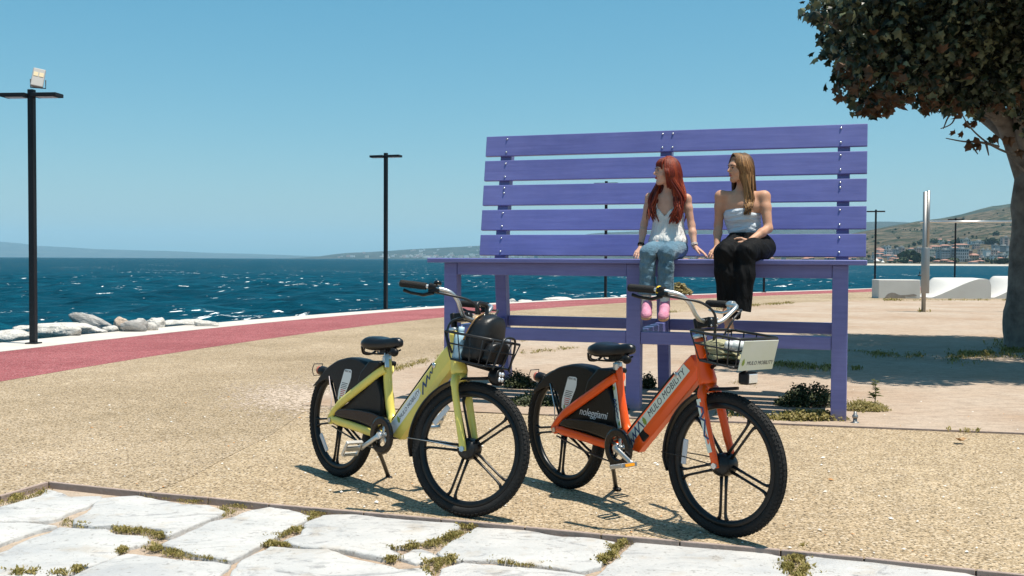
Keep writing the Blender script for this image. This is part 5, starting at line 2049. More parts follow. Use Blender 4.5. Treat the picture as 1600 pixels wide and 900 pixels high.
def to_local(px, py, hub_xy, yaw, WB):
    hd = Vector((math.cos(yaw), math.sin(yaw), 0))
    lf = Vector((-math.sin(yaw), math.cos(yaw), 0))
    p = G(px, py) - (Vector((hub_xy[0], hub_xy[1], 0)) - hd * WB)
    return (p.dot(hd), p.dot(lf), 0.0)


Or = dict(hub_xy=(.996, 4.759), yaw=-.958, WB=1.205)
Ye = dict(hub_xy=(-.2264, 5.1074), yaw=-.8514, WB=1.209)
ob, obM, obST, obk = make_bike('bicycle', 'orange hire bicycle with a white lettered plate on its empty front basket', steer=.106, paint=M_['orange_paint'], kind='orange', bar_tilt=R(7), crank_ang=R(-20), a0f=R(270), a0r=R(262), reflf=R(174), reflr=R(60), kick=to_local(962, 766, **Or), **Or)
yb, ybM, ybST, ybk = make_bike('bicycle', 'yellow hire bicycle with a black backpack sitting in its front basket', steer=.374, paint=M_['yellow_paint'], kind='yellow', lean=R(3.6), bar_tilt=R(3), crank_ang=R(212), a0f=R(182), a0r=R(262), reflf=R(142), reflr=R(222), kick=to_local(606, 745, **Ye), **Ye)


# ================================================================== THE TWO WOMEN
def Wp(px, py, b):
    return ONPLANE(px, py, BO + BV * b, BV)


def skin_mat(name, c, lip):
    m = mat(name, c, 0.55, spec=0.28)
    t = NT(m)
    nz = t.noise(9, 5, 0.6)
    col = t.ramp(nz, [(0.3, tuple(x * y for x, y in zip(c, (0.84, 0.76, 0.74)))), (0.7, tuple(min(1, x * y) for x, y in zip(c, (1.06, 1.04, 1.03))))])
    t.b.inputs["Subsurface Weight"].default_value = 0.12
    t.b.inputs["Subsurface Radius"].default_value = (0.012, 0.005, 0.003)
    t.b.inputs["Subsurface Scale"].default_value = 0.6
    t.out(col, t.bump(t.noise(160, 3, 0.6), 0.06, 0.004))
    return m


SK1 = skin_mat('skin_pale', (0.54, 0.325, 0.235), 0)
SK2 = skin_mat('skin_tan', (0.52, 0.30, 0.195), 0)


def hair_mat(name, stops):
    m = mat(name, stops[0][1], 0.45, spec=0.25)
    t = NT(m)
    rnd = t.node("ShaderNodeNewGeometry").outputs["Random Per Island"]
    c = t.ramp(rnd, stops)
    st = t.noise(1, 4, 0.7, t.scale((160, 160, 12)))
    c = t.mix(1, c, t.ramp(st, [(0.3, (0.62, 0.62, 0.62)), (0.7, (1.25, 1.25, 1.25))]), 'MULTIPLY')
    t.out(c, t.bump(st, 0.5, 0.01))
    return m


HAIR1 = hair_mat('hair_red', [(0.0, (0.075, 0.008, 0.004)), (0.5, (0.155, 0.018, 0.006)), (1.0, (0.26, 0.042, 0.011))])
HAIR2 = hair_mat('hair_blonde_brown', [(0.0, (0.075, 0.036, 0.015)), (0.45, (0.16, 0.078, 0.030)), (1.0, (0.34, 0.185, 0.072))])
HAIR2D = hair_mat('hair_brown', [(0.0, (0.055, 0.030, 0.017)), (1.0, (0.115, 0.062, 0.030))])
LIP1 = mat('lips_red', (0.30, 0.035, 0.04), 0.35)
LIP2 = mat('lips_rose', (0.36, 0.10, 0.085), 0.4)
EYEW = mat('eye_white', (0.30, 0.28, 0.27), 0.3)
EYED = mat('eye_dark', (0.02, 0.013, 0.01), 0.15)
BROW = mat('brow_dark', (0.06, 0.03, 0.018), 0.6)


def denim_mat():
    m = mat('denim', (0.09, 0.17, 0.24), 0.85, spec=0.15, sheen=0.15)
    t = NT(m)
    nz = t.noise(5, 6, 0.65)
    c = t.ramp(nz, [(0.28, (0.055, 0.115, 0.165)), (0.52, (0.092, 0.175, 0.24)), (0.78, (0.17, 0.27, 0.335))])
    tw = t.noise(1, 3, 0.7, t.scale((40, 40, 14)))
    c = t.mix(1, c, t.ramp(tw, [(0.3, (0.78, 0.78, 0.78)), (0.7, (1.18, 1.18, 1.18))]), 'MULTIPLY')
    h = t.math('ADD', t.noise(1, 4, 0.6, t.scale((16, 16, 26))), t.math('MULTIPLY', tw, 0.4))
    t.out(c, t.bump(h, 0.9, 0.025))
    return m


M_['denim'] = denim_mat()


def cloth_mat(name, c, fold=(14, 14, 22), st=0.8, dist=0.02, rough=0.85):
    m = mat(name, c, rough, spec=0.2)
    m.node_tree.nodes['Principled BSDF'].inputs['Specular IOR Level'].default_value = 0.12
    t = NT(m)
    h = t.noise(1, 3, 0.5, t.scale(fold), 0.8)
    t.out(None, t.bump(h, st, dist))
    return m


M_['white_cotton'] = cloth_mat('white_cotton', (0.612, 0.6035, 0.578), (20, 20, 9), 1.0, 0.03)
M_['pale_blue_knit'] = cloth_mat('pale_blue_knit', (0.527, 0.5865, 0.646), (7, 7, 34), 1.0, 0.035, 0.6)
M_['black_cloth'] = cloth_mat('black_cloth', (0.0045, 0.005, 0.006), (10, 10, 5), 1.0, 0.04, 0.75)
M_['pink_canvas'] = mat('pink_canvas', (0.50, 0.17, 0.27), 0.8, bump=(80, 0.3), var=(26, .8, (0.62, 0.30, 0.39)))
M_['lace'] = mat('pale_lace', (0.66, 0.46, 0.54), 0.9)
M_['gum'] = mat('gum_sole', (0.40, 0.24, 0.14), 0.7)
M_['sock'] = mat('white_sock', (0.66, 0.62, 0.58), 0.9, bump=(120, 0.4))


class Fr:
    """a frame: o origin, x right-hand side of the body, y forward, z up"""
    def __init__(s, o, y, z):
        s.o = Vector(o)
        s.y = Vector(y).normalized()
        z = Vector(z)
        s.z = (z - s.y * z.dot(s.y)).normalized()
        s.x = s.y.cross(s.z)

    def __call__(s, x, y, z): return s.o + s.x * x + s.y * y + s.z * z

    def ax(s): return (tuple(s.x), tuple(s.y), tuple(s.z))


def cap(a, b, ra, rb, k=0.02): return ('cap', tuple(a), tuple(b), ra, rb, k)
def ell(c, fr, r, k=0.02): return ('ell', tuple(c), fr.ax(), r, k)


def head_prims(H):
    p = [ell(H(0, -.012, .040), H, (.072, .092, .080), .01),
         ell(H(0, .018, -.012), H, (.064, .074, .090), .03),
         cap(H(-.047, .000, -.058), H(-.012, .060, -.092), .022, .019, .03),
         cap(H(.047, .000, -.058), H(.012, .060, -.092), .022, .019, .03),
         ell(H(0, .066, -.090), H, (.020, .018, .017), .02),
         ell(H(-.036, .056, -.030), H, (.024, .022, .026), .02),
         ell(H(.036, .056, -.030), H, (.024, .022, .026), .02),
         ell(H(0, .078, .026), H, (.050, .012, .014), .02),
         cap(H(0, .090, .012), H(0, .110, -.020), .0065, .0100, .010),
         ell(H(-.010, .094, -.029), H, (.009, .009, .007), .008),
         ell(H(.010, .094, -.029), H, (.009, .009, .007), .008),
         ell(H(0, .082, -.055), H, (.022, .012, .011), .012)]
    for s in (-1, 1):
        p.append(ell(H(s * .071, -.012, -.012), Fr(H.o, H.x * s * .35 + H.y * -.2 + H.x * s, H.z), (.018, .008, .030), .006))
    return p


def face(person, H, lip):
    for s in (-1, 1):
        mb = MB()
        mb.ball(H(s * .0295, .0805, .004), .0095, 12, 8)
        e = mb.build('eye', EYEW, person)
        mb = MB()
        mb.ball(H(s * .0295, .0835, .004), .0075, 10, 6)
        mb.build('iris', EYED, e)
        mb = MB()
        mb.tube([H(s * .016, .0915, .0085), H(s * .030, .0935, .0115), H(s * .045, .086, .007)], [.0016, .0030, .0014], 6)
        mb.build('eyelashes', EYED, e)
        mb = MB()
        mb.tube([H(s * .013, .0955, .024), H(s * .031, .0935, .0295), H(s * .050, .081, .024)], [.0030, .0046, .0022], 6)
        mb.build('eyebrow', BROW, person)
    mb = MB()
    for z, r in ((-.0505, .0045), (-.0595, .0058)):
        mb.tube([H(-.020, .083, -.055), H(-.010, .0950, z), H(0, .0965, z - .001), H(.010, .0950, z), H(.020, .083, -.055)], [.001, r * .9, r, r * .9, .001], 8, ry=[.001, .004, .004, .004, .001])
    mb.build('lips', lip, person)


def hand_prims(w, d, pn, th, curl=0.5, spread=.10, sc=1.0):
    """w wrist, d finger direction, pn back-of-hand normal, th thumb side"""
    d = d.normalized()
    th = (th - d * th.dot(d)).normalized()
    pn = (pn - d * pn.dot(d) - th * pn.dot(th)).normalized()
    P = []
    base = w + d * .012 * sc
    kn = []
    for i, f in enumerate((.030, .010, -.010, -.028)):
        kn.append(w + d * (.088 - abs(i - 1.2) * .006) * sc + th * f * sc)
    for k in kn:
        P.append(cap(base + (k - base) * .1, k, .014 * sc, .0105 * sc, .012))
    P.append(cap(base, base + th * .02 * sc + d * .02 * sc, .016 * sc, .014 * sc, .01))
    L = (.066, .075, .069, .052)
    for i, k in enumerate(kn):
        dd = (d + th * (.10 - i * spread * .6)).normalized()
        a = k
        r = (.0088, .009, .0086, .0076)[i] * sc
        bend = curl * (.55 + .12 * i)
        for seg, fr in enumerate((.45, .32, .26)):
            q = (dd * math.cos(bend * (seg + .55)) - pn * math.sin(bend * (seg + .55)))
            b = a + q * L[i] * fr * sc
            P.append(cap(a, b, r, r * .93, .004))
            a, r = b, r * .93
    t0 = w + d * .028 * sc + th * .022 * sc
    t1 = t0 + (d * .55 + th * .75 - pn * .25).normalized() * .036 * sc
    t2 = t1 + (d * .85 + th * .40 - pn * .25).normalized() * .032 * sc
    t3 = t2 + (d * .95 + th * .15 - pn * .3).normalized() * .024 * sc
    P += [cap(t0, t1, .0135 * sc, .0105 * sc, .010), cap(t1, t2, .0102 * sc, .0092 * sc, .004), cap(t2, t3, .009 * sc, .0072 * sc, .004)]
    return P, kn


def lock(mb, pts, w, t, n=10, tip=.25, up=(0, 1, 0)):
    s = spline(pts, 4)
    N = len(s)
    rw = [w * (lerp(.75, 1, min(1, i / (N * .3))) if i < N * .6 else lerp(1, tip, (i - N * .6) / (N * .4))) for i in range(N)]
    rt = [t * (1 if i < N * .6 else lerp(1, tip, (i - N * .6) / (N * .4))) for i in range(N)]
    mb.tube(s, rt, 6, ry=rw, up=up)


FWD = -BV
UP = Vector((0, 0, 1))
SIDE = FWD.cross(UP)              # her right-hand side = picture left
SK_Z = ZS + .004


def woman_a():
    B = thing('person', 'red haired woman in white camisole, blue jeans and pink trainers sitting on the bench edge', 'person', Wp(1043, 402, .2) + Vector((0, 0, 0)), 0, 'women sitting on the giant bench')
    org = B.location.copy()
    pel = Wp(1044, 386, .20)
    pel.z = ZS + .095
    chest = Wp(1044.5, 333, .24)
    nb = Wp(1045, 303.5, .235)
    T = Fr(chest, FWD + SIDE * .12, UP)
    H = Fr(Wp(1041.5, 268.5, .205), FWD * .52 + SIDE * .90 + UP * .02, UP + SIDE * -.04)
    shR, shL = Wp(1016, 309, .225), Wp(1072.5, 311, .225)
    elR, elL = Wp(1006.5, 350, .24), Wp(1080.5, 352, .20)
    wrR, wrL = Wp(1001, 386, .14), Wp(1085.5, 386, .12)
    hipR, hipL = Wp(1030, 386, .18), Wp(1057, 386, .18)
    for h in (hipR, hipL): h.z = ZS + .088
    knR, knL = Wp(1012.5, 393, -.20), Wp(1041.5, 394.5, -.21)
    for h in (knR, knL): h.z = ZS + .050
    anR, anL = Wp(1010.5, 470, -.195), Wp(1038.5, 472, -.205)
    P = head_prims(H)
    P += [cap(nb - UP * .01, H(0, -.030, -.055), .045, .043, .025), cap(nb - UP * .03, nb + UP * .02, .060, .045, .03),
          cap(shR, nb - UP * .030 + SIDE * .035, .038, .040, .04), cap(shL, nb - UP * .030 - SIDE * .035, .038, .040, .04),
          ell(lerp(shR, shL, .5) - UP * .085 - FWD * .0, T, (.132, .080, .105), .05),
          ell(chest - UP * .05, T, (.118, .080, .12), .05),
          ell(lerp(chest, pel, .55), T, (.108, .078, .14), .05),
          ell(pel, T, (.150, .105, .10), .05)]
    for s in (-1, 1):
        P.append(ell(T(s * .058, .062, -.02), T, (.052, .046, .052), .03))
    for sh, el, wr in ((shR, elR, wrR), (shL, elL, wrL)):
        P += [cap(sh, lerp(sh, el, .35), .040, .036, .03), cap(lerp(sh, el, .35), el, .036, .029, .02), cap(el, lerp(el, wr, .35), .030, .031, .02), cap(lerp(el, wr, .35), wr, .031, .0205, .02)]
    for hp, kn, an in ((hipR, knR, anR), (hipL, knL, anL)):
        P += [cap(hp, kn, .078, .050, .04), cap(kn, an, .050, .032, .02)]
    # hands leaning on the seat
    hR0 = wrR
    hp, _ = hand_prims(wrR, Vector((0, 0, -1)) * .62 + FWD * .75 + SIDE * .10, UP * .9 + FWD * .4, -SIDE, .30, .14, .95)
    P += hp
    hp, _ = hand_prims(wrL, -SIDE * .85 - UP * .52 + FWD * .22, UP + FWD * .2, FWD, .30, .12, .95)
    P += hp
    V, F = sdf_mesh(P, .0052)
    body = from_np('body', V - np.array(org), F, SK1, B)
    off = Matrix.Translation(-org)
    # camisole
    C = []
    C += [ell(T(0, .004, -.03), T, (.130, .096, .10), .04), ell(chest - UP * .09, T, (.128, .094, .12), .05),
          ell(lerp(chest, pel, .62), T, (.142, .100, .12), .06), ell(pel + UP * .055, T, (.166, .122, .080), .05)]
    for s in (-1, 1):
        C.append(ell(T(s * .058, .066, -.02), T, (.058, .052, .058), .03))
    C.append(('cut', tuple(pel + UP * .012), (0, 0, -1)))
    for s in (-1, 1):     # V neck: two sloping planes, strongest at the centre
        nrm = (T.z * .80 - T.x * s * .60).normalized()
        C.append(('cut', tuple(T(s * .0, .0, -.022) + T.x * s * .0), tuple(nrm)) if False else ('cut', tuple(T(s * .068, 0, .055)), tuple(T.z)))
    V, F = sdf_mesh(C, .0055)
    Vn = np.array(V)
    q = (Vn - np.array(T.o))
    lx, ly, lz = q @ np.array(T.x), q @ np.array(T.y), q @ np.array(T.z)
    ztop = np.where(ly > 0, -.026 + 1.10 * np.abs(lx), -.01)
    keep = lz < ztop
    fk = keep[F].all(1)
    # hem ripples and gathers
    w = np.clip((-lz - .02) / .20, 0, 1)
    ang = np.arctan2(ly, lx)
    rip = (np.sin(ang * 9 + lz * 5) * .005 + np.sin(ang * 17 + 1 - lz * 9) * .0032) * w
    Vn = Vn + (np.outer(lx, T.x) + np.outer(ly, T.y)) / np.maximum(np.hypot(lx, ly), .02)[:, None] * rip[:, None]
    cam_ = from_np('camisole', Vn - np.array(org), F[fk], M_['white_cotton'], B)
    sol = cam_.modifiers.new('cloth', 'SOLIDIFY')
    sol.thickness = .003
    mb = MB()
    for s in (-1, 1):
        mb.tube(spline([T(s * .060, .098, .010), T(s * .078, .088, .060), T(s * .082, .040, .112), T(s * .078, -.03, .095), T(s * .07, -.075, .02)], 5), .0035, 6, ry=.0055)
    mb.build('strap', M_['white_cotton'], B, off)['kind'] = 'stuff'
    mb = MB()
    c = T(0, .108, -.058)
    for s in (-1, 1):
        mb.tube(spline([c, c + T.x * s * .018 + T.z * .010, c + T.x * s * .022 - T.z * .004, c], 4), .003, 6)
        mb.tube(spline([c, c + T.x * s * .008 - T.z * .022 + T.y * .004, c + T.x * s * .013 - T.z * .045], 4), .0028, 6)
    mb.build('bow', M_['white_cotton'], B, off)
    mb = MB()
    mb.tube(spline([T(.05, .020, .115), T(.035, .066, .055), T(0, .083, -.004), T(-.035, .066, .055), T(-.05, .02, .115)], 6), .0014, 5)
    mb.ball(T(0, .087, -.010), .005, 8, 6)
    mb.build('necklace', mat('gold_chain', (.6, .4, .15), .3, 1), B, off)
    # jeans
    J = [ell(pel - UP * .004, T, (.160, .118, .092), .05)]
    for hp, kn, an in ((hipR, knR, anR), (hipL, knL, anL)):
        up_k = kn + FWD * .006
        J += [cap(hp, lerp(hp, kn, .6), .088, .074, .05), cap(lerp(hp, kn, .6), up_k, .074, .064, .03),
              cap(up_k, lerp(kn, an, .30), .062, .060, .03), cap(lerp(kn, an, .30), lerp(kn, an, .98) - FWD * .010, .060, .076, .03)]
    J.append(('cut', tuple(lerp(anR, anL, .5) + UP * .055), (0, 0, -1)))
    J.append(('cut', tuple(pel + UP * .055), (0, 0, 1), tuple(pel + UP * .1), .2))
    V, F = sdf_mesh(J, .006)
    Vn = np.array(V)
    sn = np.sin(Vn[:, 2] * 95 + Vn[:, 0] * 40) * .0024 + np.sin(Vn[:, 2] * 47 - Vn[:, 0] * 70 + 1) * .0030
    near = np.exp(-((Vn[:, 2] - (knR.z - .05)) / .10) ** 2)
    Vn[:, 1] -= sn * (.35 + near)
    from_np('jeans', Vn - np.array(org), F, M_['denim'], B)
    mb = MB()
    for hp, kn, an in ((hipR, knR, anR), (hipL, knL, anL)):
        sd_ = -SIDE if kn is knL else SIDE
        mb.tube([kn + sd_ * .060 - UP * .03, lerp(kn, an, .4) + sd_ * .058 + FWD * .02, lerp(kn, an, .86) + sd_ * .070 + FWD * .02], .0016, 5)
    mb.build('seam', M_['denim'], B, off)['kind'] = 'stuff'
    # socks, trainers
    for an, px, py in ((anR, 1009.5, 494), (anL, 1036, 496)):
        toe = Wp(px, py, -.36)
        heel = an - UP * .045 - FWD * -.0 + BV * .045
        dr = (toe - heel).normalized()
        ft = Fr(heel, dr, UP + FWD * .5)
        mb = MB()
        mb.tube([an + UP * .075, an + UP * .01, an - UP * .03 + FWD * .012], [.040, .037, .040], 12)
        mb.build('sock', M_['sock'], B, off)
        L = (toe - heel).length
        S_ = [cap(ft(0, .005, .012), ft(0, L * .42, .022), .036, .038, .02), cap(ft(0, L * .42, .016), ft(0, L * .80, .004), .040, .040, .02), ell(ft(0, L * .86, .0), ft, (.041, .048, .030), .02), cap(ft(0, .01, .01), ft(0, .03, .06), .034, .037, .02), cap(ft(0, .05, .045), ft(0, L * .4, .03), .03, .034, .02),
              ('cut', tuple(ft(0, 0, -.020)), tuple(-ft.z)), ('cut', tuple(ft(0, 0.02, .070)), tuple((ft.z * .9 - ft.y * .1).normalized()))]
        V, F = sdf_mesh(S_, .0045)
        sh = from_np('trainer', V - np.array(org), F, M_['pink_canvas'], B)
        S2 = [cap(ft(0, .0, -.016), ft(0, L * .5, -.014), .037, .037, .02), cap(ft(0, L * .5, -.014), ft(0, L * .88, -.014), .039, .044, .02), ('cut', tuple(ft(0, 0, -.010)), tuple(ft.z)), ('cut', tuple(ft(0, 0, -.032)), tuple(-ft.z))]
        V, F = sdf_mesh(S2, .0045)
        from_np('sole', V - np.array(org), F, M_['gum'], sh)
        mb = MB()
        for k in range(4):
            y = L * (.36 + .10 * k)
            z = .062 - .006 * k
            mb.tube([ft(-.028, y, z - .012), ft(0, y + .012, z + .002), ft(.028, y, z - .012)], .0032, 6)
            mb.tube([ft(-.028, y + .014, z - .014), ft(0, y - .002, z + .003), ft(.028, y + .014, z - .014)], .0028, 6)
        mb.build('lace', M_['lace'], sh, off)['kind'] = 'stuff'
        mb = MB()
        mb.prism([ft(.034, L * .30, .018), ft(.036, L * .50, .012), ft(.030, L * .45, -.006), ft(.032, L * .22, .0)], ft.x * .006)
        mb.prism([ft(-.034, L * .30, .018), ft(-.036, L * .50, .012), ft(-.030, L * .45, -.006), ft(-.032, L * .22, .0)], -ft.x * .006)
        mb.build('stripe', M_['black_cloth'], sh, off)['kind'] = 'stuff'
    # bracelets
    for nm, wr, el, m in (('bracelet', wrR, elR, M_['black_cloth']), ('bracelet', wrL, elL, M_['sock'])):
        d = (el - wr).normalized()
        u = d.orthogonal().normalized()
        w = d.cross(u)
        for q in (.018, .030):
            mb = MB()
            mb.tube([wr + d * q + u * math.cos(a) * .0265 + w * math.sin(a) * .0265 for a in [2 * math.pi * k / 14 for k in range(14)]], .0042, 6, closed=True)
            mb.build(nm, m, B, off)
    face_off(B, H, LIP1, off)
    hair_red(B, H, T, off, nb)
    return B


def face_off(B, H, lip, off):
    n0 = set(B.children)
    face(B, H, lip)
    for c in B.children:
        if c not in n0: c.matrix_local = off


def hair_cap(H, off, B, m, bang=0.0, name='hair'):
    C = [ell(H(0, -.018, .046), H, (.082, .102, .086), .01), ell(H(0, -.045, .0), H, (.080, .076, .095), .03)]
    V, F = sdf_mesh(C, .006)
    q = V - np.array(H.o)
    lx, ly, lz = q @ np.array(H.x), q @ np.array(H.y), q @ np.array(H.z)
    hl = .072 - 0.010 * (np.abs(lx) / .05) ** 2
    keep = ~((ly > .004 + .35 * np.clip(.05 - np.abs(lx), 0, .1)) & (lz < hl)) & ~((ly > -.01) & (lz < .03))
    return V, F[keep[F].all(1)]


def hair_red(B, H, T, off, nb):
    V, F = hair_cap(H, off, B, HAIR1)
    org = -off.translation
    hb = from_np('hair', V - np.array(org), F, HAIR1, B)
    rs = random.Random(4)
    groups = {'front': MB(), 'back': MB(), 'fringe': MB()}
    for k in range(260):
        th = rs.uniform(62, 298) if k % 3 else rs.choice([rs.uniform(50, 100), rs.uniform(260, 310)])
        a = R(th)
        sx, sy = math.sin(a), math.cos(a)      # +x is her right, y forward (head frame)
        r0 = H(sx * .010, -.012 + .012 * sy, .128 + rs.uniform(-.004, .004))
        r1 = H(sx * .060, -.014 + .070 * sy, .098)
        r2 = H(sx * .097, -.018 + .098 * sy, .030)
        r3 = H(sx * .110, -.030 + .098 * sy, -.055)
        # world side of this lock relative to the torso
        w = r3 - T.o
        tx, ty = w.dot(T.x), w.dot(T.y)
        front = (abs(tx) > .035 and ty > -.045) and rs.random() < .93 or abs(tx) > .075
        sgn = 1 if tx > 0 else -1
        wav = lambda q: T.x * (math.sin(q * 5.5 + k) * .017) + T.y * (math.cos(q * 5 + k * 2) * .010)
        if front:
            zL = rs.uniform(-.085, -.015) if sgn > 0 else rs.uniform(-.10, -.03)
            xe = sgn * rs.uniform(.055, .140)
            p4 = T(sgn * rs.uniform(.080, .150), .072 + rs.uniform(-.02, .02), .128) + wav(1)
            p5 = T(lerp(sgn * .135, xe, .5), .108 + rs.uniform(-.012, .015), .03) + wav(2)
            p6 = T(xe, .130 + rs.uniform(-.012, .014), zL) + wav(3)
            lock(groups['front'], [r0, r1, r2, r3, p4, p5, p6], rs.uniform(.006, .015), .006, tip=.10)
        else:
            p4 = T(tx * 1.1 + rs.uniform(-.02, .02), -.085, .08) + wav(1)
            p5 = T(tx * 1.2 + rs.uniform(-.03, .03), -.110, -.02) + wav(2)
            p6 = T(tx * 1.2 + rs.uniform(-.03, .03), -.115, -.10) + wav(3)
            lock(groups['back'], [r0, r1, r2, r3, p4, p5, p6], rs.uniform(.011, .017), .006, tip=.2)
    for k in range(30):
        x = lerp(-.058, .058, k / 29) + rs.uniform(-.003, .003)
        yy = .094 * math.sqrt(max(.1, 1 - (x / .085) ** 2)) - .012
        lock(groups['fringe'], [H(x * .3, .0, .127), H(x * .75, yy * .70, .104), H(x * .98, yy * 1.06, .070), H(x * 1.04, yy * 1.09, .040 + .05 * (x / .06) ** 2 * -.5 + rs.uniform(-.004, .004))], .0075, .0042, tip=.35)
    for g, mb in groups.items():
        mb.build('hair_fringe' if g == 'fringe' else 'hair_strands', HAIR1, hb, off, fix=False)['kind'] = 'stuff'


def woman_b():
    B = thing('person', 'blonde woman in strapless pale top and wide black trousers sitting right of the redhead', 'person', Wp(1168, 402, .2), 0, 'women sitting on the giant bench')
    org = B.location.copy()
    off = Matrix.Translation(-org)
    pel = Wp(1169, 385, .21)
    pel.z = ZS + .100
    chest = Wp(1160, 331, .25)
    nb = Wp(1160, 300, .245)
    T = Fr(chest, FWD + SIDE * .18, UP - SIDE * .03)
    H = Fr(Wp(1156, 263.5, .215), FWD * .62 + SIDE * .80 - UP * .03, UP - SIDE * .05)
    shR, shL = Wp(1126.5, 307, .225), Wp(1194, 307.5, .215)
    elR, elL = Wp(1122.5, 352, .25), Wp(1200.5, 357, .14)
    wrR, wrL = Wp(1120, 386, .13), Wp(1171, 376.5, -.04)
    hipR, hipL = Wp(1150, 386, .19), Wp(1187, 386, .19)
    for h in (hipR, hipL): h.z = ZS + .095
    knR, knL = Wp(1133, 393, -.21), Wp(1167, 394, -.20)
    for h in (knR, knL): h.z = ZS + .060
    anR, anL = Wp(1136, 486, -.17), Wp(1153, 472, -.26)
    P = head_prims(H)
    P += [cap(nb - UP * .01, H(0, -.030, -.055), .049, .046, .025), cap(nb - UP * .03, nb + UP * .02, .065, .048, .03),
          cap(shR, nb - UP * .032 + SIDE * .035, .044, .044, .04), cap(shL, nb - UP * .032 - SIDE * .035, .044, .044, .04),
          ell(lerp(shR, shL, .5) - UP * .085, T, (.158, .088, .105), .05), ell(chest - UP * .05, T, (.138, .090, .12), .05),
          ell(lerp(chest, pel, .55), T, (.126, .086, .14), .05), ell(pel, T, (.175, .115, .10), .05)]
    for s in (-1, 1):
        P.append(ell(T(s * .066, .062, -.035), T, (.056, .050, .050), .03))
    for sh, el, wr in ((shR, elR, wrR), (shL, elL, wrL)):
        P += [cap(sh, lerp(sh, el, .35), .049, .045, .03), cap(lerp(sh, el, .35), el, .045, .034, .02), cap(el, lerp(el, wr, .35), .035, .035, .02), cap(lerp(el, wr, .35), wr, .035, .0225, .02)]
    for hp, kn, an in ((hipR, knR, anR), (hipL, knL, anL)):
        P += [cap(hp, kn, .085, .055, .04), cap(kn, lerp(kn, an, .35), .052, .045, .02), cap(lerp(kn, an, .35), an, .045, .030, .02)]
    hp, _ = hand_prims(wrR, Vector((0, 0, -1)) * .55 + FWD * .80 + SIDE * .22, UP * .9 + FWD * .4, -SIDE, .35, .12, .98)
    P += hp
    hp, knuckles = hand_prims(wrL, SIDE * .72 + FWD * .30 - UP * .42, UP * .8 + FWD * .6, SIDE * .25 + UP * .75 + FWD * .1, .28, .12, 1.0)
    P += hp
    # feet: crossed at the ankle
    feet = []
    for an, px, py, b in ((anR, 1139.5, 512, -.27), (anL, 1136.5, 487.5, -.40)):
        toe = Wp(px, py, b)
        heel = an - UP * .04 + BV * .03
        ft = Fr(heel, toe - heel, UP + FWD * .8)
        L = (toe - heel).length
        feet.append((ft, L))
        P += [cap(an, ft(0, .03, .012), .033, .034, .02), cap(ft(0, .0, .0), ft(0, L * .6, .012), .029, .030, .02), cap(ft(0, L * .6, .010), ft(0, L * .84, .0), .034, .030, .02)]
        for i in range(5):
            x = lerp(-.026, .026, i / 4) * (1 if an is anR else -1)
            P.append(cap(ft(x, L * .84, -.002), ft(x * 1.1, L * (.99 - .035 * i), -.010), .0095 if i else .012, .0085, .005))
    V, F = sdf_mesh(P, .0052)
    from_np('body', V - np.array(org), F, SK2, B)
    # finger nails, red
    d = (knuckles[1] - wrL).normalized()
    NAIL = mat('red_nail', (.45, .02, .04), .3)
    for i, k in enumerate(knuckles):
        mb = MB()
        tip = k + d * (.058, .066, .06, .046)[i] - UP * .018 + FWD * .006
        mb.ball(tip + Vector((0, 0, .003)), .0068, 8, 6)
        mb.build('fingernail', NAIL, B, off)
    # strapless top
    C = [ell(T(0, .004, -.02), T, (.158, .106, .10), .04), ell(chest - UP * .09, T, (.142, .098, .12), .05), ell(lerp(chest, pel, .58), T, (.134, .094, .13), .05)]
    C.append(ell(T(0, .062, -.030), T, (.132, .070, .078), .03))
    C.append(('cut', tuple(T(0, 0, .030)), tuple(T.z)))
    C.append(('cut', tuple(pel + UP * .075), (0, 0, -1)))
    V, F = sdf_mesh(C, .0055)
    Vn = np.array(V)
    q = (Vn - np.array(T.o))
    lx, ly, lz = q @ np.array(T.x), q @ np.array(T.y), q @ np.array(T.z)
    rip = np.sin(lz * 150 + np.sin(lx * 25) * 1.6) * .0022 + np.sin(lz * 75 + lx * 18 + 1) * .0030
    Vn += np.outer(rip, T.y)
    from_np('strapless_top', Vn - np.array(org), F, M_['pale_blue_knit'], B)
    # wide trousers
    J = [ell(pel + UP * .01, T, (.188, .130, .100), .06), ell(pel + UP * .075, T, (.150, .108, .060), .05), cap(pel + UP * .10, pel + UP * .135, .10, .10, .03),
         ell(pel + UP * .115, T, (.142, .104, .035), .03)]
    hemR, hemL = Wp(1136, 492, -.18), Wp(1157, 498, -.25)
    for hp, kn, hm, w in ((hipR, knR, hemR, .088), (hipL, knL, hemL, .100)):
        J += [cap(hp, lerp(hp, kn, .55), .108, .094, .06), cap(lerp(hp, kn, .55), kn + FWD * .005, .094, .074, .04),
              cap(kn + FWD * .005, lerp(kn, hm, .35), .074, .078, .04), cap(lerp(kn, hm, .35), hm, .078, .076, .04)]
    J.append(cap(knR + SIDE * .03 - UP * .02, lerp(knR, hemR, .3) + SIDE * .02, .055, .06, .04))
    J.append(cap(hipL - SIDE * .05, lerp(hipL, knL, .5) - SIDE * .055 - UP * .02, .075, .062, .05))
    nrm = (Vector((0, 0, -1)) + SIDE * .24).normalized()
    J.append(('cut', tuple(Wp(1148, 481, -.2)), tuple(nrm)))
    J.append(('cut', tuple(pel + UP * .125), (0, 0, 1)))
    V, F = sdf_mesh(J, .0065)
    Vn = np.array(V)
    sn = np.sin(Vn[:, 0] * 85 + Vn[:, 2] * 9) * .0045 + np.sin(Vn[:, 0] * 47 - Vn[:, 2] * 16 + 1) * .004
    low = np.clip((knR.z - .05 - Vn[:, 2]) / .15, 0, 1)
    Vn[:, 1] -= sn * low + np.sin(Vn[:, 2] * 70 + Vn[:, 0] * 60) * .0022 * (1 - low)
    from_np('trousers', Vn - np.array(org), F, M_['black_cloth'], B)
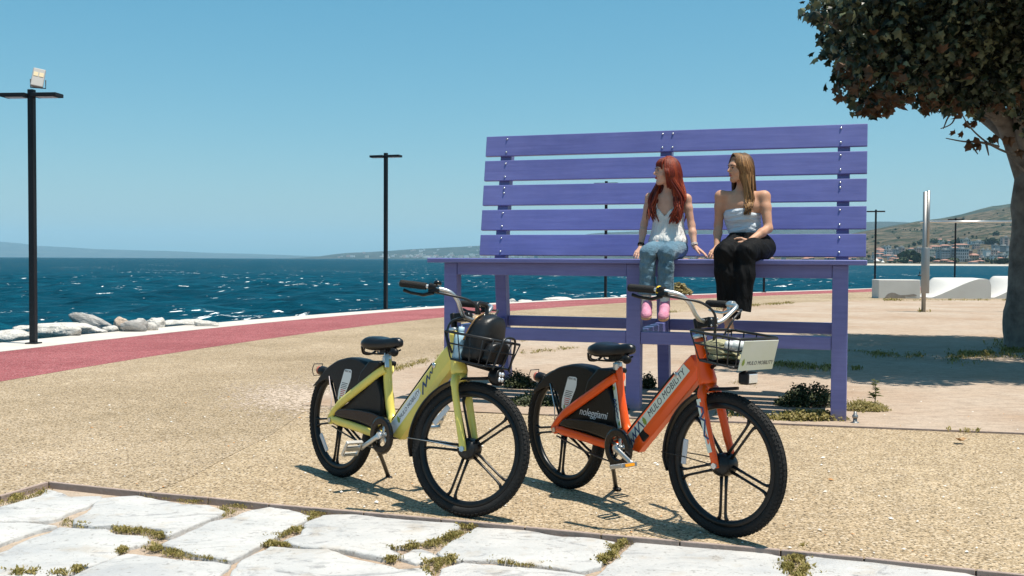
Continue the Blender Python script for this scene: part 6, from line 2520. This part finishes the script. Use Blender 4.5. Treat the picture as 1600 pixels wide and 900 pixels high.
    # sandals
    for ft, L in feet:
        mb = MB()
        st_ = [ft(x * .9, y * L, -.030 - (.02 if y < .3 else 0)) for x, y in ((-.026, -.10), (.026, -.10), (.030, .3), (.036, .65), (.036, .9), (.018, 1.04), (-.018, 1.04), (-.036, .9), (-.036, .65), (-.030, .3))]
        mb.prism(st_, -ft.z * .018)
        mb.boxf(ft(0, 0, -.05), ft.x, ft.y, ft.z, -.022, .022, -.03, .025, -.05, .0)
        sd = mb.build('sandal', M_['black_cloth'], B, off, bevel=.003)
        mb = MB()
        for y in (.70, .86):
            mb.tube([ft(-.034, y * L, -.025), ft(-.024, y * L, .022), ft(0, y * L, .038), ft(.024, y * L, .022), ft(.034, y * L, -.025)], .0055, 6, ry=.017, up=ft.y)
        mb.build('strap', M_['black_cloth'], sd, off)['kind'] = 'stuff'
        mb = MB()
        for z in (.045, .062):
            mb.tube([ft(math.cos(a) * .037, .012 + math.sin(a) * .040, z + .006 * math.sin(a)) for a in [2 * math.pi * k / 14 for k in range(14)]], .0035, 6, closed=True)
        mb.build('ankle_strap', M_['black_cloth'], sd, off)['kind'] = 'stuff'
    face_off(B, H, LIP2, off)
    # hair: parted, long over her left shoulder
    V, F = hair_cap(H, off, B, HAIR2)
    hb = from_np('hair', V - np.array(org), F, HAIR2D, B)
    rs = random.Random(9)
    gl_, gd = MB(), MB()
    for k in range(260):
        side = -1 if k % 5 < 3 else 1           # -1: her left (picture right)
        th = rs.uniform(28, 175)
        a = R(th)
        sx, sy = math.sin(a) * side, math.cos(a)
        part = .012
        r0 = H(part + sx * .006, .055 * max(0, sy) - .02 + .03 * sy, .126)
        r1 = H(part * .5 + sx * .064, -.010 + .072 * sy, .100)
        r2 = H(sx * .096, -.014 + .092 * sy, .030)
        r3 = H(sx * .106, -.030 + .080 * sy, -.050)
        w = r3 - T.o
        tx, ty = w.dot(T.x), w.dot(T.y)
        wav = lambda q: T.x * (math.sin(q * 4 + k) * .008)
        if side < 0 and th < 125:
            p4 = T(-.055 - rs.uniform(0, .055), .078 + rs.uniform(-.03, .03), .105) + wav(1)
            p5 = T(-.058 - rs.uniform(0, .060), .122 + rs.uniform(-.015, .02), .045) + wav(2)
            p6 = T(-.050 - rs.uniform(0, .065), .142 + rs.uniform(-.01, .015), rs.uniform(-.035, .02)) + wav(3)
            lock(gl_, [r0, r1, r2, r3, p4, p5, p6], rs.uniform(.005, .012), .005, tip=.10)
        else:
            p4 = T(tx * .9, -.075, .085) + wav(1)
            p5 = T(tx * .8, -.105, .0) + wav(2)
            p6 = T(tx * .8 + rs.uniform(-.03, .03), -.108, -.06) + wav(3)
            lock(gd, [r0, r1, r2, r3, p4, p5, p6], rs.uniform(.010, .016), .006, tip=.2)
    gl_.build('hair_strands', HAIR2, hb, off, fix=False)['kind'] = 'stuff'
    gd.build('hair_strands', HAIR2D, hb, off, fix=False)['kind'] = 'stuff'
    return B


woman_a()
woman_b()


# ================================================================== THINGS IN THE BASKETS
def place(o, Bm, ST):                      # basket contents stand in bicycle coordinates
    o.matrix_world = Bm @ ST


bx0, bx1, zr0, zr1, zb0, zb1 = ybk
o = thing('backpack', 'black leather backpack with a rounded top standing in the yellow bicycle basket', 'backpack')
place(o, ybM, ybST)
cx = (bx0 + bx1) / 2 + .02
Yv = Vector((0, 1, 0))


def bag_rings(x, hy, hx, z0, z1, n=22, lean=0.04):
    rings = []
    for k in range(15):
        t = k / 14
        z = lerp(z0, z1, t)
        s = 1.0 if t < .45 else math.sqrt(max(0.0, 1 - ((t - .45) / .55) ** 2.4))
        s = max(s, .06) * (1 - .16 * max(0, .12 - t) / .12) * (1 + .02 * math.sin(t * 17))
        ring = []
        for q in range(n):
            a = 2 * math.pi * q / n
            ca, sa = math.cos(a), math.sin(a)
            ex = .62
            ring.append((x + lean * t + hx * (abs(ca) ** ex) * (1 if ca > 0 else -1) * (s * .45 + .55 if t < .98 else s), hy * (abs(sa) ** ex) * (1 if sa > 0 else -1) * s, z - .012 * (1 - s) * abs(sa)))
        rings.append(ring)
    return rings


mb = MB()
mb.loft(bag_rings(cx - .01, .122, .072, zb0 - .002, zr0 + .115))
bd = mb.build('body', M_['leather'], o)
mb = MB()
mb.loft(bag_rings(cx + .068, .100, .034, zb0 + .0, zr0 - .02, lean=.03))
mb.build('front_pocket', M_['leather'], o)
mb = MB()
mb.tube(spline([(cx - .055 + .03, -.05, zr0 + .100), (cx - .03, -.045, zr0 + .155), (cx - .03, .045, zr0 + .155), (cx - .055 + .03, .05, zr0 + .100)], 6), .009, 8, ry=.013)
mb.build('top_handle', M_['leather'], o)
mb = MB()
mb.tube(spline([(cx - .045, -.122, zb0 + .10), (cx - .018, -.120, zr0 + .03), (cx + .0, -.095, zr0 + .08), (cx + .01, -.04, zr0 + .108)], 6), .004, 6, ry=.007)
mb.build('zip', mat('brass_zip', (.45, .26, .12), .35, .8), o)
mb = MB()
mb.tube(spline([(cx - .085, -.07, zr0 + .08), (cx - .135, -.11, zr0 + .05), (cx - .145, -.12, zr0 - .02), (cx - .11, -.11, zb0 + .03)], 6), .006, 8, ry=.018)
mb.tube(spline([(cx - .085, .07, zr0 + .08), (cx - .13, .10, zr0 + .03), (cx - .11, .11, zb0 + .03)], 6), .006, 8, ry=.018)
mb.build('shoulder_straps', M_['leather'], o)['kind'] = 'stuff'
mb = MB()
mb.box((cx + .108, .045, zr0 - .035), (.012, .060, .058))
mb.build('metal_badge', M_['lens'], o, bevel=.004)
# pale blue cap of a bottle behind the bag
o = thing('bottle', 'pale blue bottle tucked behind the black backpack in the yellow bicycle basket', 'bottle')
place(o, ybM, ybST)
mb = MB()
mb.lathe([(.028, 0), (.032, .01), (.032, .10), (.028, .125), (.014, .14)], (bx0 + .062, -.085, zb0), n=16)
mb.build('body', mat('bottle_blue', (.38, .58, .70), .25), o)
mb = MB()
mb.lathe([(.015, .14), (.016, .142), (.016, .165), (0, .167)], (bx0 + .062, -.085, zb0), n=14)
mb.build('cap', mat('bottle_cap', (.45, .63, .74), .3), o)
# orange bicycle: folded khaki cloth and a white capped bottle
bx0, bx1, zr0, zr1, zb0, zb1 = obk
o = thing('cloth_bundle', 'ribbed khaki cloth folded in the orange bicycle basket', 'cloth')
place(o, obM, obST)
KH = mat('khaki_rib', (.30, .285, .17), .9, bump=(60, .5))
for k in range(4):
    mb = MB()
    pts = []
    for q in range(9):
        y = lerp(-.105, .07, q / 8)
        pts.append((bx0 + .10 + .02 * math.sin(k + q * .5), y, zb0 + .016 + k * .021 + .006 * math.sin(q * 1.1 + k)))
    mb.tube(pts, [.010] + [.012] * 7 + [.010], 10, ry=[.05] + [.066] * 7 + [.05], up=(0, 0, 1))
    mb.build('fold', KH, o)
o = thing('bottle', 'clear bottle with white cap lying on khaki cloth in the orange bicycle basket', 'bottle')
place(o, obM, obST)
mb = MB()
d = Vector((.5, .8, -.12)).normalized()
c = Vector((bx1 - .075, -.07, zr1 - .035))
mb.lathe([(.020, 0), (.026, .02), (.026, .12), (.022, .14), (0, .142)], c, d, 16)
mb.build('body', mat('bottle_pale', (.62, .65, .62), .15), o)
mb = MB()
mb.lathe([(.0, -.028), (.015, -.026), (.020, -.012), (.020, .002), (.014, .006)], c, d, 16)
mb.build('cap', M_['decal_white'], o)


# ================================================================== THE BIG TREE
M_['bark'] = mat('bark', (0.20, 0.175, 0.15), 0.92, bump=(11, 1.0, 9), var=(5, .9, (0.075, 0.062, 0.052)))
M_['leaf_green'] = leaf_mat('leaf_green', (0.010, 0.017, 0.009), (0.024, 0.036, 0.017), (0.16, 0.18, 0.10), 0.12)  # near-black stands for crown shade, palest leaves are painted sun highlights
M_['leaf_green'].node_tree.nodes['Principled BSDF'].inputs['Roughness'].default_value = 0.42
M_['leaf_dry'] = leaf_mat('leaf_dry', (0.035, 0.018, 0.009), (0.085, 0.042, 0.019), (0.20, 0.12, 0.06), 0.22)
TB = G(1607, 546)
tree = thing('plane_tree', 'big leafy tree with brown edged leaves shading the sand at the right picture edge', 'tree', TB)
LT = lambda p: Vector(p) - TB
CC = Vector((7.35, 13.9, 4.75))            # crown centre
trunk = [TB + Vector((0, 0, -.15)), TB + Vector((.0, 0, .25)), TB + Vector((.02, -.02, 1.3)), TB + Vector((.0, -.05, 2.45)), TB + Vector((.05, -.1, 3.2)), TB + Vector((.1, -.2, 4.6))]
mb = MB()
sp_ = spline(trunk, 6)
rad = [lerp(.385, .33, min(1, i / 7)) if i < 7 else lerp(.33, .20, (i - 7) / (len(sp_) - 8)) for i in range(len(sp_))]
mb.tube([LT(p) for p in sp_], rad, 18)
V = [Vector(v) for v in mb.v]
mb.v = [tuple(v + v.normalized() * 0 + Vector((noise.noise(v * 3.0), noise.noise(v * 3.0 + Vector((5, 0, 0))), 0)) * .045) for v in V]
mb.build('trunk', M_['bark'], tree)
limbs = [
    [TB + Vector((0, -.05, 2.2)), AT(1578, 205, 14.9), AT(1552, 172, 14.6), AT(1510, 120, 14.0), AT(1450, 60, 13.2), AT(1390, 20, 12.6)],
    [TB + Vector((0, 0, 2.6)), AT(1592, 150, 14.4), AT(1560, 60, 13.2), AT(1520, 10, 12.2)],
    [TB + Vector((.1, 0, 2.7)), TB + Vector((.8, -.6, 3.6)), TB + Vector((1.8, -1.2, 4.6))],
    [TB + Vector((0, .1, 2.9)), TB + Vector((-.6, 1.0, 3.8)), TB + Vector((-1.4, 1.8, 4.8))],
]
for k, l in enumerate(limbs):
    mb = MB()
    s = spline([LT(p) for p in l], 5)
    mb.tube(s, [lerp(.17 if k < 2 else .13, .03, i / (len(s) - 1)) for i in range(len(s))], 10)
    mb.build('limb', M_['bark'], tree)
twigs = [
    [(1556, 188, 14.2), (1530, 176, 13.8), (1502, 165, 13.5), (1488, 192, 13.4), (1470, 201, 13.3)],
    [(1600, 246, 14.2), (1568, 236, 14.0), (1540, 221, 13.7), (1515, 198, 13.5), (1503, 178, 13.4)],
    [(1560, 229, 13.9), (1530, 222, 13.6), (1505, 221, 13.5), (1478, 216, 13.4)],
    [(1512, 218, 13.55), (1528, 241, 13.5)],
    [(1540, 221, 13.7), (1545, 243, 13.6)],
    [(1600, 268, 13.9), (1572, 238, 13.9)],
    [(1497, 183, 13.4), (1484, 180, 13.4), (1474, 201, 13.3)],
    [(1500, 150, 13.4), (1470, 128, 12.8), (1430, 143, 12.5), (1412, 150, 12.3)],
    [(1330, 60, 12.0), (1290, 30, 11.5), (1275, 18, 11.3)],
    [(1330, 70, 12.0), (1300, 30, 11.6), (1282, 44, 11.4)],
]
for t_ in twigs:
    mb = MB()
    s = spline([LT(AT(*q)) for q in t_], 5)
    mb.tube(s, [lerp(.020, .006, i / (len(s) - 1)) for i in range(len(s))], 6)
    mb.build('twig', M_['bark'], tree)
# one lobed leaf
LEAF = [(0, 0), (.19, .07), (.47, .06), (.39, .32), (.48, .55), (.22, .63), (0, 1.0), (-.22, .64), (-.47, .55), (-.38, .32), (-.47, .06), (-.19, .07)]
LV = np.array([(x * .90, y, -.42 * abs(x) ** 1.3 - .28 * y * y) for x, y in LEAF] + [(0, .42, .06)])
LF = np.array([(i, (i + 1) % 12, 12) for i in range(12)])


def leaves(pos, nrm, size, dry):
    n = len(pos)
    a = RNG.uniform(0, 2 * np.pi, n)
    z = nrm / np.linalg.norm(nrm, axis=1)[:, None]
    t = np.stack([np.cos(a), np.sin(a), np.full(n, -.9)], 1)      # tips hang
    y = t - z * (t * z).sum(1)[:, None]
    y /= np.linalg.norm(y, axis=1)[:, None]
    x = np.cross(y, z)
    bend = 1 + 1.8 * RNG.random((n, 1, 1)) * dry[:, None, None]
    L = np.repeat(LV[None], n, 0) * size[:, None, None]
    L[:, :, 2:3] *= bend
    V = pos[:, None] + L[:, :, 0:1] * x[:, None] + L[:, :, 1:2] * y[:, None] + L[:, :, 2:3] * z[:, None]
    F = LF[None] + (np.arange(n) * 13)[:, None, None]
    return V.reshape(-1, 3), F.reshape(-1, 3), np.repeat((dry > .5).astype(int), 12)


# crown built of overlapping clumps; visible fringe placed along the photographed outline
clumps = []
fringe = [(1290, 22, .34), (1330, 40, .55), (1318, 75, .42), (1322, 108, .40), (1330, 138, .34), (1352, 165, .30), (1375, 172, .26), (1395, 150, .32), (1345, 120, .45), (1380, 105, .6),
          (1310, 5, .45), (1360, 10, .8), (1420, 130, .34), (1408, 95, .55), (1445, 120, .40), (1460, 158, .28), (1455, 172, .22), (1480, 135, .42), (1510, 150, .42), (1540, 140, .45),
          (1500, 100, .7), (1560, 110, .6), (1595, 150, .5), (1590, 90, .7), (1440, 60, .9), (1540, 50, .9), (1600, 40, 1.0), (1390, 40, .8), (1620, 180, .5), (1575, 160, .32), (1525, 172, .25), (1490, 165, .22), (1640, 120, .8)]
for px, py, r in fringe:
    for dY in (0, 1, 2):
        Y = 11.6 + (px - 1290) / 330 * .9 + dY * random.uniform(.6, 1.6) + random.uniform(-.4, .4)
        q = r * random.uniform(.55, .9)
        e = (r - q) / Y * FPX * (Y / 11.6)
        p = AT(px + random.uniform(-e, e), py - 8 + random.uniform(-e, e) - dY * 3, Y)
        clumps.append((p, q * Y / 11.6 * .85, 1))
k = 0
while k < 170:
    d = Vector((random.gauss(0, 1), random.gauss(0, 1), random.gauss(0, 1))).normalized() * random.uniform(.3, 1.0) ** .5
    p = Vector((7.35, 13.6, 4.95)) + Vector((d.x * 3.7, d.y * 3.6, d.z * 1.7))
    r = random.uniform(.55, .85)
    sx, sy = scr(p)
    e = r / p.y * FPX
    if sy + e > 135 - max(0, 1400 - sx) * .9: continue
    if sy + e > -10 and sx - e < 1296: continue
    if p.x < 3.5: continue
    clumps.append((p, r, 0))
    k += 1
pos, nr_, sz, dr = [], [], [], []
for p, r, edge in clumps:
    n = int((200 if edge else 330) * (r / .5) ** 2)
    d = RNG.normal(size=(n, 3))
    d /= np.linalg.norm(d, axis=1)[:, None]
    rad_ = r * RNG.uniform(.25, 1.06, (n, 1)) ** .6
    P = np.array(p) + d * rad_ * np.array([1, 1, .85])
    pos.append(P)
    nn = d * .5 + np.array([0, 0, .45]) + RNG.normal(size=(n, 3)) * .75
    nr_.append(nn)
    sz.append(RNG.uniform(.042, .15, n) if edge else RNG.uniform(.05, .125, n))
    py = np.array([scr(Vector(q))[1] for q in P[::8]]).repeat(8)[:n]
    px = np.array([scr(Vector(q))[0] for q in P[::8]]).repeat(8)[:n]
    if len(py) < n: py = np.resize(py, n); px = np.resize(px, n)
    prob = np.clip((P[:, 2] * -1 + 3.85) / .8, 0, 1) * .60 + .14 + np.clip((1390 - px) / 150, 0, 1) * .12
    dr.append((RNG.random(n) < prob).astype(float))
pos, nr_, sz, dr = np.concatenate(pos), np.concatenate(nr_), np.concatenate(sz), np.concatenate(dr)
# nearest, lowest leaves become leaves of their own
scor = pos[:, 1] * .6 + pos[:, 2] * 1.2 + RNG.random(len(pos)) * .8
vis = np.array([0 < scr(Vector(q))[0] < 1600 and scr(Vector(q))[1] > 0 for q in pos])
order = np.argsort(np.where(vis, scor, 99))
own, rest = order[:280], order[280:]
V, F, mi = leaves(pos[rest], nr_[rest], sz[rest], dr[rest])
from_np('crown', V - np.array(TB), F, [M_['leaf_green'], M_['leaf_dry']], tree, False, mi)['kind'] = 'stuff'
lm = []
for m in (M_['leaf_green'], M_['leaf_dry']):
    me = bpy.data.meshes.new('leaf')
    Lz = LV.copy()
    if m is M_['leaf_dry']: Lz[:, 2] *= 2
    me.from_pydata(Lz.tolist(), [], LF.tolist())
    me.materials.append(m)
    lm.append(me)


def own_leaf(p, n, s, d, parent):
    o = link('leaf', lm[int(d > .5)], parent)
    z = Vector(n).normalized()
    a = random.uniform(0, 6.28)
    y = Vector((math.cos(a), math.sin(a), -.9))
    y = (y - z * y.dot(z)).normalized()
    x = y.cross(z)
    m = Matrix((x * s, y * s, z * s)).transposed().to_4x4()
    m.translation = Vector(p) - TB
    o.matrix_local = m


for i in own: own_leaf(pos[i], nr_[i], sz[i], dr[i], tree)
# dry leaves on the bare twigs
for px, py in ((1492, 203), (1502, 205), (1510, 222), (1520, 223), (1527, 221), (1533, 226), (1516, 228), (1522, 214), (1545, 213), (1552, 210), (1562, 214), (1570, 212), (1578, 213), (1518, 189), (1527, 190), (1508, 190), (1535, 183), (1522, 181), (1590, 232), (1597, 234)):
    own_leaf(AT(px, py, 13.5), (random.gauss(0, .6), -1, random.gauss(.4, .6)), random.uniform(.10, .15), 1 if random.random() < .8 else 0, tree)


# ================================================================== GROUND COVER AND WEEDS
M_['moss'] = leaf_mat('moss_leaf', (0.15, 0.135, 0.032), (0.27, 0.225, 0.066), (0.37, 0.295, 0.12), 0.35)
M_['grass_green'] = leaf_mat('grass_green', (0.065, 0.09, 0.025), (0.12, 0.145, 0.045), (0.20, 0.20, 0.07), 0.3)
M_['straw'] = leaf_mat('straw', (0.20, 0.165, 0.055), (0.30, 0.24, 0.09), (0.42, 0.34, 0.16), 0.3)
M_['bush'] = leaf_mat('bush_leaf', (0.022, 0.035, 0.014), (0.045, 0.06, 0.022), (0.085, 0.095, 0.035), 0.2)


def blades(name, blobs, z0=0.0, parent=None, kind='stuff', loc=None):
    """blobs: (px0, py0, px1, py1, half width in px, blades, height, material index)"""
    V, F, MI = [], [], []
    for x0, y0, x1, y1, w, n, h, mi in blobs:
        for k in range(n):
            t = random.random()
            px = lerp(x0, x1, t) + random.gauss(0, 1) * w * .5
            py = lerp(y0, y1, t) + random.gauss(0, 1) * w * .22
            dn = noise.noise(Vector((px * .06, py * .12, 0)))
            if dn < -.30 and random.random() < .8: continue
            p = G(px, py, z0)
            hh = h * random.uniform(.35, 1.1) * (1 + dn)
            a = random.uniform(0, 6.28)
            d = Vector((math.cos(a), math.sin(a), 0))
            q = Vector((-d.y, d.x, 0)) * hh * random.uniform(.10, .30)
            tip = p + d * hh * random.uniform(.2, 1.3) + Vector((0, 0, hh))
            mid = p + (tip - p) * .5 + Vector((0, 0, hh * .18))
            i = len(V)
            V += [p - q * .6, p + q * .6, mid + q, tip, mid - q]
            F += [(i, i + 1, i + 2, i + 4), (i + 4, i + 2, i + 3, i + 3)]
            MI += [mi if random.random() < .8 else (mi + 1) % 3] * 2
    FF = [f if f[2] != f[3] else f[:3] for f in F]
    me = bpy.data.meshes.new(name)
    me.from_pydata([tuple(v) for v in V], [], FF)
    me.polygons.foreach_set('material_index', MI)
    o = link(name, me, parent, [M_['moss'], M_['grass_green'], M_['straw']])
    o['kind'] = kind
    return o


joint = [  # px along the paving joints
    (0, 784, 64, 766, 14, 520, .026, 0), (228, 770, 318, 783, 12, 620, .026, 1), (345, 803, 376, 789, 12, 300, .026, 2), (100, 817, 160, 822, 10, 260, .024, 2), (180, 827, 228, 829, 9, 420, .030, 1), (232, 833, 255, 838, 10, 200, .026, 2),
    (232, 855, 300, 868, 12, 620, .028, 0), (300, 868, 358, 876, 6, 220, .02, 0), (180, 863, 198, 858, 8, 160, .024, 0), (114, 893, 124, 888, 8, 140, .028, 0), (20, 896, 60, 893, 10, 160, .032, 1), (80, 897, 105, 895, 8, 120, .03, 0),
    (406, 849, 468, 851, 10, 420, .028, 0), (415, 843, 470, 825, 9, 360, .026, 0), (470, 796, 560, 801, 11, 560, .024, 1), (478, 812, 500, 800, 8, 220, .026, 2), (590, 803, 640, 808, 5, 160, .016, 1), (612, 856, 690, 848, 10, 480, .028, 0), (690, 848, 735, 820, 12, 560, .030, 0),
    (605, 875, 622, 874, 8, 160, .024, 2), (672, 880, 705, 872, 12, 420, .03, 2), (668, 897, 680, 886, 9, 200, .028, 2), (720, 818, 770, 822, 7, 160, .018, 2), (770, 875, 820, 882, 8, 220, .022, 2), (820, 881, 862, 885, 7, 180, .02, 2),
    (945, 836, 985, 842, 13, 520, .028, 0), (953, 858, 972, 848, 10, 320, .03, 2), (938, 878, 958, 866, 10, 240, .034, 1), (1236, 873, 1262, 872, 9, 300, .03, 0), (1232, 884, 1262, 900, 14, 700, .034, 2), (1120, 852, 1150, 855, 6, 140, .016, 2), (1375, 877, 1410, 879, 9, 320, .026, 1), (1535, 893, 1590, 898, 8, 260, .022, 1), (1180, 857, 1200, 859, 5, 80, .018, 1),
    (1246, 862, 1252, 858, 4, 40, .05, 1),
]
joint = [(a, b, c_, d, w * 1.25, int(n * 2.2), h * .50, m) for a, b, c_, d, w, n, h, m in joint]
blades('joint_grass', joint, -.02)
sandgrass = [
    (612, 578, 660, 565, 10, 420, .022, 2), (655, 566, 700, 556, 10, 420, .022, 2), (590, 586, 630, 574, 8, 160, .02, 2), (700, 556, 760, 545, 8, 160, .022, 2), (812, 552, 880, 545, 7, 300, .026, 2), (796, 537, 820, 531, 6, 140, .028, 2), (880, 546, 905, 543, 4, 70, .02, 2),
    (1172, 478, 1240, 473.5, 4, 420, .05, 2), (1045, 488, 1066, 487, 4, 120, .04, 2), (1115, 484, 1130, 483, 3, 60, .03, 2), (1010, 536, 1035, 537, 4, 80, .02, 2),
    (1196, 568, 1300, 576, 12, 900, .035, 0), (1300, 572, 1345, 577, 8, 260, .03, 0), (1355, 553, 1440, 556, 12, 620, .03, 0), (1480, 560, 1600, 548, 22, 1500, .035, 0), (1560, 540, 1620, 560, 20, 700, .045, 0), (1325, 548, 1360, 550, 5, 120, .025, 0),
    (1380, 469.5, 1600, 469, 2.2, 700, .05, 1), (1435, 487, 1452, 488, 3, 120, .10, 1), (1140, 598, 1180, 603, 7, 120, .02, 0), (1120, 646, 1220, 655, 8, 260, .03, 0),
    (1480, 672, 1530, 675, 5, 60, .03, 1),
]
blades('sand_grass', sandgrass, .008)


def shrub(px, py, w, h, n, label, m, leaf=.022, seed=1, sq=.6, name='shrub'):
    """low bush: stems and many small leaves; w,h in metres"""
    base = G(px, py, .008)
    rs = random.Random(seed)
    o = thing(name, label, 'plant', base)
    lb, sb = MB(), MB()
    for k in range(n):
        a = rs.uniform(0, 6.28)
        r = rs.random() ** .55
        e = Vector((math.cos(a) * r * w / 2, math.sin(a) * r * w / 2 * sq, 0))
        env = h * (1 - r * r * .75) * (0.65 + .5 * (noise.noise(Vector((e.x * 6, e.y * 6, seed))) + .5))
        e.z = max(.01, env * rs.uniform(.35, 1.0))
        if k % 7 == 0: sb.tube([(e.x * .25, e.y * .25, 0), (e.x * .7, e.y * .7, e.z * .55), e], [.004, .003, .0015], 4)
        for q in range(3):
            c = e + Vector((rs.gauss(0, .018), rs.gauss(0, .018), rs.gauss(0, .014)))
            c.z = max(c.z, .004)
            u = Vector((rs.gauss(0, 1), rs.gauss(0, 1), rs.gauss(.3, .8))).normalized() * leaf * rs.uniform(.6, 1.3)
            v = u.orthogonal().normalized() * leaf * .42
            lb.add([c - u * .5, c + v, c + u * .6, c - v], [(0, 1, 2, 3)])
    lb.build('foliage', m, o, fix=False)['kind'] = 'stuff'
    sb.build('stems', M_['bark'], o)['kind'] = 'stuff'
    return o


shrub(812, 606, .30, .17, 520, 'dark low bush between the two bicycles, behind the yellow front wheel', M_['bush'], seed=1)
shrub(838, 632, .46, .10, 560, 'flat dark bush on the sand in front of the taller one between the bicycles', M_['bush'], seed=2)
shrub(1012, 607, .15, .16, 200, 'small dark bush beside the middle rear leg of the bench', M_['bush'], seed=3)
shrub(1082, 612, .14, .13, 160, 'small dark bush seen past the orange frame under the bench', M_['bush'], seed=4)
shrub(1264, 634, .58, .19, 1100, 'dense dark bush in the bench shade just left of the right front leg', M_['bush'], seed=5, sq=.45)
shrub(1262, 655, .62, .07, 900, 'straw coloured creeping plant at the foot of the right front bench leg', M_['moss'], seed=6, sq=.35)
shrub(1351, 640, .38, .07, 900, 'yellowish green mossy mat on the sand right of the bench leg', M_['moss'], leaf=.016, seed=7, sq=.8)
shrub(966, 640, .16, .09, 120, 'tiny bush at the foot of the middle front bench leg', M_['bush'], seed=8)
shrub(1062, 461, .9, .45, 400, 'pale tuft of shore plants beyond the kerb seen beside the blue jeans', M_['straw'], leaf=.09, seed=10, sq=.5)
# upright weed
base = G(1367, 629, .008)
o = thing('weed_plant', 'upright green weed with pointed leaves growing from the mossy mat', 'plant', base)
mb = MB()
mb.tube(spline([(0, 0, 0), (.006, 0, .09), (-.004, .0, .20)], 5), [.005] * 6 + [.003] * 5, 6)
mb.tube(spline([(0, 0, .03), (-.05, .01, .10)], 5), .003, 6)
mb.build('stem', M_['grass_green'], o)
for k in range(46):
    t = random.random()
    c = Vector((.0, 0, .05 + .15 * t)) if k % 4 else Vector((-.05 * t, .01, .03 + .08 * t))
    a = k * 2.4
    d = Vector((math.cos(a), math.sin(a), random.uniform(.15, .7))).normalized()
    L = random.uniform(.04, .085) * (1.1 - .5 * t)
    s = d.cross(UP).normalized() * L * .20
    mb = MB()
    mb.add([c, c + d * L * .45 + s + UP * .004, c + d * L - UP * L * .18, c + d * L * .45 - s + UP * .004], [(0, 1, 2), (0, 2, 3)])
    mb.build('leaf', M_['grass_green'], o, fix=False)
# one fallen leaf
p = G(1506, 692, .012)
o = thing('fallen_leaf', 'single curled brown leaf lying on the gravel at the right', 'leaf', p, .4)
mb = MB()
mb.add([(x * .085, y * .085, .012 + .022 * abs(x) * 2 + .03 * (y - .4) ** 2) for x, y in LEAF] + [(0, .036, .006)], [(i, (i + 1) % 12, 12) for i in range(12)])
mb.build('blade', mat('brown_leaf', (.36, .19, .08), .7, var=(30, .7, (.5, .36, .2))), o)
mb = MB()
mb.tube([(0, 0, .012), (-.01, -.03, .02), (-.005, -.055, .035)], .0015, 5)
mb.build('stalk', M_['bark'], o)
# sand blown over the edge of the gravel
mb = MB()
for k in range(5200):
    if k % 3:
        px, py = random.gauss(455, 48), random.gauss(618, 13)
    else:
        t = random.random()
        px, py = lerp(470, 700, t) + random.gauss(0, 16), lerp(628, 556, t) + random.gauss(0, 7)
    p = G(px, py, .0045)
    if p.y < 7.6: continue
    s = random.uniform(.006, .016)
    a = random.uniform(0, 6.28)
    u, v = Vector((math.cos(a), math.sin(a), 0)) * s * random.uniform(1, 2), Vector((-math.sin(a), math.cos(a), 0)) * s
    c = p
    mb.add([c - u, c - v, c + u, c + v, c + UP * .0015], [(0, 1, 4), (1, 2, 4), (2, 3, 4), (3, 0, 4)])
mb.build('drifted_sand', mat('drifted_sand', (.42, .335, .26), .95))['kind'] = 'stuff'
# loose chips on the gravel
mb = MB()
mb2 = MB()
for k in range(420):
    px, py = random.uniform(0, 1600), 560 + 330 * random.random() ** .8
    p = G(px, py, .0)
    if p.y > 11 or (p - E_line[0]).dot(Vector((-(E_line[-1] - E_line[0]).y, (E_line[-1] - E_line[0]).x, 0)).normalized()) < .05: continue
    s = random.uniform(.003, .008) * (1.6 if random.random() < .1 else 1)
    a = random.uniform(0, 6.28)
    u, v = Vector((math.cos(a), math.sin(a), 0)) * s * random.uniform(1, 2.2), Vector((-math.sin(a), math.cos(a), 0)) * s
    c = p + Vector((0, 0, .006))
    t = mb if random.random() < .75 else mb2
    t.add([c - u, c - v, c + u, c + v, c + UP * s * .8], [(0, 1, 4), (1, 2, 4), (2, 3, 4), (3, 0, 4)])
mb.build('white_chips', mat('chip_white', (.68, .66, .62), .8))['kind'] = 'stuff'
mb2.build('leaf_crumbs', mat('chip_orange', (.48, .24, .09), .8))['kind'] = 'stuff'


# ================================================================== AIR
mb = MB()
mb.box((0, 1000, 211), (36000, 36000, 478))
hz = mb.build('haze', None)
hm_ = bpy.data.materials.new('haze')
hm_.use_nodes = True
nt = hm_.node_tree
nt.nodes.remove(nt.nodes["Principled BSDF"])
pv = nt.nodes.new("ShaderNodeVolumePrincipled")
pv.inputs["Color"].default_value = (0.44, 0.74, 0.93, 1)
pv.inputs["Density"].default_value = 6.6e-5
pv.inputs["Anisotropy"].default_value = 0.0
nt.links.new(pv.outputs[0], nt.nodes["Material Output"].inputs["Volume"])
hz.data.materials.clear()
hz.data.materials.append(hm_)
hz['kind'] = 'stuff'
